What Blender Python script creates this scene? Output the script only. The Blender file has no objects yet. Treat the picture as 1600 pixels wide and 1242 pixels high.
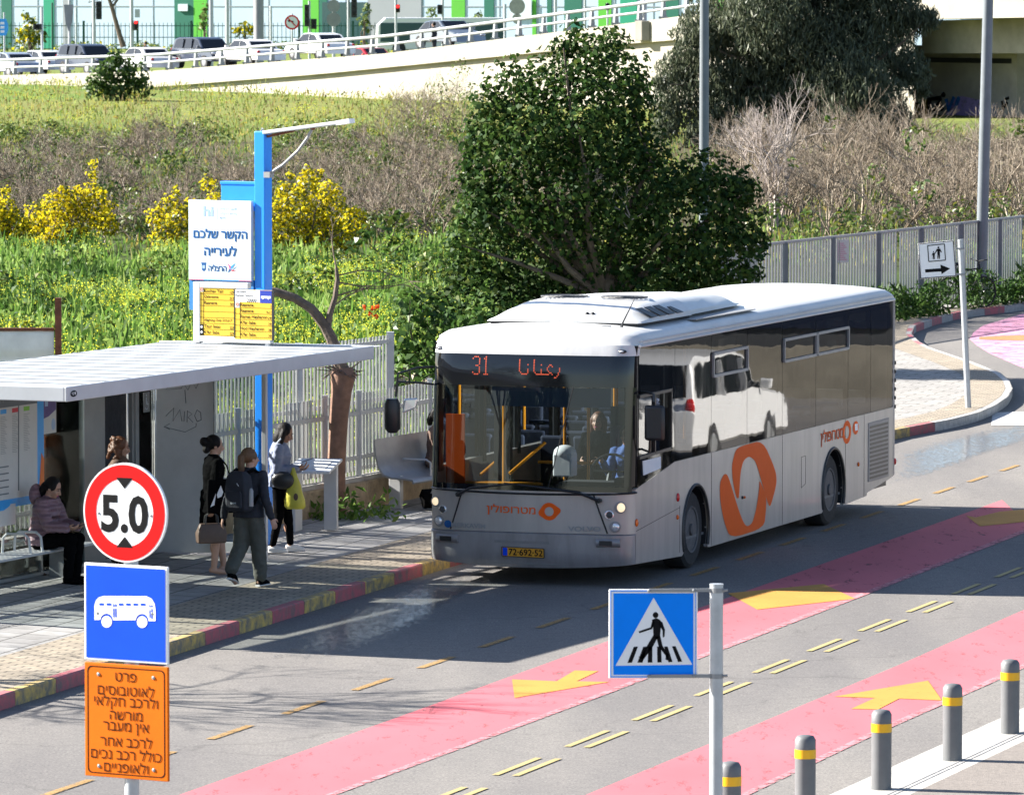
import bpy, math, random
import numpy as np
from mathutils import Vector, Matrix

# ------------------------------------------------------------------ camera, light, exposure
SC = bpy.context.scene
COL = SC.collection
F, PITCH, CH = 9371.3, 0.0670, 7.0007          # focal length in px of a 1600 px wide frame, pitch, camera height
cam = bpy.data.cameras.new("camera")
cam.sensor_width = 36
cam.sensor_fit = 'HORIZONTAL'
cam.lens = 36 * F / 1600
cam.clip_end = 5000
cam.clip_start = 0.5
camo = bpy.data.objects.new("camera", cam)
COL.objects.link(camo)
camo.location = (0, 0, CH)
camo.rotation_euler = (math.pi / 2 - PITCH, 0, 0)
SC.camera = camo
cam.dof.use_dof = True
cam.dof.focus_distance = 66
cam.dof.aperture_fstop = 14.0

TOSUN = Vector((-0.84, 0.21, 0.50)).normalized()
W = bpy.data.worlds.new("World")
SC.world = W
W.use_nodes = True
wn = W.node_tree
sky = wn.nodes.new('ShaderNodeTexSky')
sky.sky_type = 'NISHITA'
sky.sun_disc = False
sky.sun_elevation = math.asin(TOSUN.z)
sky.sun_rotation = math.atan2(TOSUN.x, TOSUN.y)
sky.altitude = 20
sky.air_density = 0.75
sky.dust_density = 0.6
sky.ozone_density = 1.0
bg = wn.nodes['Background']
bg.inputs[1].default_value = 0.065
wn.links.new(sky.outputs[0], bg.inputs[0])
sun = bpy.data.lights.new("sun", 'SUN')
sun.energy = 5.0
sun.angle = math.radians(0.5)
sun.color = (1.0, 0.95, 0.87)
suno = bpy.data.objects.new("sun", sun)
COL.objects.link(suno)
suno.rotation_euler = (-TOSUN).to_track_quat('-Z', 'Y').to_euler()
vs = SC.view_settings
vs.view_transform = 'Standard'
vs.look = 'None'
vs.exposure = 1.92
vs.gamma = 1.0
SC.render.engine = 'CYCLES'
SC.cycles.max_bounces = 7
SC.cycles.transparent_max_bounces = 12
SC.cycles.caustics_reflective = False
SC.cycles.caustics_refractive = False
try:
    SC.cycles.use_denoising = True
except Exception:
    pass

# ------------------------------------------------------------------ where things stand
YAW = 0.3255                                   # bus heading
BX, BY = 1.3963, 70.6128                       # its front left corner


def ray(px, py):
    a = (px - 800) / F
    b = (621 - py) / F
    return Vector((a, math.cos(PITCH) + b * math.sin(PITCH), -math.sin(PITCH) + b * math.cos(PITCH)))


def G(px, py, z=0.0):                          # point of the plane at height z
    d = ray(px, py)
    t = (z - CH) / d.z
    return Vector((d.x * t, d.y * t, z))


def P(px, py, Y):                              # point at distance Y
    d = ray(px, py)
    t = Y / d.y
    return Vector((d.x * t, Y, CH + d.z * t))


FENCE = [(-40, -10), (-9.0, 62.6), (-5.6, 70.5), (-2.02, 78.9), (0.9, 90), (3.2, 108), (4.97, 120.9), (11.66, 136.6), (30, 180), (200, 580)]
FX = np.array([p[0] for p in FENCE], float)
FY = np.array([p[1] for p in FENCE], float)


def zfield(x, y):
    return 0.15 + 0.0075 * np.clip(y - 85, 0, 250) + 0.06 * np.sin(x * 0.31 + 1) * np.sin(y * 0.17)


def zt(x, y):
    x = np.asarray(x, float)
    y = np.asarray(y, float)
    xf = np.interp(y, FY, FX)
    s = np.clip((xf - x - 0.4) / 1.6, 0, 1)
    s = np.maximum(s, np.clip((y - 150) / 12, 0, 1))
    s = s * s * (3 - 2 * s)
    z = zfield(x, y) * s - 0.04 * (1 - s)
    pl = np.clip((y - 345) / 10, 0, 1)
    return z * (1 - pl) + 2.45 * pl


def GT(px, py):                                # point of the field
    d = ray(px, py)
    lo = None
    for Y in np.arange(84, 420, 0.5):
        p = d * (Y / d.y)
        z = CH + p.z
        if z <= float(zt(p.x, Y)):
            return Vector((p.x, Y, float(zt(p.x, Y))))
    p = d * (350 / d.y)
    return Vector((p.x, 350, 2.4))


# ------------------------------------------------------------------ materials
def newmat(name):
    m = bpy.data.materials.new(name)
    m.use_nodes = True
    nt = m.node_tree
    return m, nt, nt.nodes['Principled BSDF']


def lin(c):
    return (c[0], c[1], c[2], 1)


def mat(name, col, rough=0.6, metal=0.0, var=0.12, scale=6.0, bump=0.0, bscale=80.0, coat=0.0, spec=0.5, dirt=None, streak=None, pos=(.3, .7)):
    m, nt, b = newmat(name)
    b.inputs['Roughness'].default_value = rough
    b.inputs['Metallic'].default_value = metal
    b.inputs['Specular IOR Level'].default_value = spec
    b.inputs['Coat Weight'].default_value = coat
    b.inputs['Coat Roughness'].default_value = 0.05
    tc = nt.nodes.new('ShaderNodeTexCoord')
    if var > 0:
        n = nt.nodes.new('ShaderNodeTexNoise')
        n.inputs['Scale'].default_value = scale
        n.inputs['Detail'].default_value = 6
        n.inputs['Roughness'].default_value = 0.65
        if streak:
            mp = nt.nodes.new('ShaderNodeMapping')
            mp.inputs['Scale'].default_value = streak
            nt.links.new(tc.outputs['Object'], mp.inputs['Vector'])
            nt.links.new(mp.outputs[0], n.inputs['Vector'])
        else:
            nt.links.new(tc.outputs['Object'], n.inputs['Vector'])
        r = nt.nodes.new('ShaderNodeValToRGB')
        r.color_ramp.elements[0].position = pos[0]
        r.color_ramp.elements[1].position = pos[1]
        lo = dirt if dirt else tuple(max(0, c * (1 - var)) for c in col)
        r.color_ramp.elements[0].color = lin(lo)
        r.color_ramp.elements[1].color = lin(tuple(min(1, c * (1 + var * .6)) for c in col))
        nt.links.new(n.outputs['Fac'], r.inputs[0])
        nt.links.new(r.outputs[0], b.inputs['Base Color'])
    else:
        b.inputs['Base Color'].default_value = lin(col)
    if bump > 0:
        n2 = nt.nodes.new('ShaderNodeTexNoise')
        n2.inputs['Scale'].default_value = bscale
        n2.inputs['Detail'].default_value = 4
        nt.links.new(tc.outputs['Object'], n2.inputs['Vector'])
        bp = nt.nodes.new('ShaderNodeBump')
        bp.inputs['Strength'].default_value = bump
        bp.inputs['Distance'].default_value = 0.02
        nt.links.new(n2.outputs['Fac'], bp.inputs['Height'])
        nt.links.new(bp.outputs[0], b.inputs['Normal'])
    return m


def emit(name, col, s):
    m, nt, b = newmat(name)
    b.inputs['Base Color'].default_value = lin(col)
    b.inputs['Emission Color'].default_value = lin(col)
    b.inputs['Emission Strength'].default_value = s
    return m


def glass(name, tint=(1, 1, 1), trans=0.8, rough=0.02, ior=1.5, wav=0.0):
    """window pane: part lets light straight through, the rest mirrors by Fresnel"""
    m, nt, b = newmat(name)
    nt.nodes.remove(b)
    out = nt.nodes['Material Output']
    fr = nt.nodes.new('ShaderNodeFresnel')
    fr.inputs['IOR'].default_value = ior
    tr = nt.nodes.new('ShaderNodeBsdfTransparent')
    tr.inputs[0].default_value = lin(tuple(c * trans for c in tint))
    gl = nt.nodes.new('ShaderNodeBsdfGlossy')
    gl.inputs['Roughness'].default_value = rough
    mx = nt.nodes.new('ShaderNodeMixShader')
    nt.links.new(fr.outputs[0], mx.inputs[0])
    nt.links.new(tr.outputs[0], mx.inputs[1])
    nt.links.new(gl.outputs[0], mx.inputs[2])
    nt.links.new(mx.outputs[0], out.inputs[0])
    if wav > 0:
        tc = nt.nodes.new('ShaderNodeTexCoord')
        n = nt.nodes.new('ShaderNodeTexNoise')
        n.inputs['Scale'].default_value = 1.3
        n.inputs['Detail'].default_value = 1.5
        nt.links.new(tc.outputs['Object'], n.inputs['Vector'])
        bp = nt.nodes.new('ShaderNodeBump')
        bp.inputs['Strength'].default_value = wav
        bp.inputs['Distance'].default_value = 0.05
        nt.links.new(n.outputs['Fac'], bp.inputs['Height'])
        nt.links.new(bp.outputs[0], gl.inputs['Normal'])
    return m


def leafmat(name, cols, trans=0.35, rough=0.45, spec=0.35):
    m, nt, b = newmat(name)
    out = nt.nodes['Material Output']
    geo = nt.nodes.new('ShaderNodeNewGeometry')
    r = nt.nodes.new('ShaderNodeValToRGB')
    cr = r.color_ramp
    cr.elements[0].color = lin(cols[0])
    cr.elements[0].position = 0.0
    cr.elements[1].color = lin(cols[-1])
    cr.elements[1].position = 1.0
    for i, c in enumerate(cols[1:-1]):
        e = cr.elements.new((i + 1) / (len(cols) - 1))
        e.color = lin(c)
    nt.links.new(geo.outputs['Random Per Island'], r.inputs[0])
    nt.links.new(r.outputs[0], b.inputs['Base Color'])
    b.inputs['Roughness'].default_value = rough
    b.inputs['Specular IOR Level'].default_value = spec
    tl = nt.nodes.new('ShaderNodeBsdfTranslucent')
    nt.links.new(r.outputs[0], tl.inputs[0])
    mx = nt.nodes.new('ShaderNodeMixShader')
    mx.inputs[0].default_value = trans
    nt.links.new(b.outputs[0], mx.inputs[1])
    nt.links.new(tl.outputs[0], mx.inputs[2])
    nt.links.new(mx.outputs[0], out.inputs[0])
    return m


def asphalt_mat():
    m, nt, b = newmat("asphalt")
    N, L = nt.nodes.new, nt.links.new
    tc = N('ShaderNodeTexCoord')
    fine = N('ShaderNodeTexNoise'); fine.inputs['Scale'].default_value = 38; fine.inputs['Detail'].default_value = 8; fine.inputs['Roughness'].default_value = .8
    big = N('ShaderNodeTexNoise'); big.inputs['Scale'].default_value = .35; big.inputs['Detail'].default_value = 5
    L(tc.outputs['Object'], fine.inputs['Vector'])
    mp = N('ShaderNodeMapping'); mp.inputs['Rotation'].default_value = (0, 0, 0.3); mp.inputs['Scale'].default_value = (1.6, .35, 1)
    L(tc.outputs['Object'], mp.inputs['Vector']); L(mp.outputs[0], big.inputs['Vector'])
    r1 = N('ShaderNodeValToRGB'); r1.color_ramp.elements[0].position = .40; r1.color_ramp.elements[1].position = .60
    r1.color_ramp.elements[0].color = (.125, .12, .117, 1); r1.color_ramp.elements[1].color = (.26, .245, .23, 1)
    L(fine.outputs['Fac'], r1.inputs[0])
    r2 = N('ShaderNodeValToRGB'); r2.color_ramp.elements[0].position = .35; r2.color_ramp.elements[1].position = .65
    r2.color_ramp.elements[0].color = (.80, .80, .82, 1); r2.color_ramp.elements[1].color = (1.06, 1.05, 1.03, 1)
    L(big.outputs['Fac'], r2.inputs[0])
    mu = N('ShaderNodeMixRGB'); mu.blend_type = 'MULTIPLY'; mu.inputs[0].default_value = 1
    L(r1.outputs[0], mu.inputs[1]); L(r2.outputs[0], mu.inputs[2])
    # thin cracks
    vo = N('ShaderNodeTexVoronoi'); vo.feature = 'DISTANCE_TO_EDGE'; vo.inputs['Scale'].default_value = .28
    ds = N('ShaderNodeTexNoise'); ds.inputs['Scale'].default_value = 1.2; ds.inputs['Detail'].default_value = 5
    L(tc.outputs['Object'], ds.inputs['Vector'])
    ad = N('ShaderNodeVectorMath'); ad.operation = 'MULTIPLY_ADD'; ad.inputs[1].default_value = (1.2, 1.2, 0)
    L(ds.outputs['Color'], ad.inputs[0]); L(tc.outputs['Object'], ad.inputs[2]); L(ad.outputs[0], vo.inputs['Vector'])
    cr = N('ShaderNodeValToRGB'); cr.color_ramp.elements[0].position = 0.0; cr.color_ramp.elements[1].position = .006
    cr.color_ramp.elements[0].color = (.78, .78, .78, 1); cr.color_ramp.elements[1].color = (1, 1, 1, 1)
    L(vo.outputs['Distance'], cr.inputs[0])
    mid = N('ShaderNodeTexNoise'); mid.inputs['Scale'].default_value = 7; mid.inputs['Detail'].default_value = 10; mid.inputs['Roughness'].default_value = .85
    L(tc.outputs['Object'], mid.inputs['Vector'])
    r3 = N('ShaderNodeValToRGB'); r3.color_ramp.elements[0].position = .34; r3.color_ramp.elements[1].position = .66
    r3.color_ramp.elements[0].color = (.80, .80, .80, 1); r3.color_ramp.elements[1].color = (1.16, 1.15, 1.13, 1)
    L(mid.outputs['Fac'], r3.inputs[0])
    mu3 = N('ShaderNodeMixRGB'); mu3.blend_type = 'MULTIPLY'; mu3.inputs[0].default_value = 1
    L(mu.outputs[0], mu3.inputs[1]); L(r3.outputs[0], mu3.inputs[2])
    mu2 = N('ShaderNodeMixRGB'); mu2.blend_type = 'MULTIPLY'; mu2.inputs[0].default_value = 1
    L(mu3.outputs[0], mu2.inputs[1]); L(cr.outputs[0], mu2.inputs[2])
    L(mu2.outputs[0], b.inputs['Base Color'])
    b.inputs['Roughness'].default_value = .88
    b.inputs['Specular IOR Level'].default_value = .25
    bp = N('ShaderNodeBump'); bp.inputs['Strength'].default_value = .5; bp.inputs['Distance'].default_value = .01
    L(fine.outputs['Fac'], bp.inputs['Height']); L(bp.outputs[0], b.inputs['Normal'])
    return m


def worn_paint(name, col, cover=0.62, scale=14, rough=.8, stretch=(1, 1, 1), rot=0.0, hole=None):
    """road paint with bare, rubbed patches: transparent where worn"""
    m, nt, b = newmat(name)
    N, L = nt.nodes.new, nt.links.new
    out = nt.nodes['Material Output']
    tc = N('ShaderNodeTexCoord')
    mp = N('ShaderNodeMapping'); mp.inputs['Rotation'].default_value = (0, 0, rot); mp.inputs['Scale'].default_value = stretch
    L(tc.outputs['Object'], mp.inputs['Vector'])
    n = N('ShaderNodeTexNoise'); n.inputs['Scale'].default_value = scale; n.inputs['Detail'].default_value = 8; n.inputs['Roughness'].default_value = .75
    L(mp.outputs[0], n.inputs['Vector'])
    r = N('ShaderNodeValToRGB'); r.color_ramp.elements[0].position = cover; r.color_ramp.elements[1].position = cover + .14
    r.color_ramp.elements[0].color = (0, 0, 0, 1); r.color_ramp.elements[1].color = (1, 1, 1, 1)
    L(n.outputs['Fac'], r.inputs[0])
    n2 = N('ShaderNodeTexNoise'); n2.inputs['Scale'].default_value = 1.1; n2.inputs['Detail'].default_value = 6
    L(mp.outputs[0], n2.inputs['Vector'])
    r2 = N('ShaderNodeValToRGB'); r2.color_ramp.elements[0].position = .3; r2.color_ramp.elements[1].position = .7
    r2.color_ramp.elements[0].color = lin(tuple(c * .88 for c in col)); r2.color_ramp.elements[1].color = lin(tuple(min(1, c * 1.08) for c in col))
    L(n2.outputs['Fac'], r2.inputs[0]); L(r2.outputs[0], b.inputs['Base Color'])
    b.inputs['Roughness'].default_value = rough
    b.inputs['Specular IOR Level'].default_value = .3
    tr = N('ShaderNodeBsdfTransparent')
    mx = N('ShaderNodeMixShader')
    L(r.outputs[0], mx.inputs[0]); L(b.outputs[0], mx.inputs[1]); L(tr.outputs[0], mx.inputs[2]); L(mx.outputs[0], out.inputs[0])
    return m


def paver_mat(name, c1, c2, mortar, w, h, rot=0.29, ms=.008, off=.5, rough=.85):
    m, nt, b = newmat(name)
    N, L = nt.nodes.new, nt.links.new
    tc = N('ShaderNodeTexCoord')
    mp = N('ShaderNodeMapping'); mp.inputs['Rotation'].default_value = (0, 0, rot)
    L(tc.outputs['Object'], mp.inputs['Vector'])
    br = N('ShaderNodeTexBrick')
    br.inputs['Color1'].default_value = lin(c1); br.inputs['Color2'].default_value = lin(c2); br.inputs['Mortar'].default_value = lin(mortar)
    br.inputs['Scale'].default_value = 1; br.inputs['Mortar Size'].default_value = ms; br.inputs['Brick Width'].default_value = w; br.inputs['Row Height'].default_value = h
    br.offset = off
    L(mp.outputs[0], br.inputs['Vector'])
    n = N('ShaderNodeTexNoise'); n.inputs['Scale'].default_value = 3; n.inputs['Detail'].default_value = 9; n.inputs['Roughness'].default_value = .7
    L(tc.outputs['Object'], n.inputs['Vector'])
    r = N('ShaderNodeValToRGB'); r.color_ramp.elements[0].position = .3; r.color_ramp.elements[1].position = .65
    r.color_ramp.elements[0].color = (.68, .67, .66, 1); r.color_ramp.elements[1].color = (1.05, 1.05, 1.05, 1)
    L(n.outputs['Fac'], r.inputs[0])
    mu = N('ShaderNodeMixRGB'); mu.blend_type = 'MULTIPLY'; mu.inputs[0].default_value = 1
    L(br.outputs['Color'], mu.inputs[1]); L(r.outputs[0], mu.inputs[2]); L(mu.outputs[0], b.inputs['Base Color'])
    b.inputs['Roughness'].default_value = rough
    b.inputs['Specular IOR Level'].default_value = .3
    bp = N('ShaderNodeBump'); bp.inputs['Strength'].default_value = .6; bp.inputs['Distance'].default_value = .01; bp.invert = True
    L(br.outputs['Fac'], bp.inputs['Height']); L(bp.outputs[0], b.inputs['Normal'])
    return m


def field_mat():
    m, nt, b = newmat("field_soil_and_grass")
    N, L = nt.nodes.new, nt.links.new
    tc = N('ShaderNodeTexCoord')
    sp = N('ShaderNodeSeparateXYZ'); L(tc.outputs['Object'], sp.inputs[0])
    n = N('ShaderNodeTexNoise'); n.inputs['Scale'].default_value = .10; n.inputs['Detail'].default_value = 7
    L(tc.outputs['Object'], n.inputs['Vector'])
    ad = N('ShaderNodeMath'); ad.operation = 'MULTIPLY_ADD'; ad.inputs[1].default_value = 90
    L(n.outputs['Fac'], ad.inputs[0]); L(sp.outputs['Y'], ad.inputs[2])
    mr = N('ShaderNodeMapRange'); mr.inputs['From Min'].default_value = 130; mr.inputs['From Max'].default_value = 390
    L(ad.outputs[0], mr.inputs['Value'])
    r = N('ShaderNodeValToRGB'); cr = r.color_ramp
    cr.elements[0].position = 0; cr.elements[0].color = (.055, .085, .022, 1)
    cr.elements[1].position = 1; cr.elements[1].color = (.16, .20, .05, 1)
    for p_, c in ((.22, (.05, .075, .02, 1)), (.30, (.055, .05, .03, 1)), (.42, (.07, .075, .03, 1)), (.55, (.085, .075, .045, 1)), (.66, (.14, .18, .045, 1)), (.8, (.19, .20, .06, 1)), (.9, (.12, .19, .04, 1))):
        e = cr.elements.new(p_); e.color = c
    L(mr.outputs[0], r.inputs[0])
    n2 = N('ShaderNodeTexNoise'); n2.inputs['Scale'].default_value = 1.4; n2.inputs['Detail'].default_value = 10; n2.inputs['Roughness'].default_value = .75
    L(tc.outputs['Object'], n2.inputs['Vector'])
    r2 = N('ShaderNodeValToRGB'); r2.color_ramp.elements[0].position = .3; r2.color_ramp.elements[1].position = .7
    r2.color_ramp.elements[0].color = (.55, .55, .55, 1); r2.color_ramp.elements[1].color = (1.25, 1.25, 1.2, 1)
    L(n2.outputs['Fac'], r2.inputs[0])
    mu = N('ShaderNodeMixRGB'); mu.blend_type = 'MULTIPLY'; mu.inputs[0].default_value = 1
    L(r.outputs[0], mu.inputs[1]); L(r2.outputs[0], mu.inputs[2]); L(mu.outputs[0], b.inputs['Base Color'])
    b.inputs['Roughness'].default_value = .95
    b.inputs['Specular IOR Level'].default_value = .1
    return m


M = {}
M['asphalt'] = asphalt_mat()
M['field'] = field_mat()
M['pink'] = worn_paint('pink_lane_paint', (.52, .125, .145), .57, 6, stretch=(1, .25, 1), rot=.3)
M['pinkpale'] = worn_paint('faded_pink_paint', (.62, .30, .42), .50, 3)
M['yellowpaint'] = worn_paint('yellow_road_paint', (.38, .31, .14), .57, 30)
M['orangepaint'] = worn_paint('ochre_arrow_paint', (.46, .235, .045), .60, 18)
M['dullpaint'] = worn_paint('worn_ochre_dash_paint', (.34, .21, .08), .50, 22)
M['edgepaint'] = worn_paint('rubbed_pale_pink_paint', (.57, .22, .24), .47, 9)
M['whitepaint'] = worn_paint('white_road_paint', (.52, .52, .51), .60, 16)
M['paver_cream'] = paver_mat('cream_pavers', (.41, .35, .265), (.33, .285, .225), (.15, .13, .105), .24, .12, ms=.012)
M['paver_grey'] = paver_mat('grey_paving_slabs', (.36, .355, .345), (.29, .285, .28), (.11, .108, .105), .40, .40, off=0, ms=.012)
M['paver_light'] = paver_mat('pale_island_pavers', (.37, .355, .33), (.31, .30, .285), (.14, .13, .12), .60, .30, ms=.014)
M['kerb_grey'] = mat('kerb_concrete', (.33, .32, .31), .85, var=.25, scale=8, bump=.2)
M['kerb_red'] = mat('kerb_red_paint', (.36, .085, .10), .8, var=.4, scale=7, dirt=(.20, .13, .125), pos=(.34, .58))
M['kerb_yellow'] = mat('kerb_yellow_paint', (.44, .30, .08), .8, var=.5, scale=7, dirt=(.20, .17, .125), pos=(.40, .62))
M['kerb_white'] = mat('kerb_white_paint', (.48, .47, .45), .75, var=.35, scale=9)
M['concrete_white'] = mat('pale_concrete', (.42, .405, .375), .9, var=.3, scale=2.5, bump=.15, bscale=20)
M['near_path'] = mat('brown_grey_path', (.20, .175, .155), .92, var=.25, scale=20, bump=.3)
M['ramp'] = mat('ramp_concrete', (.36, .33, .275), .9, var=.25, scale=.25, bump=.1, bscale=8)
M['ramp_dark'] = mat('dark_concrete', (.25, .23, .20), .9, var=.3, scale=.6, bump=.1, bscale=8)  # darker tone of the ramp concrete, on girder and lamp console
M['rail_steel'] = mat('galvanised_rail', (.27, .275, .28), .55, metal=.3, var=.15, scale=2)
M['steel_grey'] = mat('grey_painted_steel', (.27, .285, .295), .42, metal=.2, var=.08, scale=4)
M['steel_light'] = mat('light_grey_painted_steel', (.50, .51, .52), .45, metal=.1, var=.08, scale=4)
M['fence_grey'] = mat('light_grey_fence_paint', (.43, .435, .42), .55, var=.10, scale=3)
M['fence_dark'] = mat('blue_grey_fence_paint', (.15, .17, .19), .5, var=.15, scale=3)
M['fence_slat'] = mat('zinc_slats', (.34, .345, .34), .5, metal=.3, var=.15, scale=3)
M['white_metal'] = mat('white_painted_metal', (.50, .52, .54), .4, var=.08, scale=3)
M['white_sheet'] = mat('off_white_sheet_metal', (.66, .66, .64), .5, var=.16, scale=2.5)
M['rust'] = mat('rusty_steel', (.16, .055, .03), .9, var=.4, scale=14, bump=.3)
M['stone'] = mat('sandy_stone', (.36, .28, .18), .92, var=.4, scale=5, bump=.6, bscale=14)
M['post_blue'] = mat('bright_blue_paint', (.008, .25, .86), .4, var=.06, scale=3)
M['blue_flag'] = mat('mid_blue_panel', (.03, .20, .52), .45, var=.06, scale=3)
M['board_white'] = mat('white_sign_board', (.60, .67, .73), .5, var=.03, scale=4, spec=.2)
M['white_film'] = mat('white_reflective_film', (.80, .81, .82), .5, var=.03, scale=8, spec=.2)
M['red_film'] = mat('red_reflective_film', (.66, .003, .004), .6, var=.10, scale=4, spec=.12)
M['black_film'] = mat('black_film', (.008, .008, .009), .7, var=0, spec=.08)
M['blue_film'] = mat('blue_reflective_film', (.003, .065, .70), .6, var=.10, scale=3, spec=.12)
M['crossing_blue'] = mat('light_blue_reflective_film', (.001, .235, .95), .6, var=.05, scale=6, spec=.12)
M['orange_film'] = mat('orange_reflective_film', (.66, .135, .003), .6, var=.10, scale=3, spec=.12)
M['galv'] = mat('galvanised_pole', (.44, .46, .48), .45, metal=.4, var=.15, scale=6)
M['bollard'] = mat('grey_bollard_paint', (.125, .13, .135), .55, var=.12, scale=9)
M['bollard_yellow'] = mat('yellow_reflective_band', (.80, .42, .004), .4, var=.06, scale=9)
M['yellow_board'] = mat('yellow_timetable_board', (.72, .46, .03), .45, var=.04, scale=6)
M['navy_ink'] = mat('navy_ink', (.022, .10, .28), .7, var=0, spec=.1)
M['pale_ink'] = mat('faded_blue_ink', (.30, .42, .60), .5, var=0)
M['dark_ink'] = mat('dark_ink', (.012, .012, .014), .7, var=0, spec=.1)
M['brown_ink'] = mat('dark_brown_ink', (.035, .010, .003), .7, var=0, spec=.1)
M['dial_blue'] = mat('deep_blue_panel', (.01, .03, .30), .45, var=0)
M['cyan_frame'] = mat('sky_blue_frame', (.04, .33, .75), .4, var=.04)
M['paper'] = mat('printed_paper', (.56, .56, .54), .6, var=.05, scale=5)
M['poster_violet'] = mat('violet_poster', (.10, .06, .22), .5, var=.2, scale=12)
M['poster_grey'] = mat('slate_print', (.12, .14, .16), .5, var=.05)
M['orange_print'] = mat('orange_print', (.70, .17, .03), .5, var=.06)
M['red_print'] = mat('red_print', (.55, .04, .06), .5, var=0)
M['green_print'] = mat('green_print', (.20, .50, .05), .5, var=0)
M['magenta_print'] = mat('magenta_print', (.50, .08, .22), .5, var=0)
# bus
M['bus_silver'] = mat('silver_bus_paint', (.37, .35, .33), .4, metal=.2, var=.16, scale=3.0, coat=.2, streak=(1, 1.6, .22), pos=(.25, .6))
M['bus_bumper'] = mat('grey_bumper_paint', (.25, .245, .255), .38, metal=.25, var=.20, scale=3, coat=.2, streak=(1.5, 1, .4), pos=(.3, .6))
M['bus_white'] = mat('white_bus_roof_paint', (.56, .56, .55), .4, var=.12, scale=2.5, coat=.1, streak=(2.5, .5, 1), pos=(.25, .55))
M['bus_grille'] = mat('grey_louvre', (.22, .22, .225), .5, var=.1)
M['black_plastic'] = mat('black_plastic', (.014, .015, .017), .42, var=.1)
M['rubber'] = mat('tyre_rubber', (.022, .022, .023), .85, var=.35, scale=14, bump=.2)
M['hub'] = mat('dusty_steel_hub', (.10, .10, .105), .7, metal=.2, var=.3, scale=10)
M['orange_logo'] = mat('orange_vinyl', (.80, .115, .010), .6, var=.05, scale=3, spec=.15)
M['bus_glass'] = glass('dark_tinted_bus_glass', (.5, .55, .6), .22, .02, 1.72, wav=.045)
M['bus_windshield'] = glass('windscreen_glass', (.80, .90, .95), .54, .01, 1.55, wav=.03)
M['shelter_glass'] = glass('shelter_glass', (.92, .96, .95), .84, .02, 1.12)
M['black_glass'] = mat('black_gloss_band', (.008, .009, .011), .06, var=0, spec=.6)
M['led_dark'] = mat('dark_display', (.01, .011, .011), .25, var=0)
M['led'] = emit('orange_red_led', (.6, .08, .025), 0.10)
M['lamp_on'] = emit('lit_headlamp', (1.0, .80, .52), 0.22)
M['lamp_glass'] = mat('clear_lamp', (.72, .73, .75), .12, metal=.5, var=0)
M['amber'] = mat('amber_lamp', (.70, .13, .01), .25, var=0)
M['red_lamp'] = mat('red_lamp', (.50, .012, .012), .2, var=0)
M['traffic_red'] = emit('lit_red_signal', (1.0, .02, .02), 1.0)
M['plate_yellow'] = mat('yellow_number_plate', (.66, .31, .015), .4, var=.04)
M['handrail'] = mat('orange_yellow_handrail', (.74, .29, .015), .35, var=.03)
M['seat_cloth'] = mat('dark_blue_seat', (.025, .035, .07), .8, var=.2, scale=20)
M['interior'] = mat('grey_interior_panel', (.13, .135, .145), .6, var=.06)
M['interior_dark'] = mat('dark_interior_panel', (.05, .053, .058), .6, var=.1)
M['visor'] = mat('blue_grey_sun_blind', (.12, .17, .25), .7, var=.04)
# people
M['skin'] = mat('skin', (.46, .27, .19), .55, var=.08, scale=12)
M['skin_tan'] = mat('tan_skin', (.34, .185, .12), .55, var=.08, scale=12)
M['hair_black'] = mat('black_hair', (.007, .006, .006), .6, var=.3, scale=40, bump=.4, spec=.2)
M['hair_fair'] = mat('fair_brown_hair', (.13, .07, .032), .6, var=.35, scale=40, bump=.4)
M['hair_auburn'] = mat('auburn_hair', (.13, .045, .016), .5, var=.35, scale=40, bump=.4)
M['cloth_black'] = mat('black_cloth', (.0045, .0045, .005), .9, var=.3, scale=9, bump=.25, bscale=22, spec=.02)
M['cloth_navy'] = mat('blue_black_cloth', (.014, .017, .026), .8, var=.3, scale=9, bump=.25, bscale=22)
M['cloth_olive'] = mat('grey_olive_cloth', (.075, .078, .066), .85, var=.2, scale=7, bump=.35, bscale=14)
M['cloth_mauve'] = mat('mauve_quilted_nylon', (.22, .135, .165), .5, var=.12, scale=8, bump=.3, bscale=20)
M['cloth_bluegrey'] = mat('blue_grey_sweatshirt', (.20, .23, .32), .85, var=.12, scale=9, bump=.25, bscale=22)
M['cloth_brown'] = mat('brown_cloth', (.13, .075, .05), .85, var=.2, scale=9, bump=.2)
M['shoe_white'] = mat('white_shoe', (.70, .70, .70), .6, var=.06)
M['bag_brown'] = mat('taupe_leather', (.10, .062, .045), .5, var=.15, scale=20)
M['bag_yellow'] = mat('yellow_plastic_bag', (.50, .48, .06), .45, var=.12, scale=9, bump=.5, bscale=14)
M['fur'] = mat('beige_fur', (.20, .13, .10), .95, var=.4, scale=60, bump=.6)
# plants
M['bark'] = mat('grey_brown_bark', (.14, .105, .08), .9, var=.4, scale=9, bump=.7, bscale=18)
M['bark_red'] = mat('red_brown_trunk', (.22, .125, .085), .9, var=.35, scale=7, bump=.8, bscale=14)
M['twig'] = leafmat('dry_twigs', [(.06, .045, .030), (.20, .16, .115), (.42, .36, .29), (.11, .08, .055), (.28, .23, .175)], .0, .9, .1)
M['twig_pale'] = leafmat('pale_bare_twigs', [(.28, .24, .22), (.46, .41, .38), (.35, .29, .26)], .0, .9, .1)
M['leaf_fig'] = leafmat('dark_broad_leaves', [(.012, .032, .010), (.022, .055, .014), (.040, .085, .018), (.075, .13, .026), (.016, .042, .012), (.11, .14, .03)], .30, .6, .12)
M['leaf_euc'] = leafmat('grey_green_drooping_leaves', [(.030, .045, .028), (.075, .095, .055), (.15, .165, .10), (.05, .066, .04)], .3, .5, .3)
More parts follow.
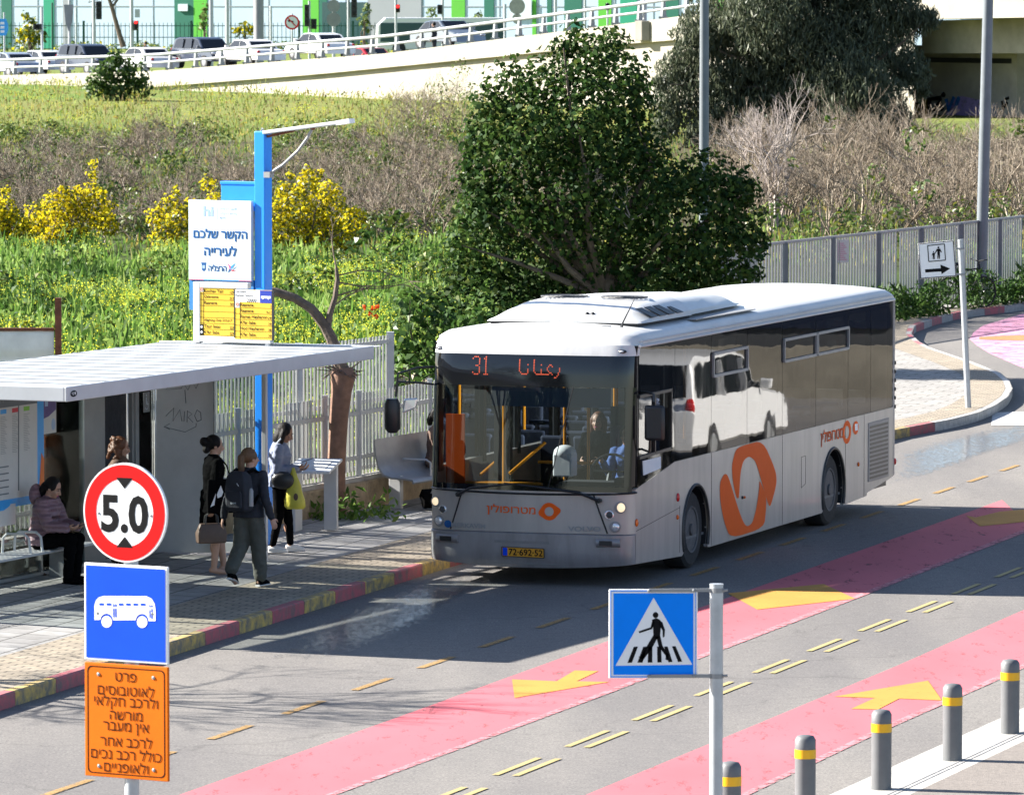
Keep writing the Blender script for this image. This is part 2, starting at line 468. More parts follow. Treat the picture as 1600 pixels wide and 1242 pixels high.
M['leaf_bush'] = leafmat('mid_green_leaves', [(.025, .06, .015), (.05, .10, .02), (.09, .15, .03)], .3)
M['leaf_pale'] = leafmat('pale_green_leaves', [(.09, .13, .04), (.15, .20, .06), (.11, .17, .035)], .4)
M['acacia_yellow'] = leafmat('yellow_blossom', [(.64, .50, .010), (.78, .66, .02), (.50, .38, .008), (.74, .66, .03)], .45, .8, .1)
M['acacia_leaf'] = leafmat('olive_leaves', [(.06, .085, .015), (.11, .14, .02), (.16, .17, .02)], .35)
M['weed'] = leafmat('fresh_green_weeds', [(.06, .13, .02), (.10, .20, .03), (.15, .26, .05), (.21, .29, .07), (.08, .17, .03)], .45, .6, .2)
M['weed_dark'] = leafmat('dark_green_weeds', [(.03, .075, .015), (.05, .11, .02), (.08, .14, .03)], .35, .6, .2)
M['mustard'] = leafmat('mustard_flowers', [(.58, .60, .04), (.70, .68, .06), (.50, .56, .06)], .45, .8, .1)
M['grass_far'] = leafmat('meadow_grass', [(.10, .17, .035), (.19, .26, .06), (.26, .27, .09), (.24, .19, .10), (.15, .22, .05), (.36, .30, .06), (.17, .12, .07)], .4, .7, .1)
M['office_glass'] = mat('dark_office_glass', (.010, .016, .035), .2, var=0)
M['pier'] = mat('grey_brown_pier_concrete', (.34, .31, .28), .9, var=.3, scale=.5)
M['bench_steel'] = mat('brushed_bench_steel', (.33, .335, .345), .38, metal=.5, var=.12, scale=5)
M['plinth'] = mat('beige_rendered_wall', (.25, .225, .18), .9, var=.25, scale=2)
M['weed_light'] = leafmat('light_green_weeds', [(.20, .30, .06), (.28, .38, .10), (.24, .30, .08), (.16, .27, .05)], .5, .6, .2)
M['poppy'] = leafmat('orange_red_petals', [(.75, .12, .015), (.7, .08, .02)], .4)


# ------------------------------------------------------------------ mesh helpers
class MB:
    def __init__(self):
        self.v = []
        self.f = []
        self.mi = []
        self.cur = 0

    def add(self, vs_, fs_):
        o = len(self.v)
        self.v.extend([tuple(p) for p in vs_])
        for f in fs_:
            self.f.append(tuple(i + o for i in f))
            self.mi.append(self.cur)
        return self

    def box(self, x0, x1, y0, y1, z0, z1):
        v = [(x0, y0, z0), (x1, y0, z0), (x1, y1, z0), (x0, y1, z0), (x0, y0, z1), (x1, y0, z1), (x1, y1, z1), (x0, y1, z1)]
        return self.add(v, [(3, 2, 1, 0), (4, 5, 6, 7), (0, 1, 5, 4), (1, 2, 6, 5), (2, 3, 7, 6), (3, 0, 4, 7)])

    def beam(self, a, b, w, h, up=(0, 0, 1)):
        a, b = Vector(a), Vector(b)
        d = (b - a).normalized()
        s = d.cross(Vector(up))
        if s.length < 1e-5:
            s = Vector((1, 0, 0))
        s.normalize()
        u = s.cross(d).normalized()
        v = []
        for q in (a, b):
            for i, j in ((-1, -1), (1, -1), (1, 1), (-1, 1)):
                v.append(q + s * (i * w / 2) + u * (j * h / 2))
        return self.add(v, [(3, 2, 1, 0), (4, 5, 6, 7), (0, 1, 5, 4), (1, 2, 6, 5), (2, 3, 7, 6), (3, 0, 4, 7)])

    def tube(self, pts, rad, n=8, cap=True, side=None, squash=1.0):
        pts = [Vector(p) for p in pts]
        k = len(pts)
        if not isinstance(rad, (list, tuple)):
            rad = [rad] * k
        ref = Vector(side) if side is not None else None
        v = []
        prev = None
        for i, p in enumerate(pts):
            d = (pts[min(i + 1, k - 1)] - pts[max(i - 1, 0)])
            if d.length < 1e-7:
                d = Vector((0, 0, 1))
            d.normalize()
            if ref is not None:
                s = ref - d * ref.dot(d)
                if s.length < 1e-4:
                    s = d.orthogonal()
            elif prev is None:
                s = d.orthogonal()
            else:
                s = prev - d * prev.dot(d)
                if s.length < 1e-4:
                    s = d.orthogonal()
            s.normalize()
            prev = s
            t = d.cross(s)
            r = rad[i]
            ra, rb = r if isinstance(r, (list, tuple)) else (r, r * squash)
            for j in range(n):
                a = 2 * math.pi * j / n
                v.append(p + s * (ra * math.cos(a)) + t * (rb * math.sin(a)))
        f = []
        for i in range(k - 1):
            for j in range(n):
                f.append((i * n + j, i * n + (j + 1) % n, (i + 1) * n + (j + 1) % n, (i + 1) * n + j))
        if cap:
            f.append(tuple(range(n - 1, -1, -1)))
            f.append(tuple((k - 1) * n + j for j in range(n)))
        return self.add(v, f)

    def loft(self, rings, closed=True, cap=True):
        n = len(rings[0])
        v = [p for r in rings for p in r]
        f = []
        m = n if closed else n - 1
        for i in range(len(rings) - 1):
            for j in range(m):
                f.append((i * n + j, i * n + (j + 1) % n, (i + 1) * n + (j + 1) % n, (i + 1) * n + j))
        if cap:
            f.append(tuple(range(n - 1, -1, -1)))
            f.append(tuple((len(rings) - 1) * n + j for j in range(n)))
        return self.add(v, f)

    def ball(self, c, r, n=12, m=8, rot=None):
        if not isinstance(r, (tuple, list)):
            r = (r, r, r)
        v = []
        for i in range(1, m):
            th = math.pi * i / m
            for j in range(n):
                a = 2 * math.pi * j / n
                q = Vector((r[0] * math.sin(th) * math.cos(a), r[1] * math.sin(th) * math.sin(a), r[2] * math.cos(th)))
                if rot is not None:
                    q = rot @ q
                v.append(Vector(c) + q)
        top = Vector((0, 0, r[2])); bot = Vector((0, 0, -r[2]))
        if rot is not None:
            top, bot = rot @ top, rot @ bot
        v.append(Vector(c) + top); v.append(Vector(c) + bot)
        f = []
        T = len(v) - 2
        for i in range(m - 2):
            for j in range(n):
                f.append((i * n + j, (i + 1) * n + j, (i + 1) * n + (j + 1) % n, i * n + (j + 1) % n))
        for j in range(n):
            f.append((T, j, (j + 1) % n))
            f.append((T + 1, (m - 2) * n + (j + 1) % n, (m - 2) * n + j))
        return self.add(v, f)

    def prism(self, poly, vec):
        """poly: planar 3D outline, extruded by vec"""
        n = len(poly)
        vec = Vector(vec)
        v = [Vector(p) for p in poly] + [Vector(p) + vec for p in poly]
        f = [tuple(range(n - 1, -1, -1)), tuple(range(n, 2 * n))]
        for j in range(n):
            f.append((j, (j + 1) % n, n + (j + 1) % n, n + j))
        return self.add(v, f)

    def cyl(self, c, axis, r, h, n=16, r2=None):
        axis = Vector(axis).normalized()
        c = Vector(c)
        return self.tube([c, c + axis * h], [r, r if r2 is None else r2], n)

    def text(self, s, org, right, up, size=None, width=None, align='C', depth=.002, bold=0.0, heb=False, height=None):
        """lettering as a thin solid; org is the centre (or the left/right middle) of its box"""
        heavy = 0
        if heb:
            s = s[::-1]
            heavy, bold = bold * 1.2, 0
        cu = bpy.data.curves.new('t', 'FONT')
        cu.body = s
        cu.size = 1
        cu.offset = bold
        cu.resolution_u = 3
        o = bpy.data.objects.new('t', cu)
        me = o.to_mesh()
        co = np.array([v.co[:] for v in me.vertices]) if len(me.vertices) else np.zeros((0, 3))
        fs_ = [tuple(p.vertices) for p in me.polygons]
        if heavy and len(co):                   # strokes thickened by shifted copies
            m0 = len(co)
            sh = [(0, 0)] + [(a * heavy, b * heavy) for a, b in ((1, 0), (-1, 0), (0, .7), (0, -.7))]
            fs_ = [tuple(i + k * m0 for i in f) for k in range(5) for f in fs_]
            co = np.concatenate([co + np.array([a, b, k * .004]) for k, (a, b) in enumerate(sh)])
        o.to_mesh_clear()
        bpy.data.objects.remove(o)
        bpy.data.curves.remove(cu)
        if not len(co):
            return self
        x0, x1 = co[:, 0].min(), co[:, 0].max()
        y0, y1 = co[:, 1].min(), co[:, 1].max()
        k = size if size else (width / (x1 - x0) if width else height / (y1 - y0))
        kx = k
        if width and height:
            kx, k = width / (x1 - x0), height / (y1 - y0)
        ax = {'C': (x0 + x1) / 2, 'L': x0, 'R': x1}[align]
        cy = (y0 + y1) / 2
        org, right, up = Vector(org), Vector(right), Vector(up)
        nrm = right.cross(up)
        v = [org + right * ((p[0] - ax) * kx) + up * ((p[1] - cy) * k) + nrm * (depth + p[2] * k) for p in co]
        return self.add(v, fs_)

    def disc(self, c, right, up, r, n=28, depth=0.0, r2=None):
        c, right, up = Vector(c), Vector(right), Vector(up)
        nrm = right.cross(up)
        r2 = r if r2 is None else r2
        v = [c + right * (r * math.cos(2 * math.pi * i / n)) + up * (r2 * math.sin(2 * math.pi * i / n)) + nrm * depth for i in range(n)]
        return self.add(v, [tuple(range(n))])

    def poly(self, pts):
        return self.add(pts, [tuple(range(len(pts)))])

    def build(self, name, mats, parent=None, smooth=False, bevel=0.0, angle=40, remesh=0.0, loc=None, rot=None, sub=0, sm=0):
        me = bpy.data.meshes.new(name)
        me.from_pydata(self.v, [], self.f)
        if not isinstance(mats, (list, tuple)):
            mats = [mats]
        for m in mats:
            me.materials.append(M[m] if isinstance(m, str) else m)
        if len(mats) > 1:
            me.polygons.foreach_set('material_index', self.mi)
        if smooth:
            me.polygons.foreach_set('use_smooth', [True] * len(me.polygons))
        me.update()
        if smooth and not remesh and angle < 180:
            try:
                me.set_sharp_from_angle(angle=math.radians(angle))
            except Exception:
                pass
        o = bpy.data.objects.new(name, me)
        COL.objects.link(o)
        if parent is not None:
            o.parent = parent
        if loc is not None:
            o.location = loc
        if rot is not None:
            o.rotation_euler = rot
        if remesh:
            r = o.modifiers.new('merge', 'REMESH')
            r.mode = 'VOXEL'
            r.voxel_size = remesh
            r.use_smooth_shade = True
            s = o.modifiers.new('soft', 'SMOOTH')
            s.factor = .5
            s.iterations = sm or 3
        if bevel:
            b = o.modifiers.new('edge', 'BEVEL')
            b.width = bevel
            b.segments = 2
            b.limit_method = 'ANGLE'
            b.angle_limit = math.radians(50)
        return o


def quads(name, V, mats, parent=None, idx=None, kind=None):
    """V: (n,k,3) array of separate faces with k corners"""
    n, k = V.shape[:2]
    me = bpy.data.meshes.new(name)
    me.vertices.add(n * k)
    me.vertices.foreach_set('co', V.reshape(-1).astype(np.float32))
    me.loops.add(n * k)
    me.loops.foreach_set('vertex_index', np.arange(n * k, dtype=np.int32))
    me.polygons.add(n)
    me.polygons.foreach_set('loop_start', np.arange(0, n * k, k, dtype=np.int32))
    try:
        me.polygons.foreach_set('loop_total', np.full(n, k, dtype=np.int32))
    except Exception:
        pass
    for m in (mats if isinstance(mats, (list, tuple)) else [mats]):
        me.materials.append(M[m])
    if idx is not None:
        me.polygons.foreach_set('material_index', np.asarray(idx, dtype=np.int32))
    me.update(calc_edges=True)
    me.validate()
    o = bpy.data.objects.new(name, me)
    COL.objects.link(o)
    if parent is not None:
        o.parent = parent
    if kind:
        o['kind'] = kind
    return o


def thing(name, label, cat, loc=(0, 0, 0), rz=0.0, group=None):
    o = bpy.data.objects.new(name, None)
    o.empty_display_size = .2
    COL.objects.link(o)
    o.location = loc
    o.rotation_euler = (0, 0, rz)
    tag(o, label, cat, group)
    return o


def tag(o, label, cat, group=None):
    o['label'] = label
    o['category'] = cat
    if group:
        o['group'] = group
    return o


def struct(o):
    o['kind'] = 'structure'
    return o


def stuff(o, label=None):
    o['kind'] = 'stuff'
    if label:
        o['label'] = label
    return o


def copy_thing(r, loc, rz, label, scale=None):
    c = r.copy()
    COL.objects.link(c)
    c.location = loc
    c.rotation_euler = (0, 0, rz)
    if scale is not None:
        c.scale = scale
    c['label'] = label

    def kids(a, b):
        for ch in list(a.children):
            d = ch.copy()
            COL.objects.link(d)
            d.parent = b
            kids(ch, d)
    kids(r, c)
    return c


def rotz(p, a):
    return Vector((p[0] * math.cos(a) - p[1] * math.sin(a), p[0] * math.sin(a) + p[1] * math.cos(a), p[2]))

# ------------------------------------------------------------------ ground, roads, pavements
rng = np.random.default_rng(7)
random.seed(7)
xs = np.concatenate([np.arange(-300, -40, 20), np.arange(-40, 60, 1.0), np.arange(60, 400, 20)])
ys = np.concatenate([np.arange(-40, 60, 10), np.arange(60, 150, 1.0), np.arange(150, 360, 3.0), np.arange(360, 1600, 40)])
XX, YY = np.meshgrid(xs, ys)
ZZ = zt(XX, YY)
nx_, ny_ = len(xs), len(ys)
mb = MB()
mb.v = list(zip(XX.ravel().tolist(), YY.ravel().tolist(), ZZ.ravel().tolist()))
for j in range(ny_ - 1):
    for i in range(nx_ - 1):
        a = j * nx_ + i
        mb.f.append((a, a + 1, a + nx_ + 1, a + nx_))
        mb.mi.append(0)
struct(mb.build('ground', 'field', smooth=True, angle=180))

mb = MB()
mb.poly([(-60, 5, 0), (80, 5, 0), (80, 148, 0), (-60, 148, 0)])
struct(mb.build('road', 'asphalt'))

KP = [G(*p) for p in [(0, 1110), (700, 887), (1404, 685), (1450, 676), (1486, 669.5), (1530, 658), (1555, 647), (1575, 633), (1582, 620), (1577, 607), (1563, 595),
                      (1518, 577), (1457, 556), (1437, 546), (1424, 533), (1429, 520), (1461, 508), (1504, 497), (1600, 485), (1720, 473)]]
d0 = (KP[1] - KP[0]).normalized()
KP = [KP[0] - d0 * 45] + KP
KP[-1] = KP[-2] + (KP[-1] - KP[-2]).normalized() * 40


def resample(pts, step):
    out, lens = [], [0]
    for a, b in zip(pts, pts[1:]):
        lens.append(lens[-1] + (b - a).length)
    n = int(lens[-1] / step)
    for i in range(n + 1):
        s = i * step
        k = max(0, min(len(pts) - 2, int(np.searchsorted(lens, s, side='right')) - 1))
        t = (s - lens[k]) / max(1e-6, lens[k + 1] - lens[k])
        out.append(pts[k].lerp(pts[k + 1], t))
    return out, lens


BL = 1.15
kr, klens = resample(KP, BL / 2)
sA, sB = klens[4], klens[13]
mb = MB()
for i in range(len(kr) - 1):
    a, b = kr[i], kr[i + 1]
    d = (b - a).normalized()
    nrm = Vector((-d.y, d.x, 0))
    s = i * BL / 2
    blk = int(s / BL + .5)
    if s < sA:
        mb.cur = 1 if blk % 2 else 2
        pairend = (int((s + BL / 2) / BL + .5) != blk)
    elif s < sB:
        mb.cur = 3
    else:
        mb.cur = 1 if blk % 2 else 0
    g = .006
    p0, p1 = a + d * g, b - d * (g if int((s + BL / 2) / BL + .5) != blk else 0)
    w0 = nrm * .12
    zt_ = Vector((0, 0, .15)); zc = Vector((0, 0, .135)); cw = nrm * .018
    ring = []
    for q in (p0, p1):
        ring.append([q + Vector((0, 0, -.1)), q + zc, q + cw + zt_, q + w0 + zt_, q + w0 + Vector((0, 0, -.1))])
    mb.loft(ring, closed=True, cap=True)
kb = mb.build('kerb', ['kerb_grey', 'kerb_red', 'kerb_yellow', 'kerb_white'])
struct(kb)

# left pavement: falls gently to the kerb
kl, _l = resample(KP[:4], 1.0)


def off_strip(pts, offs, zs):
    m_ = MB()
    rows = []
    for i, p in enumerate(pts):
        d = (pts[min(i + 1, len(pts) - 1)] - pts[max(0, i - 1)]).normalized()
        nrm = Vector((-d.y, d.x, 0))
        rows.append([p + nrm * o + Vector((0, 0, z)) for o, z in zip(offs, zs)])
    m_.loft(rows, closed=False, cap=False)
    m_.f = [f[::-1] for f in m_.f]
    return m_


struct(off_strip(kl, [.12, .75, 1.15], [.148, .165, .178]).build('pavement_edge', 'paver_cream'))
struct(off_strip(kl, [1.15, 3.0, 5.2], [.178, .25, .27]).build('pavement', 'paver_grey'))


def zpave(p):                                  # height of the left pavement
    best = 9
    for a, b in zip(KP[:4], KP[1:4]):
        d = b - a
        t = max(0, min(1, (Vector((p[0], p[1], 0)) - a).dot(d) / d.length_squared))
        best = min(best, (Vector((p[0], p[1], 0)) - a - d * t).length)
    return float(np.interp(best, [.12, .75, 1.15, 3, 5.2], [.148, .165, .178, .25, .27]))


def GP(px, py):                                # point of the left pavement
    z = .2
    for _ in range(6):
        p = G(px, py, z)
        z = zpave(p)
    return G(px, py, z)


isl = [p + Vector((0, 0, .1485)) for p in KP[3:]] + [Vector(q) for q in [(50, 190, .1485), (30, 181, .1485), (11.4, 137.2, .1485), (4.6, 121.3, .1485), (2.9, 108, .1485), (1.2, 94, .1485)]]
mb = MB()
mb.poly(isl)
struct(mb.build('traffic_island_pavement', 'paver_light'))
# cream band along the island edge
ki, _l = resample(KP[3:20], .6)
struct(off_strip(ki, [.12, .75], [.1535, .1535]).build('island_paving_band', 'paver_cream'))

# near footway with its pale kerb strip
O0, O1 = G(1294, 1242, .12), G(1600, 1108, .12)
I0, I1 = G(1419, 1242, .12), G(1600, 1155, .12)
du = ((O1 - O0).normalized() + (I1 - I0).normalized()).normalized()
Oa, Ob, Ia, Ib = O0 - du * 40, O0 + du * 65, I0 - du * 40, I0 + du * 65
mb = MB()
dn = Vector((0, 0, -.16))
mb.add([Oa, Ia, Ib, Ob, Oa + dn, Ob + dn], [(0, 1, 2, 3), (4, 0, 3, 5)])
struct(mb.build('kerb_strip', 'concrete_white'))
mb = MB()
for k in (.72, .80):
    a, b = O0.lerp(I0, k), O0.lerp(I0, k) + du * 8
    dd = (b - a).normalized()
    mb.beam(a - dd * 38 + Vector((0, 0, .001)), b + dd * 55 + Vector((0, 0, .001)), .02, .006)
struct(mb.build('kerb_strip_joint', 'kerb_grey'))
mb = MB()
mb.poly([Ia, Ia + Vector((40, -12, 0)), Ib + Vector((40, -12, 0)), Ib])
struct(mb.build('footway', 'near_path'))


# road paint
def lane(up, lo, name, m, z=.004, ext0=12, ext1=40):
    U = [G(*p) for p in up]
    L_ = [G(*p) for p in lo]
    for q in (U, L_):
        d = (q[-1] - q[0]).normalized()
        q.insert(0, q[0] - d * ext0)
        q.append(q[-1] + d * ext1)
    m_ = MB()
    n = 40
    rows = []
    for i in range(n + 1):
        t = i / n

        def at(q):
            ln = [0]
            for a, b in zip(q, q[1:]):
                ln.append(ln[-1] + (b - a).length)
            s = t * ln[-1]
            k = max(0, min(len(q) - 2, int(np.searchsorted(ln, s, side='right')) - 1))
            return q[k].lerp(q[k + 1], (s - ln[k]) / (ln[k + 1] - ln[k]))
        a, b = at(U), at(L_)
        rows.append([a + Vector((0, 0, z)), b + Vector((0, 0, z))])
    m_.loft(rows, closed=False, cap=False)
    m_.f = [f[::-1] for f in m_.f]
    return struct(m_.build(name, m))


lane([(280, 1242), (560, 1143), (950, 1002), (1162, 925), (1553, 786)], [(516, 1242), (700, 1174), (950, 1081), (1344, 930), (1600, 830)], 'bus_lane_paint', 'pink', ext1=0.5)
lane([(920, 1240), (1160, 1141), (1403, 1040), (1600, 953)], [(1162, 1242), (1372, 1142), (1562, 1058), (1600, 1040)], 'bus_lane_paint', 'pink', ext1=9)


for up_, lo_ in (([(516, 1242), (700, 1174), (950, 1081), (1344, 930), (1600, 830)], 3), ([(1162, 1242), (1372, 1142), (1562, 1058), (1600, 1040)], 4)):
    lane([(x - lo_, y - 1.5) for x, y in up_], [(x + lo_, y + 2) for x, y in up_], 'faded_lane_edge', 'edgepaint', .0065, ext1=.5)


def gpoly(name, pts, m, z=.008):
    m_ = MB()
    m_.poly([G(*p) + Vector((0, 0, z)) for p in pts][::-1])
    return struct(m_.build(name, m))


gpoly('lane_arrow', [(800, 1062), (870, 1065), (898, 1048), (935, 1049), (901, 1065), (952, 1066), (804, 1091)], 'orangepaint')
gpoly('lane_arrow', [(1137, 927.5), (1287, 913), (1336, 936), (1183, 953)], 'orangepaint')
gpoly('lane_arrow', [(1509, 806), (1525, 809), (1562, 800), (1640, 793), (1640, 812), (1531, 823)], 'orangepaint')
gpoly('lane_arrow', [(1303, 1089), (1450, 1064), (1472, 1095), (1405, 1092), (1372, 1109), (1330, 1108), (1367, 1091)], 'orangepaint')
gpoly('side_road_paint', [(1515, 530), (1521, 520), (1536, 509), (1600, 490), (1760, 470), (1760, 610), (1600, 576), (1547, 553), (1526, 540)], 'pinkpale', .005)
gpoly('side_road_stripe', [(1530, 527), (1600, 524), (1700, 522), (1700, 531), (1600, 533), (1530, 531)], 'dullpaint', .009)
gpoly('crossing_stripe', [(1551, 645), (1640, 643), (1640, 665), (1549, 665)], 'whitepaint')
for k in range(1, 4):
    gpoly('crossing_stripe', [(1551 + 100 * k, 645 - 22 * k), (1640 + 100 * k, 643 - 22 * k), (1640 + 100 * k, 663 - 22 * k), (1549 + 100 * k, 665 - 22 * k)], 'whitepaint')


def dashes(a, b, period, ln, w, offs, lo, hi, name, m):
    a, b = G(*a), G(*b)
    d = (b - a).normalized()
    nrm = Vector((d.y, -d.x, 0))
    m_ = MB()
    for k in range(lo, hi):
        for o in offs:
            p = a + d * (k * period) + nrm * o
            q = p + d * ln
            m_.poly([p + nrm * w + Vector((0, 0, .008)), q + nrm * w + Vector((0, 0, .008)), q + Vector((0, 0, .008)), p + Vector((0, 0, .008))])
    return struct(m_.build(name, m))


nA = (G(1552, 902) - G(768, 1211)).length / 9
dashes((768, 1211), (1552, 902), nA, 1.28, .068, (0, .19), -6, 30, 'double_lane_dashes', 'yellowpaint')
nB = (G(1462, 769) - G(321, 1155)).length / 17
nB = (G(836, 981) - G(321, 1155)).length / 5
dashes((321, 1155), (1462, 769), nB, 1.12, .09, (0,), -5, 26, 'lane_dashes', 'dullpaint')


def wet_mat():
    m, nt, b = newmat('wet_streaks')
    N, L = nt.nodes.new, nt.links.new
    out = nt.nodes['Material Output']
    tc = N('ShaderNodeTexCoord')
    mp = N('ShaderNodeMapping'); mp.inputs['Rotation'].default_value = (0, 0, .3); mp.inputs['Scale'].default_value = (3.4, .7, 1)
    L(tc.outputs['Object'], mp.inputs['Vector'])
    n = N('ShaderNodeTexNoise'); n.inputs['Scale'].default_value = 3.6; n.inputs['Detail'].default_value = 12; n.inputs['Roughness'].default_value = .72
    L(mp.outputs[0], n.inputs['Vector'])
    uv = N('ShaderNodeAttribute'); uv.attribute_name = 'edge'
    ad = N('ShaderNodeMath'); ad.operation = 'MULTIPLY_ADD'; ad.inputs[1].default_value = .32; 
    L(uv.outputs['Fac'], ad.inputs[0]); L(n.outputs['Fac'], ad.inputs[2])
    r = N('ShaderNodeValToRGB'); r.color_ramp.elements[0].position = .60; r.color_ramp.elements[1].position = 1.0
    L(ad.outputs[0], r.inputs[0])
    b.inputs['Base Color'].default_value = (.19, .195, .205, 1)
    b.inputs['Roughness'].default_value = .16
    tr = N('ShaderNodeBsdfTransparent')
    mx = N('ShaderNodeMixShader')
    L(r.outputs[0], mx.inputs[0]); L(tr.outputs[0], mx.inputs[1]); L(b.outputs[0], mx.inputs[2]); L(mx.outputs[0], out.inputs[0])
    return m


M['wet'] = wet_mat()


def wet(pts, name='wet_patch'):
    q = [G(*p) for p in pts]
    c = sum(q, Vector()) / len(q)
    n = len(q)
    m_ = MB()
    v = [c + (p - c) * k + Vector((0, 0, .005)) for k in (1.0, .5) for p in q] + [c + Vector((0, 0, .005))]
    f = [(j, (j + 1) % n, n + (j + 1) % n, n + j) for j in range(n)] + [(n + j, n + (j + 1) % n, 2 * n) for j in range(n)]
    m_.add(v, [t[::-1] for t in f])
    o = m_.build(name, 'wet')
    at = o.data.attributes.new('edge', 'FLOAT', 'POINT')
    at.data.foreach_set('value', [0.0] * n + [1.0] * (n + 1))
    return struct(o)


wet([(400, 1040), (470, 985), (560, 945), (660, 905), (760, 885), (800, 900), (740, 925), (680, 965), (610, 1000), (500, 1040)])
wet([(1390, 712), (1450, 690), (1540, 668), (1640, 650), (1640, 680), (1560, 705), (1500, 728), (1420, 755), (1380, 760)])

# ------------------------------------------------------------------ the bus (local x: across, y: towards its rear, z: up)
bus = thing('city_bus', 'silver grey city bus with white roof and orange ring emblem, pulled in at the stop', 'bus', (BX, BY, 0), -YAW)
bus.scale = (1.024, 1, 1)
XC = -1.25
HALF = 1.25


def fu(x, z):                                  # depth of the curved front at (x, z)
    a = abs(x - XC)
    u = .05 * (a / 1.02) ** 2
    if a > 1.0:
        c = min(1, (a - 1.0) / .25)
        u += .17 * (1 - math.sqrt(max(0, 1 - c * c)))
    if z > 1.12:
        u += .09 * (z - 1.12) / 1.6 + (.10 * ((z - 2.55) / .4) ** 2 if z > 2.55 else 0)
    elif z < .62:
        u += -.035 + (.06 * ((.40 - z) / .2) ** 2 if z < .40 else 0)
    return u


def fp(x, z, off=0.0):
    return Vector((x, fu(x, z) - off, z))


def fpatch(m_, x0, x1, z0, z1, off=0.0, nx=22, nz=6, zf=None):
    rows = []
    for j in range(nz + 1):
        row = []
        for i in range(nx + 1):
            # denser columns at the corners
            t = i / nx
            x = x0 + (x1 - x0) * t
            a = zf(x, 0) if zf else z0
            b = zf(x, 1) if zf else z1
            row.append(fp(x, a + (b - a) * j / nz, off))
        rows.append(row)
    m_.loft(rows, closed=False, cap=False)


def ffrom(px, py, u=0.0):
    """front plane coordinates of a picture point"""
    d = ray(px, py)
    eu = Vector((math.sin(YAW), math.cos(YAW), 0))
    o = Vector((0, 0, CH))
    b0 = Vector((BX, BY, 0)) + eu * u
    t = (b0 - o).dot(eu) / d.dot(eu)
    q = o + d * t - Vector((BX, BY, 0))
    ev = Vector((math.cos(YAW), -math.sin(YAW), 0))
    return q.dot(ev), q.z


xe = [XC - HALF + i * 2 * HALF / 26 for i in range(27)]
xe = sorted(set(xe + [XC - 1.24, XC - 1.22, XC - 1.19, XC + 1.19, XC + 1.22, XC + 1.24]))


def fgrid(m_, zs, off=0.0, xs_=None, zmap=None):
    rows = [[fp(x, z if zmap is None else zmap(x, z), off) for x in (xs_ or xe)] for z in zs]
    m_.loft(rows, closed=False, cap=False)


# lower front panel and bumper
m_ = MB()
fgrid(m_, [.63, .75, .9, 1.05, 1.125])
body_front = m_.build('front_panel', 'bus_silver', bus, smooth=True, angle=180)
m_ = MB()


def zb(x, z):                                  # bumper's lower edge sags to the middle
    k = 1 - ((x - XC) / HALF) ** 2
    return z - .07 * k * max(0, (.45 - z) / .2)


fgrid(m_, [.27, .31, .36, .42, .5, .58, .615, .625], zmap=zb)
rows = [[fp(x, .625) for x in xe], [fp(x, .63, -.03) for x in xe]]
m_.loft(rows, closed=False, cap=False)
rows = [[fp(x, zb(x, .27)) for x in xe], [Vector((x, 1.2, .3)) for x in xe]]
m_.loft([rows[1], rows[0]], closed=False, cap=False)
bump = m_.build('bumper', 'bus_bumper', bus, smooth=True, angle=30)
# recess round the plate, end scoops
m_ = MB()
m_.loft([[fp(-1.78 + .92 * t / 10, .25, .004) for t in range(11)], [fp(-1.64 + .66 * t / 10, .53, .004) for t in range(11)]], closed=False, cap=False)
m_.build('plate_recess', 'bus_grille', bump)
for sx in (-1, 1):
    m_ = MB()
    cx = XC + sx * .98
    m_.tube([fp(cx - .14, .53, .0), fp(cx + .14, .53, .0)], [(.05, .055)] * 2, 10)
    sc = m_.build('bumper_scoop', 'bus_bumper', bump, smooth=True)
    m_ = MB()
    m_.add([fp(cx + a, .53 + b, .056) for a, b in ((-.09, -.028), (.06, -.028), (.06, .03), (-.09, .03))], [(0, 1, 2, 3)])
    m_.build('scoop_mouth', 'black_plastic', sc)
for x0 in (XC - .85, XC + .85):                 # corner creases of the front panel
    m_ = MB()
    top = (XC + (x0 - XC) * .93 - (.02 if x0 < XC else -.0), 1.11)
    bot = (XC + (x0 - XC) * 1.13, .64)
    m_.tube([fp(*top, .001), fp((top[0] + bot[0]) / 2, .87, .001), fp(*bot, .001)], .010, 5)
    m_.build('panel_seam', 'black_plastic', body_front)
m_ = MB()
m_.tube([fp(x, 1.118 - .03 * (1 - ((x - XC) / HALF) ** 2), .0) for x in xe], .014, 6)
m_.build('windscreen_seal', 'black_plastic', body_front)
# headlamps
for x, z, r, mt, nm in ((-2.41, .96, .052, 'lamp_on', 'headlight'), (-2.36, .73, .055, 'lamp_glass', 'headlight'), (-2.31, .87, .042, 'interior_dark', 'fog_lamp'),
                        (-.14, .95, .058, 'lamp_on', 'headlight'), (-.20, .72, .055, 'lamp_glass', 'headlight'), (-.27, .86, .045, 'interior_dark', 'fog_lamp')):
    c = fp(x, z)
    n = Vector((-.25 if x < XC else .25, -1, 0)).normalized()
    m_ = MB()
    rg = []
    for k, (rr, o) in enumerate(((1.22, -.03), (1.22, .012), (1.0, .016), (1.0, .006))):
        s = Vector((0, 0, 1)).cross(n).normalized()
        rg.append([c + n * o + s * (r * rr * math.cos(a)) + Vector((0, 0, r * rr * math.sin(a))) for a in np.linspace(0, 2 * math.pi, 20, endpoint=False)])
    m_.loft(rg)
    hl = m_.build(nm, 'rail_steel' if mt != 'interior_dark' else 'lamp_glass', bus, smooth=True)
    m_ = MB()
    m_.ball(c + n * .0, (r * .98, .022, r * .98), 16, 8)
    m_.build('lens', mt, hl, smooth=True)
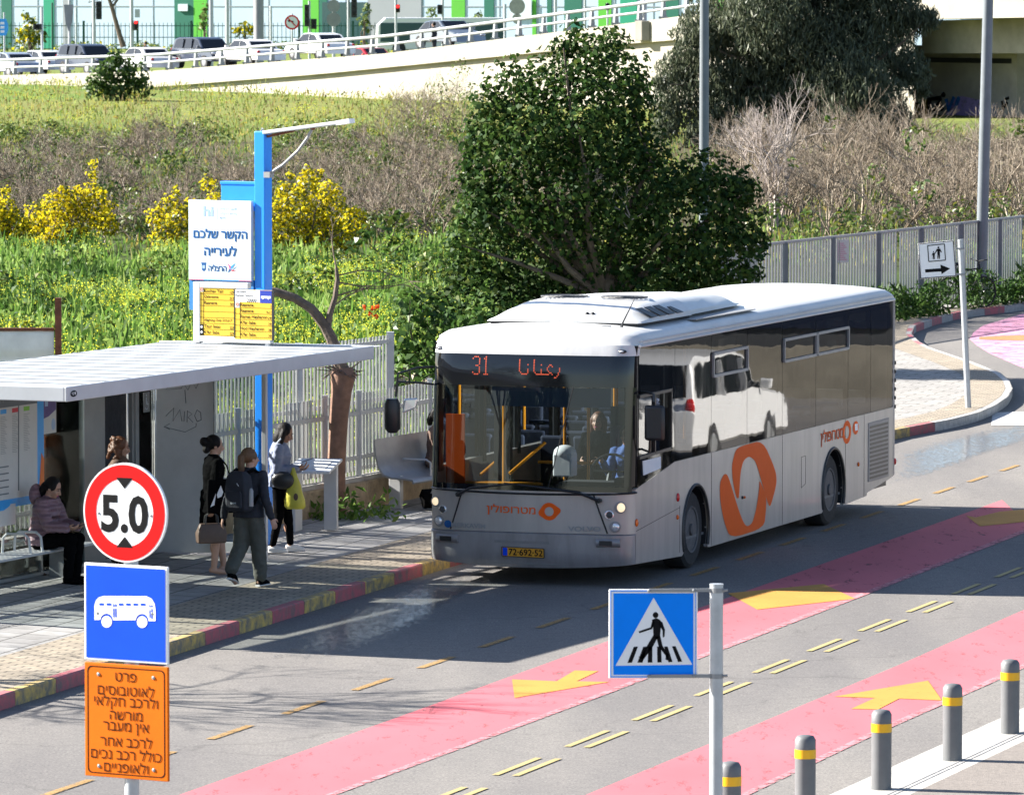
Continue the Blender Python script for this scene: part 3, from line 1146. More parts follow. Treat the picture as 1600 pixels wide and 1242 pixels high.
# number plate
m_ = MB()
pa, pb, pc, pd = (-1.545, .345), (-1.03, .335), (-1.03, .445), (-1.545, .455)
m_.prism([fp(*q, .012) for q in (pa, pb, pc, pd)], (0, -.012, 0))
npl = m_.build('number_plate', 'plate_yellow', bus)
m_ = MB()
m_.poly([fp(x, z, .0265) for x, z in ((-1.535, .352), (-1.478, .351), (-1.478, .446), (-1.535, .448))])
m_.build('country_band', 'blue_film', npl)
m_ = MB()
m_.text('72·692·52', fp(-1.252, .395, .028), (1, 0, -.018), (0, 0, 1), width=.415, height=.078, depth=0, bold=.015)
m_.build('lettering', 'dark_ink', npl)
m_ = MB()
for a, b in ((pa, pb), (pb, pc), (pc, pd), (pd, pa)):
    m_.beam(fp(*a, .026), fp(*b, .026), .008, .008)
m_.build('plate_frame', 'black_plastic', npl)
# front lettering
m_ = MB()
m_.text('מטרופולין', fp(-1.45, .888, .004), (1, 0, -.02), (0, 0, 1), width=.60, height=.13, heb=True, depth=0, bold=.01)
m_.build('lettering', 'orange_logo', body_front)


def fring(m_, cx, cz, r1, r2, off, tails=True):
    n = 36
    v = []
    for i in range(n):
        a = 2 * math.pi * i / n
        ro = r1
        if tails:
            ro = r1 + .35 * r1 * max(0, math.cos(a - .12)) ** 14 + .28 * r1 * max(0, math.cos(a - math.pi - .2)) ** 14
        v.append(fp(cx + ro * math.cos(a), cz + ro * math.sin(a), off))
        v.append(fp(cx + r2 * math.cos(a), cz + r2 * math.sin(a), off))
    m_.add(v, [(2 * i, 2 * ((i + 1) % n), 2 * ((i + 1) % n) + 1, 2 * i + 1) for i in range(n)])


m_ = MB()
fring(m_, -.985, .885, .105, .055, .004)
m_.build('ring_emblem', 'orange_logo', body_front)
m_ = MB()
m_.text('VOLVO', fp(-.56, .69, .014), (1, 0, 0.02), (0, 0, 1), width=.40, height=.062, depth=0, bold=.03)
m_.text('MERKAVIM', fp(-1.98, .688, .014), (1, 0, -.02), (0, 0, 1), width=.42, height=.055, depth=0, bold=.03)
m_.build('maker_lettering', 'steel_grey', body_front)
m_ = MB()
m_.disc(fp(-2.24, .70, .012), (1, 0, -.05), (0, 0, 1), .045)
m_.build('maker_badge', 'navy_ink', body_front)

# windscreen with black band on top
m_ = MB()
zs = [1.125, 1.3, 1.5, 1.75, 2.0, 2.2, 2.36]
fgrid(m_, zs, off=-.004, xs_=[x for x in xe if abs(x - XC) < 1.235])
ws = m_.build('windscreen', 'bus_windshield', bus, smooth=True, angle=180)
m_ = MB()
fgrid(m_, [2.36, 2.5, 2.62, 2.735], off=-.003, xs_=[x for x in xe if abs(x - XC) < 1.24])
db = m_.build('destination_display', 'black_glass', bus, smooth=True, angle=180)
m_ = MB()
fgrid(m_, [1.115, 1.19], off=-.001, xs_=[x for x in xe if abs(x - XC) < 1.24])
for sx in (-1, 1):
    xa, xb = XC + sx * 1.14, XC + sx * 1.243
    xs_ = [xa + (xb - xa) * k / 6 for k in range(7)]
    if sx < 0:
        xs_ = xs_[::-1]
    fgrid(m_, [1.19, 1.5, 1.9, 2.36], off=-.001, xs_=xs_)
m_.build('windscreen_border', 'black_glass', ws, smooth=True, angle=180)
# centre joint of the split windscreen
m_ = MB()
m_.tube([fp(-.72, 2.36, .003), fp(-1.0, 1.15, .003)], .006, 5)
m_.build('pane_joint', 'black_plastic', ws)
# led dots
LED3 = ["01110", "10001", "00001", "00001", "00001", "00110", "00001", "00001", "00001", "10001", "01110"]
LED1 = ["00100", "01100", "00100", "00100", "00100", "00100", "00100", "00100", "00100", "00100", "01110"]
dots = []
pit = .0205
for k, bm in ((0, LED3), (7, LED1)):
    for r, row in enumerate(bm):
        for c, ch in enumerate(row):
            if ch == '1':
                dots.append((-1.955 + (c + k * .85) * pit, 2.70 - r * pit))
ar = []                                         # the arabic place name, column, row
for x in (0, 12):                               # two tall strokes, each with its foot running on
    ar += [(x, r) for r in range(0, 8)] + [(x + 1, 8)]
ar += [(c, 9) for c in range(2, 7)] + [(7, 8), (7, 7), (7, 6), (7, 3)]
ar += [(c, 9) for c in range(14, 25)] + [(18, 8), (18, 7), (18, 6), (18, 3)]
ar += [(25, 8), (26, 8), (24, 7), (23, 6), (23, 5), (24, 4), (25, 3), (26, 3), (27, 4), (27, 9)]
ar += [(33, 5), (33, 6), (33, 7), (32, 8), (32, 9), (31, 10), (30, 11), (29, 11)]
for c, r in ar:
    dots.append((-1.375 + c * .0148, 2.675 - r * .0185))
m_ = MB()
for x, z in dots:
    m_.add([fp(x + .0085 * math.cos(a), z + .0085 * math.sin(a), .0005) for a in (0, 1.047, 2.094, 3.142, 4.189, 5.236)], [(0, 1, 2, 3, 4, 5)])
m_.build('led_characters', 'led', db)
# header over the windscreen, roof
m_ = MB()
fgrid(m_, [2.735, 2.80, 2.86], xs_=xe)
hd = m_.build('roof_header', 'bus_white', bus, smooth=True, angle=180)
for x in (-2.40, -.16):
    m_ = MB()
    m_.ball(fp(x, 2.79), (.055, .02, .022), 12, 6)
    mk = m_.build('marker_lamp', 'black_plastic', hd, smooth=True)
    m_ = MB()
    m_.ball(fp(x, 2.79, .008), (.03, .02, .012), 10, 6)
    m_.build('lens', 'lamp_glass', mk, smooth=True)
prof = [(0, 2.83), (.004, 2.86), (0, 2.90), (-.03, 2.955), (-.09, 2.99), (-.22, 3.015), (-.55, 3.045), (-.9, 3.06), (-1.25, 3.065)]
prof = prof + [(-2.5 - x, z) for x, z in prof[-2::-1]]
rings = []
for u, k in ((None, 0), (.20, .55), (.27, .8), (.40, .95), (.65, 1), (2.0, 1), (4, 1), (6, 1), (8, 1), (10, 1), (11.6, 1), (11.85, .93), (11.96, .72), (12.0, .4)):
    if u is None:
        rings.append([fp(max(-2.5, min(0, x)), 2.86) + Vector((0, .0, 0)) for x, z in prof])
        continue
    ring = []
    for x, z in prof:
        zz = 2.83 + (z - 2.83) * k if z > 2.86 else (2.86 if u < .3 else z)
        y = u + (fu(max(-2.499, min(-.001, x)), 2.86) - .0 if u < .6 else 0) * (1 - (u - .2) / .45 if u < .65 else 0) - (.12 if u < .3 else 0)
        ring.append(Vector((x, max(y, fu(max(-2.5, min(0, x)), 2.86) + (u - .2) * .5 + .02) if u < .65 else u, zz)))
    rings.append(ring)
m_ = MB()
m_.loft(rings, closed=False, cap=False)
m_.f = [f[::-1] for f in m_.f]
roof = m_.build('roof', 'bus_white', bus, smooth=True, angle=55)
m_ = MB()
m_.tube([(.012, .32, 2.845), (.012, 6, 2.845), (.012, 11.95, 2.845)], .018, 8)
m_.tube([(.008, .4, 2.905), (.008, 6, 2.905), (.008, 11.9, 2.905)], .007, 6)
m_.build('rain_gutter', 'white_metal', roof, smooth=True)


# sides
def side_outline(z_front=True):
    """(u, z) outline of the lower side panel with the wheel arches cut out"""
    o = [(.235, .27), (2.10, .20)]
    for c, r, zc in ((2.66, .56, .47), (8.92, .56, .47)):
        a0 = math.pi + .45
        for k in range(15):
            a = a0 - (math.pi + .9) * k / 14
            o.append((c + r * math.cos(a), zc + r * math.sin(a)))
        if c < 5:
            o += [(3.25, .21), (8.36, .21)]
    o += [(9.5, .23), (10.6, .26), (10.62, .30), (11.96, .42)]
    return o


low = side_outline()
left_top = [(11.96, 1.37), (1.80, 1.37), (.23, 1.16)]
m_ = MB()
m_.prism([(-.001, u, z) for u, z in low + left_top], (-.05, 0, 0))
sl = m_.build('side_panel', 'bus_silver', bus)
m_ = MB()
m_.prism([(-2.499, u, z) for u, z in (low + [(11.96, 1.37), (.23, 1.37)])[::-1]], (.05, 0, 0))
m_.build('side_panel', 'bus_silver', bus)
# black beltline frame above (pillars behind the glass)
for xx, sgn in ((-.012, -1), (-2.488, 1)):
    m_ = MB()
    pil = [(.30, .46)] + ([(1.70, 1.80)] if sgn < 0 else [(1.95, 2.05)]) + [(c - .045, c + .045) for c in (3.33, 4.89, 6.49, 8.07, 9.65, 10.79)] + [(11.85, 11.95)]
    for u0, u1 in pil:
        m_.box(min(xx, xx + sgn * .05), max(xx, xx + sgn * .05), u0, u1, 1.30 if sgn > 0 or u0 > 1 else 1.18, 2.85)
    m_.box(min(xx, xx + sgn * .05), max(xx, xx + sgn * .05), .3, 11.95, 2.75, 2.855)
    m_.build('window_pillars', 'black_plastic', bus)
cuts = [1.80, 3.33, 4.89, 6.49, 8.07, 9.65, 10.79, 11.94]
for a, b in zip(cuts, cuts[1:]):
    m_ = MB()
    m_.add([(-.004, a + .006, 1.375), (-.004, b - .006, 1.375), (-.004, b - .006, 2.83), (-.004, a + .006, 2.83)], [(0, 1, 2, 3)])
    w = m_.build('side_window', 'bus_glass', bus)
    if a in (3.33, 6.49, 8.07):
        m_ = MB()
        y0, y1, z0, z1 = a + .04, b - .03, 2.31, 2.585
        for p0, p1 in (((y0, z0), (y1, z0)), ((y0, z1), (y1, z1)), ((y0, z0), (y0, z1)), ((y1, z0), (y1, z1))):
            m_.beam((.004, *p0), (.004, *p1), .035, .035)
        m_.build('sliding_frame', 'steel_grey', w)
    m_ = MB()
    m_.add([(-2.496, a + .006, 1.375), (-2.496, b - .006, 1.375), (-2.496, b - .006, 2.83), (-2.496, a + .006, 2.83)], [(3, 2, 1, 0)])
    m_.build('side_window', 'shelter_glass', bus)
# driver's window: dark upper band, opening pane, dark wedge under it
m_ = MB()
m_.add([(-.004, .36, 2.26), (-.004, 1.795, 2.26), (-.004, 1.795, 2.83), (-.004, .36, 2.83)], [(0, 1, 2, 3)])
m_.add([(-.004, .30, 1.17), (-.004, 1.795, 1.375), (-.004, 1.795, 1.55), (-.004, .30, 1.51)], [(0, 1, 2, 3)])
m_.add([(-.004, 1.62, 1.55), (-.004, 1.795, 1.55), (-.004, 1.795, 2.26), (-.004, 1.62, 2.26)], [(0, 1, 2, 3)])
dw = m_.build('driver_window', 'bus_glass', bus)
m_ = MB()
m_.add([(-.006, .36, 1.52), (-.006, .95, 1.53), (-.006, .95, 2.25), (-.006, .36, 2.25)], [(0, 1, 2, 3)])
m_.build('sliding_pane', 'bus_glass', dw)
m_ = MB()
for p0, p1 in (((.33, 1.52), (1.64, 1.55)), ((.33, 2.25), (1.64, 2.25)), ((1.62, 1.54), (1.62, 2.25)), ((.95, 1.53), (.95, 2.25))):
    m_.beam((.002, *p0), (.002, *p1), .03, .035)
m_.build('window_frame', 'black_plastic', dw)
m_ = MB()
m_.prism([(.001, u, z) for u, z in ((.52, 1.30), (1.22, 1.335), (1.22, 1.475), (.49, 1.475))], (-.004, 0, 0))
m_.build('white_sticker', 'board_white', dw)
# front right door side: two glazed leaves
m_ = MB()
m_.add([(-2.496, .42, .5), (-2.496, 1.95, .5), (-2.496, 1.95, 2.8), (-2.496, .42, 2.8)], [(3, 2, 1, 0)])
m_.build('door', 'shelter_glass', bus)
# panel joints, flap, markers
m_ = MB()
for u, z0, z1 in ((3.33, .22, 1.37), (6.49, .22, 1.37), (10.46, .26, 1.37), (9.52, .60, 1.37), (2.0, .25, .82)):
    m_.box(-.002, .0015, u - .005, u + .005, z0, z1)
m_.beam((0, .235, .66), (0, 2.0, .80), .003, .007)
for p0, p1 in (((7.38, .62), (7.38, 1.02)), ((7.58, .66), (7.58, 1.02)), ((7.38, 1.02), (7.58, 1.02)), ((7.38, .62), (7.58, .66))):
    m_.beam((0, *p0), (0, *p1), .003, .008)
m_.build('panel_seam', 'black_plastic', sl)
for u, z, s, mt in ((1.91, .93, .045, 'red_lamp'), (1.89, .69, .03, 'amber'), (10.15, .72, .03, 'amber'), (.245, .76, .04, 'amber'), (4.66, .71, .022, 'black_plastic'), (4.75, .705, .018, 'amber')):
    m_ = MB()
    m_.ball((.004, u, z), (.02, s, s if s < .04 else s * 1.2), 12, 8)
    m_.build('side_marker', mt, sl, smooth=True)
# engine grille
m_ = MB()
m_.box(-.003, .008, 10.66, 11.72, .44, 1.24)
gr = m_.build('engine_grille', 'bus_grille', bus, bevel=.004)
m_ = MB()
for k in range(13):
    z = .475 + k * .057
    m_.prism([(.0085, 10.72, z), (.0085, 11.66, z), (.0085, 11.66, z + .03), (.0085, 10.72, z + .03)], (.003, 0, 0))
m_.build('louvre_slots', 'black_plastic', gr)
# big ring emblem and small lettering
L1 = [(3.87, 1.07), (4.04, 1.04), (4.49, .58), (4.72, .39), (4.89, .32), (5.12, .35), (5.3, .52), (5.43, .77), (5.43, .88), (5.74, .65), (5.74, .48), (5.65, .245), (4.15, .235), (3.87, .47), (3.7, .74), (3.68, .97)]
L2 = [(4.2, 1.15), (4.37, 1.335), (4.71, 1.362), (5.58, 1.362), (6.17, .94), (6.23, .77), (5.94, .49), (5.84, .52), (5.58, .79), (5.27, 1.12), (4.97, 1.21), (4.71, 1.17), (4.58, 1.03), (4.52, .69), (4.38, .75), (4.24, .96)]


def smooth_poly(p, n=3):
    for _ in range(n - 1):
        q = []
        for a, b in zip(p, p[1:] + p[:1]):
            q += [(a[0] * .8 + b[0] * .2, a[1] * .8 + b[1] * .2), (a[0] * .2 + b[0] * .8, a[1] * .2 + b[1] * .8)]
        p = q
    return p


m_ = MB()
for L_ in (L1, L2):
    m_.poly([(.0025, u, z) for u, z in smooth_poly(L_)])
m_.build('ring_emblem', 'orange_logo', sl)
m_ = MB()
m_.text('מטרופולין', (.0025, 8.84, 1.19), (0, 1, 0), (0, 0, 1), width=1.10, height=.22, heb=True, depth=0, bold=.01)
n = 30
for cu_, cz, r1, r2, ku in ((9.58, 1.19, .155, .085, 1.35), (10.02, 1.22, .09, .0, 1.6)):
    v = []
    for i in range(n):
        a = 2 * math.pi * i / n
        v += [(.0025, cu_ + ku * r1 * math.cos(a), cz + r1 * math.sin(a)), (.0025, cu_ + ku * r2 * math.cos(a), cz + r2 * math.sin(a))]
    m_.add(v, [(2 * i, 2 * ((i + 1) % n), 2 * ((i + 1) % n) + 1, 2 * i + 1) for i in range(n)])
m_.build('lettering', 'orange_logo', sl)
m_ = MB()
m_.box(-.001, .0035, 9.98, 10.12, 1.18, 1.27)
m_.build('info_sticker', 'white_film', sl)
# rear
m_ = MB()
m_.box(-2.5, 0, 11.96, 12.0, .42, 1.6)
m_.box(-2.5, 0, 11.96, 12.0, 2.55, 2.86)
m_.box(-2.5, -2.2, 11.96, 12.0, 1.6, 2.55)
m_.box(-.3, 0, 11.96, 12.0, 1.6, 2.55)
rr = m_.build('rear_panel', 'bus_silver', bus, bevel=.01)
m_ = MB()
m_.box(-.03, .006, 11.955, 12.035, .43, 2.86)
m_.build('rear_corner_trim', 'bus_bumper', rr, bevel=.015)
m_ = MB()
m_.box(-2.2, -.3, 11.97, 11.99, 1.6, 2.55)
m_.build('rear_window', 'bus_glass', rr)
for k in range(6):
    m_ = MB()
    m_.box(.004, .02, 12.0, 12.03, 1.35 + k * .12, 1.40 + k * .12)
    m_.build('hinge', 'black_plastic', rr)
m_ = MB()
m_.ball((.0, 12.03, .62), (.03, .03, .05), 10, 6)
m_.build('tail_lamp', 'red_lamp', rr, smooth=True)


# wheels
def wheel(cx, cy, r, parent, inward, nm='wheel'):
    m2 = MB()
    rg = []
    for rr_, x in ((r * .58, -.02), (r * .62, 0), (r * .9, .0), (r * .985, -.03), (r, -.07), (r, -.22), (r * .98, -.27), (r * .6, -.28)):
        rg.append([Vector((cx + x * inward, cy + rr_ * math.cos(a), r + rr_ * math.sin(a))) for a in np.linspace(0, 2 * math.pi, 36, endpoint=False)])
    m2.loft(rg, cap=False)
    w_ = m2.build(nm, 'rubber', parent, smooth=True, angle=35)
    m2 = MB()
    rg = []
    for rr_, x in ((r * .62, -.012), (r * .6, .008), (r * .55, -.0), (r * .50, -.06), (r * .34, -.09), (r * .30, -.05), (r * .17, -.045), (r * .15, .015), (r * .05, .02)):
        rg.append([Vector((cx + x * inward, cy + rr_ * math.cos(a), r + rr_ * math.sin(a))) for a in np.linspace(0, 2 * math.pi, 28, endpoint=False)])
    m2.loft(rg, cap=True)
    for k in range(10):
        a = 2 * math.pi * k / 10
        m2.cyl((cx - .05 * inward, cy + r * .25 * math.cos(a), r + r * .25 * math.sin(a)), (inward, 0, 0), .016, .03, 6)
    rm = m2.build('rim', 'hub', w_, smooth=True, angle=35)
    m2 = MB()
    for k in range(10):
        a = 2 * math.pi * (k + .5) / 10
        c = Vector((cx - .070 * inward, cy + r * .425 * math.cos(a), r + r * .425 * math.sin(a)))
        m2.cyl(c, (inward, 0, 0), .032, .006, 8)
    m2.build('hand_holes', 'black_plastic', rm)
    return w_


for cy in (2.66, 8.92):
    wheel(-.05, cy, .475, bus, 1)
    wheel(-2.45, cy, .475, bus, -1)
    for xx, s in ((-.001, 1), (-2.499, -1)):
        m_ = MB()
        ar_ = [(cy + .555 * math.cos(a), .47 + .555 * math.sin(a)) for a in np.linspace(math.pi + .4, -.4, 22)]
        m_.tube([(xx, u, z) for u, z in ar_], .022, 6)
        m_.loft([[Vector((xx - s * k, u, z)) for u, z in ar_] for k in (.03, .5)], closed=False, cap=False)
        m_.build('wheel_arch', 'black_plastic', bus, smooth=True)
# underbody, floor, ceiling
m_ = MB()
m_.box(-2.0, -.5, .6, 11.8, .26, .36)
m_.box(-2.42, -.08, 3.3, 8.3, .26, .36)
m_.box(-2.42, -.08, 9.5, 11.9, .30, .5)
m_.build('underbody', 'black_plastic', bus)
m_ = MB()
m_.box(-2.44, -.06, .35, 11.9, .37, .40)
m_.box(-2.44, -.06, .42, 11.9, 2.80, 2.82)
m_.build('interior_lining', 'interior', bus)
# interior
m_ = MB()
m_.box(-2.30, -.10, .32, .75, .55, 1.06)
m_.box(-1.05, -.12, .5, .95, .9, 1.20)
dash = m_.build('dashboard', 'interior_dark', bus, bevel=.04)
m_ = MB()
rgn = [Vector((-.55 + .23 * math.cos(a), .98 + .09 * math.sin(a), 1.30 + .20 * math.sin(a))) for a in np.linspace(0, 2 * math.pi, 24)]
m_.tube(rgn, .016, 6, cap=False)
m_.tube([(-.55, .98, 1.3), (-.55, .85, 1.1)], .03, 8)
m_.tube([(-.78, .98, 1.3), (-.32, .98, 1.3)], .012, 6)
m_.build('steering_wheel', 'black_plastic', dash, smooth=True)
m_ = MB()
m_.box(-1.25, -1.02, .95, 1.2, 1.22, 1.50)
m_.ball((-1.135, 1.07, 1.5), (.14, .14, .10), 12, 8)
m_.build('ticket_machine', 'white_film', dash, bevel=.02, smooth=True)
m_ = MB()
m_.box(-.88, -.2, 1.55, 1.95, .75, 1.05)
m_.box(-.85, -.25, 1.9, 2.05, 1.0, 1.78)
m_.build('driver_seat', 'seat_cloth', bus, bevel=.05)
m_ = MB()
rails = [[(-1.82, .85, 1.12), (-1.82, .85, 2.10), (-1.74, .95, 2.2)], [(-1.80, 1.0, 1.24), (-1.47, 1.35, 1.60)], [(-1.17, 2.1, .5), (-1.17, 2.1, 2.25)], [(-.85, 2.2, .5), (-.85, 2.2, 2.25)],
         [(-1.80, 2.1, 1.30), (-.85, 2.1, 1.30)], [(-2.40, .55, 1.16), (-1.25, .55, 1.16)], [(-2.2, 1.1, 1.2), (-1.95, 1.5, 1.5)], [(-1.82, 3.2, .5), (-1.82, 3.2, 2.6)], [(-.6, 4.2, .5), (-.6, 4.2, 2.6)], [(-1.9, 5.5, .5), (-1.9, 5.5, 2.6)]]
for r in rails:
    m_.tube(r, .020, 8)
m_.build('handrail', 'handrail', bus, smooth=True)
m_ = MB()
m_.box(-2.43, -2.20, .52, .55, .55, 1.98)
m_.build('orange_partition', 'orange_logo', bus)
m_ = MB()
m_.box(-2.06, -1.86, 1.2, 1.3, .5, 2.5)
m_.build('door_post', 'interior_dark', bus)
m_ = MB()
fgrid(m_, [2.12, 2.35], off=-.06, xs_=[x for x in xe if -1.75 < x < -.28])
m_.build('sun_blind', 'visor', bus, smooth=True)
m_ = MB()
m_.box(-.9, -.08, 2.12, 2.16, .4, 2.0)
m_.box(-.35, -.1, .5, .9, 1.2, 1.26)
m_.build('driver_partition', 'interior_dark', bus)
for y in (2.75, 3.6, 4.45, 5.3, 6.2, 7.1, 8.0, 8.9, 9.8, 10.7):
    for x in (-2.2, -1.78, -.72, -.30):
        if y < 3 and x < -1.5:
            continue
        m_ = MB()
        m_.box(x - .19, x + .19, y - .05, y + .4, .78, .88)
        m_.box(x - .19, x + .19, y + .38, y + .46, .85, 1.48)
        m_.build('passenger_seat', 'seat_cloth', bus, bevel=.03)
# wipers
for pts in ([(-2.10, 1.06), (-1.95, 1.14), (-1.55, 1.19)], [(-.38, 1.03), (-.62, 1.12), (-1.35, 1.20)]):
    m_ = MB()
    m_.tube([fp(x, z, .05) for x, z in pts], [.022, .016, .010], 6)
    m_.tube([fp(pts[0][0], pts[0][1], -.01), fp(pts[0][0], pts[0][1], .06)], .03, 8)
    b0, b1 = pts[1], (pts[2][0] + (pts[2][0] - pts[1][0]) * .25, pts[2][1] + .01)
    m_.tube([fp(*b0, .03), fp(*b1, .03)], .009, 5)
    m_.build('wiper', 'black_plastic', bus, smooth=True)
# mirrors
m_ = MB()
pm = [(-2.49, .25, 2.56), (-2.62, .05, 2.56), (-2.78, -.18, 2.50), (-2.80, -.20, 2.22)]
m_.tube(pm, .014, 8)
m_.tube([(-2.49, .25, 2.35), (-2.62, .05, 2.38), (-2.79, -.19, 2.40)], .012, 8)
m_.tube([(-2.68, -.05, 2.385), (-2.68, -.05, 2.545)], .010, 6)
ma = m_.build('mirror', 'black_plastic', bus, smooth=True)
m_ = MB()
m_.tube([(-2.84, -.22, 2.20), (-2.84, -.22, 2.14), (-2.84, -.20, 1.84), (-2.84, -.2, 1.79)], [(.07, .06), (.095, .08), (.095, .075), (.05, .05)], 14)
m_.build('mirror_housing', 'black_plastic', ma, smooth=True)
m_ = MB()
m_.prism([(-2.72, -.20, 2.02), (-2.58, -.14, 2.08), (-2.55, -.12, 2.21), (-2.70, -.19, 2.20)], (-.02, .04, 0))
m_.build('wide_mirror', 'lamp_glass', ma, bevel=.02)
m_ = MB()
m_.tube([(.0, .42, 2.30), (.10, .35, 2.30), (.20, .26, 2.29), (.21, .24, 2.2)], .016, 8)
m_.tube([(.0, .45, 1.62), (.14, .30, 1.60), (.16, .25, 1.75)], .014, 8)
ma = m_.build('mirror', 'black_plastic', bus, smooth=True)
m_ = MB()
m_.box(.10, .345, .20, .27, 1.74, 2.16)
m_.build('mirror_housing', 'black_plastic', ma, bevel=.05, smooth=True)

# roof air conditioning unit
m_ = MB()
m_.box(-2.12, -.30, 1.24, 3.40, 3.02, 3.075)
m_.build('unit_base', 'black_plastic', roof, bevel=.01)
m_ = MB()


def podring(u, x0, x1, z1, s=.28):
    zb_ = 3.066
    return [Vector((x1, u, zb_)), Vector((x1 - .02, u, zb_ + (z1 - zb_) * .25)), Vector((x1 - s * .55, u, zb_ + (z1 - zb_) * .75)), Vector((x1 - s, u, z1)), Vector(((x0 + x1) / 2, u, z1 + .02)), Vector((x0 + s, u, z1)),
            Vector((x0 + s * .55, u, zb_ + (z1 - zb_) * .75)), Vector((x0 + .02, u, zb_ + (z1 - zb_) * .25)), Vector((x0, u, zb_))]


m_.loft([podring(1.20, -2.14, -.28, 3.075), podring(1.28, -2.17, -.25, 3.13), podring(1.55, -2.17, -.24, 3.215), podring(2.0, -2.17, -.24, 3.27), podring(2.7, -2.17, -.24, 3.29), podring(3.30, -2.17, -.24, 3.29)], closed=False, cap=True)
pod = m_.build('air_conditioner', 'bus_white', roof, smooth=True, angle=28)
m_ = MB()
m_.loft([podring(3.32, -2.14, -.28, 3.27), podring(4.5, -2.12, -.32, 3.25), podring(5.6, -2.08, -.36, 3.21), podring(6.15, -2.0, -.46, 3.08)], closed=False, cap=True)
m_.build('roof_fairing', 'bus_white', roof, smooth=True, angle=28)
m_ = MB()
for k in range(4):
    a = 1.66 + k * .345
    x0, x1, tz = -.246, (-.372 if k < 3 else -.330), (3.232 if k < 3 else 3.20)
    m_.prism([(x0, a, 3.118), (x0, a + .25, 3.118), (x1, a - .02, tz), (x1, a - .27 + (.12 if k == 3 else 0), tz)], (.008, 0, .006))
m_.build('vent_slots', 'black_plastic', pod)
m_ = MB()
for cx, cy in ((-1.6, 2.5), (-.85, 2.5)):
    for k in range(5):
        r = .06 + .055 * k
        m_.tube([(cx + r * math.cos(a), cy + r * math.sin(a), 3.315) for a in np.linspace(0, 2 * math.pi, 20)], .010, 4, cap=False)
m_.build('fan_grilles', 'interior_dark', pod)
m_ = MB()
for x in (-.95, -.88):
    m_.ball((x, 1.35, 3.16), (.03, .03, .03), 8, 6)
m_.build('drain_holes', 'black_plastic', pod)
m_ = MB()
m_.tube([(-.42, 1.0, 3.03), (-.40, 1.0, 3.09), (-.25, .98, 3.38)], [.022, .012, .004], 6)
m_.build('aerial', 'black_plastic', roof)
m_ = MB()
m_.box(-.62, -.52, .85, .92, 3.03, 3.052)
m_.build('roof_lamp', 'interior_dark', roof)
m_ = MB()
m_.box(-.22, -.10, 3.0, 5.6, 3.018, 3.03)
m_.build('roof_walkway', 'rail_steel', roof)

# ------------------------------------------------------------------ bus shelter (local x: towards the kerb, y: along the street, z: up)
SH = math.radians(22.4)
SO = Vector((-4.77, 63.93, 0))
PZ = .20                                        # mean pavement height under it
shel = thing('bus_shelter', 'grey steel bus shelter with white ribbed roof and glass back', 'bus shelter', (SO.x, SO.y, 0), -SH)


def S(x, y, z=0):
    return Vector((SO.x + x * math.cos(SH) + y * math.sin(SH), SO.y - x * math.sin(SH) + y * math.cos(SH), z))


RW, RL = 2.80, 8.1
m_ = MB()
m_.box(-RW, 0, 0, RL, 2.70, 2.80)
rf = m_.build('roof', 'white_metal', shel, bevel=.008)
m_ = MB()
for k in range(15):
    y = .12 + k * .56
    m_.box(-RW + .03, -.02, y + .03, y + .52, 2.80, 2.806)
m_.build('roof_sheets', 'white_metal', rf)
m_ = MB()
for k in range(15):
    y = .105 + k * .56
    m_.box(-RW + .03, -.02, y, y + .032, 2.80, 2.814)
m_.build('roof_joints', 'steel_grey', rf)
m_ = MB()
m_.box(0, .03, -.03, RL + .03, 2.665, 2.825)
m_.box(-RW, 0, -.03, 0, 2.665, 2.825)
m_.box(-RW, 0, RL, RL + .03, 2.665, 2.825)
fs = m_.build('fascia', 'white_metal', rf, bevel=.01)
m_ = MB()
fr_ = [(.034, .08 + .05 * math.cos(a) * (1.6 if math.cos(a) > 0 else 1.6), 2.745 + .035 * math.sin(a)) for a in np.linspace(0, 2 * math.pi, 16, endpoint=False)]
m_.poly([(x, y + .05, z) for x, y, z in fr_])
m_.build('maker_mark', 'dark_ink', fs)
m_ = MB()
m_.text('דפי', (.036, .13, 2.745), (0, 1, 0), (0, 0, 1), width=.10, height=.03, heb=True, depth=0)
m_.build('mark_lettering', 'white_film', fs)
BW = -2.82                                      # back wall
for x, y, s in ((-1.36, 8.02, .06), (BW, 7.45, .09), (BW, 1.2, .09), (BW, .1, .09)):
    m_ = MB()
    m_.box(x - s / 2, x + s / 2, y - s / 2, y + s / 2, .15, 2.70)
    m_.build('post', 'steel_light' if x > -2 else 'steel_grey', shel, bevel=.008)
m_ = MB()
m_.box(BW - .04, BW + .02, 6.07, 6.62, .2, 2.70)
m_.box(BW - .04, BW + .02, 7.36, 7.54, .2, 2.70)
m_.build('back_panel', 'steel_grey', shel, bevel=.006)
m_ = MB()
m_.box(BW - .12, BW - .07, 6.60, 7.38, .2, 2.62)
m_.build('dark_back_panel', 'cloth_navy', shel)
for y0, y1 in ((.15, 1.15), (1.25, 4.95), (4.95, 6.07), (7.54, 8.02)):
    m_ = MB()
    m_.box(BW - .006, BW + .006, y0, y1, .30, 2.62)
    m_.build('glass_pane', 'shelter_glass', shel)
m_ = MB()
m_.box(BW - .025, BW + .025, .15, 8.05, .26, .30)
m_.box(BW - .025, BW + .025, .15, 8.05, 2.62, 2.70)
m_.box(BW - .015, BW + .02, 4.93, 4.97, .3, 2.62)
m_.build('glazing_rail', 'steel_grey', shel)
# end wall
m_ = MB()
m_.prism([(-2.80, 8.0, .27), (-2.08, 8.12, .27), (-2.08, 8.18, .27), (-2.80, 8.06, .27)], (0, 0, 2.43))
ew = m_.build('end_panel', 'steel_light', shel, bevel=.008)
m_ = MB()


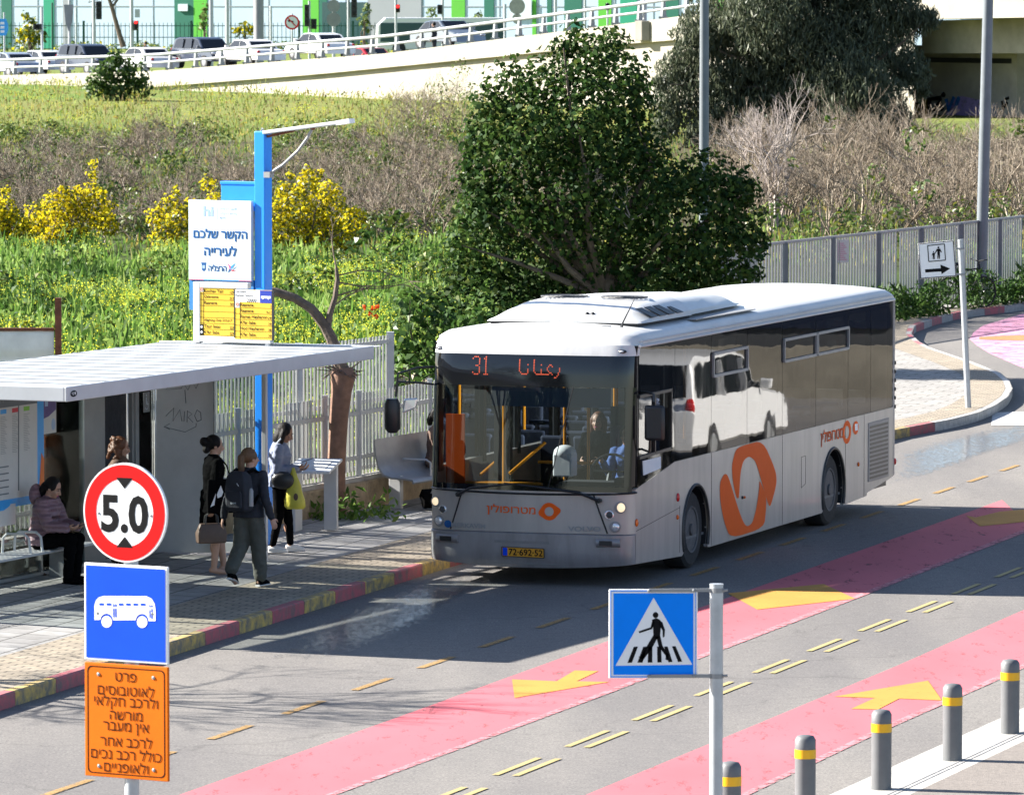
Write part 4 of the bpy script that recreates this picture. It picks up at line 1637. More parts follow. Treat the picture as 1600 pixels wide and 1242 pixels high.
def scrawl(pts, r=.0045):
    m_.tube([(-2.70 + (x + 2.16) * 1.25, 7.9985 + (.10 + (x + 2.16) * 1.25) / 6, z) for x, z in pts], r, 4)


scrawl([(-2.16, 2.36), (-2.0, 2.38), (-2.14, 2.24), (-1.98, 2.26), (-1.97, 2.33), (-1.92, 2.24), (-1.88, 2.35), (-1.84, 2.26), (-1.80, 2.36)])
scrawl([(-1.95, 2.24), (-1.94, 2.08)])
scrawl([(-2.14, 1.92), (-2.06, 2.02), (-2.07, 1.86), (-2.0, 2.0), (-1.98, 1.86)])
scrawl([(-1.96, 1.86), (-1.955, 1.98)])
scrawl([(-1.93, 1.85), (-1.925, 1.99), (-1.88, 1.95), (-1.92, 1.91), (-1.87, 1.85)])
scrawl([(-1.83, 1.86), (-1.855, 1.93), (-1.83, 2.0), (-1.795, 1.97), (-1.79, 1.88), (-1.83, 1.86)])
scrawl([(-2.10, 1.83), (-2.16, 1.79), (-2.10, 1.76)])
scrawl([(-2.16, 1.79), (-1.95, 1.73), (-1.84, 1.80), (-1.84, 1.84)])
m_.build('scrawl', 'poster_grey', ew)
m_ = MB()
m_.box(-2.06, -1.40, 8.06, 8.072, .42, 2.62)
m_.build('glass_pane', 'shelter_glass', shel)
m_ = MB()
m_.box(-2.08, -1.36, 8.0, 8.05, .30, .42)
m_.build('kick_rail', 'steel_light', shel, bevel=.006)
# wheelchair mark on the last pane
m_ = MB()
m_.box(BW + .008, BW + .012, 7.68, 7.85, 1.98, 2.22)
ws_ = m_.build('accessible_sticker', 'steel_grey', shel)
m_ = MB()
cx, cz = 7.76, 2.06
for a in np.linspace(-2.6, 1.2, 12):
    m_.ball((BW + .014, cx + .045 * math.cos(a), cz + .045 * math.sin(a)), (.002, .007, .007), 6, 4)
m_.box(BW + .012, BW + .015, cx - .012, cx + .004, cz + .02, cz + .10)
m_.ball((BW + .014, cx - .004, cz + .125), (.002, .014, .014), 8, 6)
m_.box(BW + .012, BW + .015, cx, cx + .05, cz + .01, cz + .024)
m_.build('wheelchair_symbol', 'board_white', ws_)

# route map and timetable poster hung on the back glass
m_ = MB()
m_.box(BW + .03, BW + .06, 1.6, 4.94, 1.12, 2.50)
pm_ = thing('route_map_panel', 'blue framed route map and timetable poster on the shelter back', 'poster', (SO.x, SO.y, 0), -SH)
fr = m_.build('frame', 'cyan_frame', pm_, bevel=.01)
X = BW + .062
m_ = MB()
m_.poly([(X, a, b) for a, b in ((1.65, 1.22), (4.76, 1.22), (4.76, 2.42), (1.65, 2.42))])
m_.poly([(X, a, b) for a, b in ((2.9, .92), (4.2, .92), (4.2, 1.16), (2.9, 1.16))])
sheet = m_.build('printed_sheet', 'paper', pm_)
m_ = MB()
m_.poly([(X + .002, a, b) for a, b in ((1.65, 2.28), (4.76, 2.28), (4.76, 2.42), (1.65, 2.42))])
m_.poly([(X + .002, a, b) for a, b in ((2.0, 1.68), (3.72, 1.68), (3.72, 1.73), (2.0, 1.73))])
m_.poly([(X + .002, a, b) for a, b in ((4.26, 1.3), (4.29, 1.3), (4.30, 2.28), (4.27, 2.28))])
for r in range(5):
    for c in range(5):
        y = 2.2 + c * .38
        m_.poly([(X + .002, a, b) for a, b in ((y, 1.28 + r * .078), (y + .31, 1.28 + r * .078), (y + .31, 1.295 + r * .078), (y, 1.295 + r * .078))])
m_.build('printed_bands', 'poster_grey', sheet)
m_ = MB()
for c in range(10):
    y = 1.8 + c * .29
    for r in range(22):
        z = 2.17 - r * .02
        m_.poly([(X + .002, a, b) for a, b in ((y, z), (y + .10 + .06 * ((c * 7 + r * 5) % 4) / 3, z), (y + .10 + .06 * ((c * 7 + r * 5) % 4) / 3, z + .006), (y, z + .006))])
m_.text('רמת השרון', (X + .004, 3.6, 2.35), (0, 1, 0), (0, 0, 1), width=.6, height=.05, heb=True, depth=0)
m_.build('fine_print', 'steel_grey', sheet)
for c, mt in enumerate(('red_print', 'cyan_frame', 'green_print', 'yellow_board', 'dial_blue', 'orange_print', 'red_print', 'cyan_frame', 'red_print', 'green_print')):
    m_ = MB()
    y = 1.8 + c * .29
    m_.poly([(X + .003, a, b) for a, b in ((y, 2.21), (y + .15, 2.21), (y + .15, 2.26), (y, 2.26))])
    m_.build('route_colour_tab', mt, sheet)
m_ = MB()
m_.prism([(X, a, b) for a, b in ((1.7, 1.22), (4.1, 1.22), (4.05, 1.14), (3.9, 1.10), (1.7, 1.10))], (.003, 0, 0))
m_.build('blue_footer', 'cyan_frame', sheet)
m_ = MB()
m_.poly([(X + .001, a, b) for a, b in ((4.78, 1.14), (4.93, 1.14), (4.93, 1.62), (4.86, 1.70))])
m_.build('peeled_edge', 'orange_print', fr)
# small violet poster
m_ = MB()
m_.prism([(BW + .012, 5.0, 1.90), (BW + .012, 5.34, 1.90), (BW + .012, 5.34, 2.46), (BW + .012, 5.0, 2.46)], (.004, 0, 0))
vp = tag(m_.build('leaflet', 'paper', None, loc=(SO.x, SO.y, 0), rot=(0, 0, -SH)), 'small violet and white leaflet taped to shelter glass above the seated woman', 'poster')
m_ = MB()
m_.poly([(BW + .018, a, b) for a, b in ((5.01, 2.08), (5.14, 2.10), (5.33, 2.17), (5.33, 2.45), (5.01, 2.45))])
m_.build('violet_print', 'poster_violet', vp)
m_ = MB()
m_.ball((BW + .018, 5.26, 2.0), (.002, .05, .07), 12, 8)
m_.poly([(BW + .020, a, b) for a, b in ((5.04, 2.22), (5.12, 2.22), (5.12, 2.29), (5.04, 2.29))])
m_.text('BUS', (BW + .020, 5.22, 2.36), (0, 1, 0), (0, 0, 1), width=.16, height=.06, depth=0)
m_.build('pale_print', 'pale_ink', vp)
# orange poster seen through the glass
m_ = MB()
m_.box(BW - .10, BW - .08, 5.25, 5.72, 1.72, 2.24)
op = tag(m_.build('hanging_banner', 'orange_print', None, loc=(SO.x, SO.y, 0), rot=(0, 0, -SH)), 'plain orange banner tied to the fence behind shelter glass', 'banner')

# bench in the shelter
bn = thing('shelter_bench', 'long perforated grey steel bench in the shelter, woman sitting on it', 'bench', (SO.x, SO.y, 0), -SH)
m_ = MB()
for k in range(7):
    x0 = BW + .10 + k * .062
    m_.box(x0, x0 + .054, 1.3, 5.35, .60, .63)
m_.build('seat', 'steel_light', bn, bevel=.006)
for y in (1.6, 4.92):
    m_ = MB()
    m_.box(BW + .15, BW + .46, y - .05, y + .05, .2, .60)
    m_.build('leg', 'steel_grey', bn, bevel=.006)
for y in (3.75, 4.05):
    m_ = MB()
    m_.tube([(BW + .12, y, .63), (BW + .13, y, .80), (BW + .18, y, .85), (BW + .40, y, .85), (BW + .46, y, .80), (BW + .48, y, .63)], .016, 8)
    m_.build('armrest', 'steel_light', bn, smooth=True)
# fallen dry leaves heap
V = []
for k in range(90):
    c = S(BW - .1 + random.gauss(0, .14), 5.0 + random.gauss(0, .16), .235 + abs(random.gauss(0, .012)))
    a = Vector((random.gauss(0, 1), random.gauss(0, 1), random.gauss(0, .5))).normalized() * .05
    b = Vector((-a.y, a.x, random.gauss(0, .015)))
    V.append([c - a, c - b * .5, c + a, c + b * .5])
stuff(quads('dry_leaf_litter', np.array([[list(p) for p in q] for q in V]), 'bark'))

# grey bench with a curved back beyond the stop
bq = GP(613, 793)
BA = math.radians(23)
b2 = thing('curved_bench', 'silver grey bench with tall curved back beside the stone wall', 'bench', (bq.x, bq.y, bq.z), -BA)
rows = []
pro = [(.44, .36), (.42, .40), (.30, .415), (.12, .42), (.0, .46), (-.07, .56), (-.11, .72), (-.13, .92)]
for y in (-.28, .3, .9, 1.5, 2.1, 2.4):
    rows.append([Vector((x, y, z)) for x, z in pro] + [Vector((x - .018, y, z - .02)) for x, z in pro[::-1]])
m_ = MB()
m_.loft(rows, closed=True, cap=True)
m_.build('seat_and_back', 'bench_steel', b2, smooth=True, angle=60)
for y in (0, 2.1):
    m_ = MB()
    m_.box(-.03, .14, y - .05, y + .05, -.02, .43)
    m_.build('leg', 'steel_light', b2, bevel=.01)
m_ = MB()
m_.tube([(.0, .35, .62), (.34, .35, .62), (.40, .35, .58), (.40, .35, .41)], .014, 8)
m_.build('armrest', 'steel_light', b2, smooth=True)

# white information desk, an upside-down U with a sloping top
q = GP(460, 829)
desk = thing('information_desk', 'white steel information stand with sloping top beside the tree trunk', 'information stand', (q.x, q.y, q.z), -math.radians(14))
m_ = MB()
m_.prism([(-.06, -.16, 0), (.06, -.16, 0), (.06, -.16, .74), (-.06, -.16, .74)], (0, .32, 0))
m_.build('leg', 'white_metal', desk, bevel=.006)
m_ = MB()
m_.prism([(.33, .20, 0), (.50, .20, 0), (.50, .20, .82), (.33, .20, .82)], (0, .08, 0))
m_.build('leg', 'white_metal', desk, bevel=.006)
m_ = MB()
m_.prism([(-.08, -.20, .735), (.50, -.12, .735), (.54, .34, .865), (-.02, .30, .865)], (0, 0, .035))
tp = m_.build('sloping_top', 'white_metal', desk, bevel=.006)
m_ = MB()
m_.poly([(.02, -.10, .799), (.42, -.05, .797), (.44, .22, .876), (.06, .18, .874)])
m_.build('printed_sheet', 'paper', tp)

# blue municipal totem with board and solar lamp
q = GP(409, 851)
tt = thing('stop_totem', 'tall bright blue stop pillar with white municipal board and lamp arm', 'sign pillar', (q.x, q.y, q.z), -math.radians(31))
zq = lambda py: CH - (py + 7.6) * q.y / F - q.z
xq = lambda px: (px - 409) / F * q.y * 1.15
m_ = MB()
m_.box(xq(402), xq(419), -.05, .12, 0, zq(205))
m_.build('pillar', 'post_blue', tt, bevel=.012)
m_ = MB()
m_.box(xq(344), xq(401), .0, .10, zq(330), zq(285))
m_.box(xq(343), xq(402), -.01, .11, zq(289), zq(284))
m_.build('top_box', 'post_blue', tt, bevel=.006)
m_ = MB()
x0, x1, z0, z1 = xq(296), xq(401), zq(487), zq(438)
m_.box(x0, x1, -.06, -.02, z0, z1)
m_.build('lower_panel', 'blue_flag', tt)
m_ = MB()
z0, z1 = zq(440), zq(314)
m_.box(x0 + .01, x1 - .01, -.09, -.03, z0, z1)
bd = m_.build('board', 'board_white', tt, bevel=.006)
bwid, bhei = x1 - x0 - .02, z1 - z0
bp_ = lambda a, b, o=.002: Vector((x0 + .01 + a * bwid, -.09 - o, z1 - b * bhei))
m_ = MB()
m_.text('הקשר שלכם', bp_(.51, .43), (1, 0, 0), (0, 0, 1), width=.86 * bwid, height=.155 * bhei, heb=True, depth=0, bold=.03)
m_.text('לעירייה', bp_(.51, .625), (1, 0, 0), (0, 0, 1), width=.52 * bwid, height=.13 * bhei, heb=True, depth=0, bold=.03)
m_.text('הרצליה', bp_(.46, .838), (1, 0, 0), (0, 0, 1), width=.29 * bwid, height=.085 * bhei, heb=True, depth=0, bold=.02)
m_.build('lettering', 'navy_ink', bd)
m_ = MB()
sh_ = [(.20, .775), (.285, .775), (.275, .80), (.275, .855), (.262, .875), (.2425, .885), (.222, .875), (.21, .855), (.21, .80)]
m_.poly([bp_(a, b) for a, b in sh_][::-1])
cr = m_.build('crest', 'navy_ink', bd)
m_ = MB()
m_.poly([bp_(a, b, .003) for a, b in ((.222, .81), (.263, .81), (.263, .85), (.222, .85))][::-1])
m_.build('crest_window', 'pale_ink', cr)
m_ = MB()
m_.text('hi', bp_(.32, .135), (1, 0, 0), (0, 0, 1), width=.16 * bwid, height=.13 * bhei, depth=0, bold=.03)
for k in range(3):
    m_.text(('תושבי הרצליה', 'עיריית הרצליה', 'מוקד')[k], bp_(.50, .10 + k * .06), (1, 0, 0), (0, 0, 1), size=.045 * bhei, heb=True, depth=0, align='L')
m_.poly([bp_(a, b) for a, b in ((.452, .08), (.458, .08), (.458, .24), (.452, .24))][::-1])
m_.build('faded_lettering', 'pale_ink', bd)
for pts, mt in (([(.62, .775), (.68, .82), (.66, .86), (.645, .82)], 'magenta_print'), ([(.67, .82), (.755, .765), (.70, .83), (.665, .86)], 'cyan_frame'), ([(.67, .85), (.79, .80), (.70, .86)], 'pale_ink'),
                ([(.655, .84), (.675, .86), (.62, .90)], 'navy_ink'), ([(.68, .855), (.76, .865), (.69, .875)], 'red_print')):
    m_ = MB()
    m_.poly([bp_(a, b, .003) for a, b in pts][::-1])
    m_.build('star_mark', mt, bd)
for a0, a1, mt in ((.0, .24, 'magenta_print'), (.24, .5, 'cyan_frame'), (.5, .8, 'post_blue'), (.8, 1, 'magenta_print')):
    m_ = MB()
    m_.poly([bp_(a, b) for a, b in ((a0, .985), (a1, .985), (a1, .995), (a0, .995))][::-1])
    m_.build('colour_strip', mt, bd)
m_ = MB()
m_.beam((xq(416), 0, zq(207)), (xq(550), 0, zq(188)), .12, .045)
arm = m_.build('lamp_arm', 'steel_light', tt, bevel=.008)
m_ = MB()
m_.beam((xq(535), 0, zq(190.5)), (xq(556), 0, zq(186.8)), .13, .055)
m_.build('lamp_head', 'white_film', arm)
m_ = MB()
m_.beam((xq(420), .0, zq(213)), (xq(464), 0, zq(203)), .03, .03)
m_.ball((xq(493), 0, zq(198)), .035, 8, 6)
m_.build('rusty_bracket', 'rust', arm)
m_ = MB()
m_.tube([(xq(421), 0, zq(272)), (xq(445), 0, zq(257)), (xq(470), 0, zq(234)), (xq(485), 0, zq(214)), (xq(493), 0, zq(199))], .020, 8)
m_.box(xq(417), xq(427), -.05, .05, zq(277), zq(268))
m_.build('brace', 'rail_steel', arm)
m_ = MB()
m_.tube([(xq(410), 0, zq(205)), (xq(411), 0, zq(200)), (xq(413), 0, zq(201)), (xq(414), 0, zq(206))], .008, 6)
m_.build('lifting_eye', 'rail_steel', tt)

# yellow line board on the shelter roof
yp = S(-1.95, 5.2)
Yd = 72.2
xb0 = (303 - 800) / F * Yd
yb = thing('line_board', 'white framed yellow bus line board standing above the shelter roof', 'bus stop sign', (xb0, Yd, 2.80), -math.radians(29))
zy = lambda py: CH - (py + 7.6) * Yd / F - 2.80
xy = lambda px: (px - 303) / F * Yd * 1.13
m_ = MB()
for a, b, c, d in ((303, 314, 535, 440), (314, 392, 449, 439.5), (314, 428, 533, 524)):
    m_.box(xy(a), xy(b), -.03, .05, max(.0, zy(c)), zy(d))
m_.box(xy(306), xy(312), -.01, .03, -.06, .1)
m_.box(xy(418), xy(424), -.01, .03, -.06, .1)
m_.build('frame', 'steel_light', yb, bevel=.006)
m_ = MB()
m_.box(xy(314), xy(370), -.02, .01, zy(524), zy(449))
yl = m_.build('left_panel', 'yellow_board', yb)
m_ = MB()
m_.box(xy(371.5), xy(431), -.035, -.005, zy(527), zy(450))
yr = m_.build('right_panel', 'yellow_board', yb)
m_ = MB()
m_.box(xy(431), xy(432.5), -.04, .0, zy(528), zy(450))
m_.box(xy(370), xy(371.5), -.04, .0, zy(525), zy(450))
m_.build('panel_edge', 'black_plastic', yb)


def tx(m2, s, px, py, w=None, h=5.2, al='L', o=-.022):
    m2.text(s, (xy(px), o, zy(py)), (1, 0, 0), (0, 0, 1), height=h / F * Yd, align=al, depth=.001, bold=.015)


m2 = MB()
rowsL = [("Kochav Yair", "129", 454), ("Qalansawa", "213", 461), ("Raanana", "501", 468), ("", "", 476), ("", "", 484), ("Alighting Only 510,617", "", 491), ("Tzur Isaac", "223", 498), ("K'far Saba", "229", 505)]
for k, (s, n_, py) in enumerate(rowsL):
    py = 453.5 + k * 9.2
    if s:
        tx(m2, s, 320.5, py, h=5.3)
    if n_:
        tx(m2, n_, 369, py + 1.5, h=4.2, al='R')
    m2.box(xy(314), xy(370), -.0225, -.02, zy(py + 4.9), zy(py + 4.45))
m2.box(xy(319.2), xy(319.7), -.0225, -.02, zy(524), zy(449))
m2.build('lettering', 'dark_ink', yl)
m2 = MB()
m2.box(xy(314), xy(319), -.024, -.02, zy(523), zy(506))
m2.build('black_square', 'dark_ink', yl)
m2 = MB()
m2.box(xy(314), xy(319.5), -.024, -.02, zy(455), zy(448))
for k in (0, 1):
    m2.ball((xy(316.7), -.026, zy(510 + k * 8)), (.014, .002, .016), 8, 6)
m2.build('pictogram_field', 'white_film', yl)
m2 = MB()
m2.box(xy(371.5), xy(412), -.038, -.036, zy(469), zy(450.5))
wf = m2.build('station_field', 'white_film', yr)
m2 = MB()
m2.box(xy(412), xy(431), -.038, -.036, zy(470), zy(450.5))
bf = m2.build('blue_field', 'dial_blue', yr)
m2 = MB()
m2.box(xy(414), xy(429.5), -.040, -.038, zy(462.5), zy(459))
for px in (417, 426):
    m2.ball((xy(px), -.040, zy(462.7)), (.012, .002, .012), 8, 6)
m2.build('bus_symbol', 'white_film', bf)
m2 = MB()
tx(m2, 'Hertsliya', 373, 453.5, h=5, o=-.040)
tx(m2, 'Railway Station', 373, 459.5, h=5, o=-.040)
tx(m2, '20000', 391, 466.3, h=5.3, o=-.040)
m2.build('lettering', 'dark_ink', wf)
m2 = MB()
for k, (s, n_) in enumerate((("Raanana", "1"), ("Raanana", "16,11"), ("Ramat Hasharon", "29"), ("K'far Saba", "29"), ("Hod Hasharon", "38"), ("K'far Saba", "39"))):
    py = 473.3 + k * 9.2
    tx(m2, s, 380.5, py, h=5.3, o=-.038)
    tx(m2, n_, 430, py + 1.5, h=4.2, al='R', o=-.038)
    m2.box(xy(371.5), xy(431), -.0375, -.035, zy(py + 4.9), zy(py + 4.45))
m2.box(xy(379.4), xy(379.9), -.0375, -.035, zy(526), zy(470))
m2.build('lettering', 'dark_ink', yr)
m2 = MB()
m2.box(xy(372), xy(379), -.0385, -.0355, zy(478), zy(469.5))
oi = m2.build('operator_field', 'white_film', yr)
for par, px, py, o in ((oi, 375.5, 473, -.040), (yl, 316.7, 451, -.025)):
    m2 = MB()
    c = Vector((xy(px), o, zy(py)))
    m2.tube([c + Vector((.018 * math.cos(a), 0, .018 * math.sin(a))) for a in np.linspace(0, 2 * math.pi, 16)], .005, 4, cap=False)
    m2.build('ring_emblem', 'orange_print', par)


# ------------------------------------------------------------------ signs
def polyface(m2, fn, pts, off):
    m2.poly([fn(a, b, off) for a, b in pts][::-1])


Yd = 36.3
sx = (195 - 800) / F * Yd
sg = thing('height_limit_sign_post', 'sign post with round 5.0 limit, blue bus sign and orange text plate', 'road sign', (sx, Yd, 0), -math.radians(30))
zg = lambda py: CH - (py + 7.6) * Yd / F
m2 = MB()
m2.tube([(0, .05, 0), (0, .05, zg(735))], .045, 20)
m2.tube([(0, .05, zg(735)), (0, .05, zg(732))], [.047, .03], 20)
m2.build('pole', 'galv', sg, smooth=True)
R_ = (1, 0, 0)
U_ = (0, 0, 1)
m2 = MB()
c = Vector((-.004, 0, zg(802)))
for r, o in ((.302, 0),):
    m2.tube([c + Vector((0, -.010, 0)), c + Vector((0, .012, 0))], [r, r], 56)
disc = m2.build('round_plate', 'white_film', sg)
m2 = MB()
v = []
n = 64
for i in range(n):
    a = 2 * math.pi * i / n
    v += [c + Vector((.292 * math.cos(a), -.0115, .292 * math.sin(a))), c + Vector((.207 * math.cos(a), -.0115, .207 * math.sin(a)))]
m2.add(v, [(2 * i, 2 * i + 1, 2 * ((i + 1) % n) + 1, 2 * ((i + 1) % n)) for i in range(n)])
m2.build('red_ring', 'red_film', disc)
m2 = MB()
m2.text('5.0', c + Vector((.0, -.0105, -.008)), R_, U_, width=.345, height=.235, depth=.001, bold=.035)
for s in (1, -1):
    m2.poly([c + Vector((a, -.012, s * b)) for a, b in ((-.062, .213), (.062, .213), (0, .145))][::(-1 if s > 0 else 1)])
m2.build('lettering', 'black_film', disc)
m2 = MB()
for a in (-.19, .19):
    m2.ball(c + Vector((a, -.012, -.01)), (.009, .004, .009), 8, 6)
m2.build('rivets', 'steel_grey', disc)
# blue bus plate
m2 = MB()
z1, z0 = zg(884), zg(1037)
hw = .303
m2.box(-hw, hw, -.010, .012, z0, z1)
bp2 = m2.build('bus_plate', 'white_film', sg, bevel=.004)
m2 = MB()
m2.poly([(x, -.0125, z) for x, z in ((-hw + .014, z0 + .014), (hw - .014, z0 + .014), (hw - .014, z1 - .014), (-hw + .014, z1 - .014))])
m2.build('blue_face', 'blue_film', bp2)
bm = lambda X_, Y_, o=.0145: Vector(((X_ - 975) / 680 * 2 * hw, -o, (z0 + z1) / 2 + (403 - (Y_ - (X_ - 975) * .052)) / 760 * (z1 - z0) + .0))
m2 = MB()
pts = [(722, 455), (722, 340), (735, 300), (760, 276), (800, 266), (1150, 266), (1190, 285), (1215, 325), (1222, 370), (1222, 460), (1165, 460)]
pts += [(1112 + 52 * math.cos(a), 456 - 52 * math.sin(a)) for a in np.linspace(.05, math.pi - .05, 10)]
pts += [(878, 456)]
pts += [(822 + 52 * math.cos(a), 456 - 52 * math.sin(a)) for a in np.linspace(.05, math.pi - .05, 10)]
m2.poly([bm(*p) for p in pts][::-1])
for cx in (822, 1112):
    m2.poly([bm(cx + 43 * math.cos(a), 468 + 46 * math.sin(a)) for a in np.linspace(0, 2 * math.pi, 22, endpoint=False)][::-1])
m2.build('bus_symbol', 'white_film', bp2)
m2 = MB()
for a, b, y0, y1 in ((762, 800, 322, 340), (822, 860, 322, 340), (922, 960, 322, 340), (982, 1020, 322, 340), (1042, 1080, 322, 340), (1100, 1140, 322, 340), (876, 886, 328, 350), (894, 903, 328, 350), (876, 886, 362, 432), (894, 903, 362, 432),
                     (1172, 1180, 335, 352), (1188, 1197, 335, 352), (1172, 1180, 372, 432), (1188, 1197, 362, 442), (1172, 1197, 398, 408)):
    m2.poly([bm(x, y, .0160) for x, y in ((a, y0), (b, y0), (b, y1), (a, y1))][::-1])
m2.build('bus_windows', 'blue_film', bp2)
m2 = MB()
for x, y in ((746, 400), (1192, 402)):
    m2.ball(bm(x, y), (.010, .004, .010), 8, 6)
m2.build('bolts', 'steel_grey', bp2)
# orange text plate
m2 = MB()
z1, z0 = zg(1041), zg(1221)
m2.box(-hw, hw, -.010, .012, z0, z1)
op2 = m2.build('text_plate', 'orange_film', sg, bevel=.004)
m2 = MB()
rr_ = .03
cor = []
for cx, cz, a0 in ((hw - .05, z1 - .05, 0), (-hw + .05, z1 - .05, 90), (-hw + .05, z0 + .05, 180), (hw - .05, z0 + .05, 270)):
    for k in range(6):
        a = math.radians(a0 + 18 * k)
        cor.append((cx + rr_ * math.cos(a), cz + rr_ * math.sin(a)))
n = len(cor)
zm = (z0 + z1) / 2
v = [(x, -.0112, z) for x, z in cor] + [(x * .972, -.0112, zm + (z - zm) * .98) for x, z in cor]
m2.add(v, [(i, n + i, n + (i + 1) % n, (i + 1) % n) for i in range(n)])
lines = [('פרט', .24), ('לאוטובוסים', .62), ('ולרכב חקלאי', .74), ('מורשה', .40), ('אין מעבר', .50), ('לרכב אחר', .57), ('כולל רכב נכים', .82), ('ולאופניים', .50)]
for k, (s, w_) in enumerate(lines):
    zz = z1 - (z1 - z0) * (.112 + .1125 * k)
    m2.text(s, (.0, -.0115, zz), R_, U_, size=.090, heb=True, depth=.001)
m2.build('lettering', 'brown_ink', op2)
m2 = MB()
for x in (-.20, .20):
    for z in (z1 - .07, z0 + .065):
        m2.ball((x, -.012, z), (.012, .005, .012), 8, 6)
m2.build('bolts', 'steel_grey', op2)

# pedestrian crossing sign
Yd = 40.0
sx = (1121 - 800) / F * Yd
pc = thing('crossing_sign_post', 'blue pedestrian crossing sign held sideways on a grey post', 'road sign', (sx, Yd, 0), 0)
zg2 = lambda py: CH - (py + 7.6) * Yd / F
xg2 = lambda px: (px - 1121) / F * Yd
m2 = MB()
m2.tube([(0, 0, 0), (0, 0, zg2(916))], .045, 20)
m2.tube([(0, 0, zg2(916)), (0, 0, zg2(914))], [.047, .047], 20)
m2.build('pole', 'galv', pc, smooth=True)
C4 = lambda X_, Y_, o=.002: Vector((xg2(930 + X_ / 3.632), -.012 - o, zg2(900 + Y_ / 3.632)))
m2 = MB()
a, b = C4(80, 592), C4(586, 82)
m2.box(a.x, b.x, -.012, .012, a.z, b.z)
pp = m2.build('plate', 'white_film', pc, bevel=.006)
m2 = MB()
for k, (i0, i1) in enumerate(((9, 12), )):
    pass
polyface(m2, C4, [(106, 104), (562, 104), (562, 570), (106, 570)], .001)
m2.build('blue_face', 'crossing_blue', pp)
m2 = MB()
for (xa, ya, xb, yb_) in ((92, 91, 574, 91), (92, 582, 574, 582), (92, 91, 92, 582), (574, 91, 574, 582)):
    m2.beam(C4(xa, ya, .0005), C4(xb, yb_, .0005), .003, .006)
m2.build('blue_outline', 'crossing_blue', pp)
m2 = MB()
polyface(m2, C4, [(335, 128), (556, 512), (118, 518)], .003)
m2.build('triangle', 'white_film', pp)
m2 = MB()
for pts in ([(346 + 16 * math.cos(a), 228 + 17 * math.sin(a)) for a in np.linspace(0, 2 * math.pi, 18, endpoint=False)],
            [(325, 255), (350, 245), (372, 256), (376, 300), (372, 352), (352, 366), (334, 350), (332, 300)],
            [(328, 258), (318, 298), (250, 321), (254, 332), (326, 308), (342, 268)],
            [(365, 253), (385, 270), (400, 312), (397, 352), (388, 356), (386, 316), (368, 286)],
            [(334, 343), (356, 360), (330, 410), (276, 485), (247, 466), (264, 466), (300, 400)],
            [(350, 350), (373, 348), (386, 404), (420, 455), (416, 488), (403, 482), (405, 462), (364, 408)],
            [(222, 410), (246, 408), (212, 500), (186, 502)], [(276, 409), (298, 408), (272, 500), (243, 500)], [(305, 408), (328, 408), (328, 500), (302, 500)],
            [(355, 408), (378, 408), (381, 498), (357, 500)], [(395, 408), (415, 408), (443, 496), (420, 498)], [(440, 407), (460, 405), (498, 494), (475, 497)]):
    polyface(m2, C4, pts, .0045)
m2.build('walking_figure', 'black_film', pp)
for py in (924, 1059):
    m2 = MB()
    m2.beam((xg2(1014), -.022, zg2(py)), (xg2(1112), -.022, zg2(py - .5)), .016, .022)
    m2.tube([(0, 0, zg2(py) - .016), (0, 0, zg2(py) + .016)], .0475, 20)
    m2.beam((xg2(1110), -.03, zg2(py)), (xg2(1112), .0, zg2(py)), .016, .022)
    for px in (1015, 1085):
        m2.ball((xg2(px), -.03, zg2(py)), .012, 8, 6)
    m2.tube([(.04, -.02, zg2(py)), (.075, -.02, zg2(py) + .004)], .01, 6)
    m2.build('clamp_bar', 'rail_steel', pc)

# leaning arrow sign on the island
q = G(1513, 637, .15)
ar_ = thing('footpath_sign_post', 'leaning grey post with white pedestrians and arrow plate on the island', 'road sign', q, 0)
kz = q.y / F
lean = lambda x, z: Vector((x - .05 * z, 0, z))
m2 = MB()
HH = 2.80
m2.tube([lean(0, -.01), lean(0, HH)], .05, 16)
m2.build('pole', 'galv', ar_, smooth=True)
A4 = lambda X_, Y_, o=.002: Vector(((1420 + X_ / 8.872 - 1513) * kz, -.06 - o, CH - (360 + Y_ / 8.872 + 7.6) * kz - q.z))
m2 = MB()
m2.prism([A4(*p, 0) for p in ((150, 668), (648, 632), (606, 130), (110, 178))], (0, .02, 0))
pl = m2.build('plate', 'white_film', ar_, bevel=.006)
m2 = MB()
for a, b in (((152, 660), (640, 624)), ((640, 624), (600, 140)), ((600, 140), (118, 184)), ((118, 184), (152, 660))):
    m2.beam(A4(*a, .003), A4(*b, .003), .004, .012)
for a, b in (((262, 428), (494, 408)), ((494, 408), (478, 184)), ((478, 184), (246, 206)), ((246, 206), (262, 428))):
    m2.beam(A4(*a, .003), A4(*b, .003), .004, .014)
polyface(m2, A4, [(212, 536), (428, 520), (424, 470), (560, 524), (440, 602), (436, 566), (216, 580)], .003)
for pts in ([(395 + 14 * math.cos(a), 232 + 14 * math.sin(a)) for a in np.linspace(0, 6.28, 12, endpoint=False)], [(372, 252), (420, 248), (442, 296), (432, 306), (416, 278), (418, 388), (404, 392), (400, 330), (394, 392), (382, 388), (380, 280), (352, 318), (346, 308)],
            [(328 + 9 * math.cos(a), 292 + 9 * math.sin(a)) for a in np.linspace(0, 6.28, 10, endpoint=False)], [(316, 306), (342, 304), (350, 316), (346, 330), (344, 396), (334, 396), (331, 360), (328, 398), (318, 396), (316, 325), (306, 350), (302, 342)]):
    polyface(m2, A4, pts, .003)
m2.build('pictogram', 'black_film', pl)
m2 = MB()
for py in (388, 428):
    z = CH - (py + 7.6) * kz - q.z
    m2.beam(lean(-.10, z) + Vector((0, -.045, 0)), lean(.05, z) + Vector((0, -.045, 0)), .03, .03)
m2.build('clamp_bar', 'rail_steel', ar_)

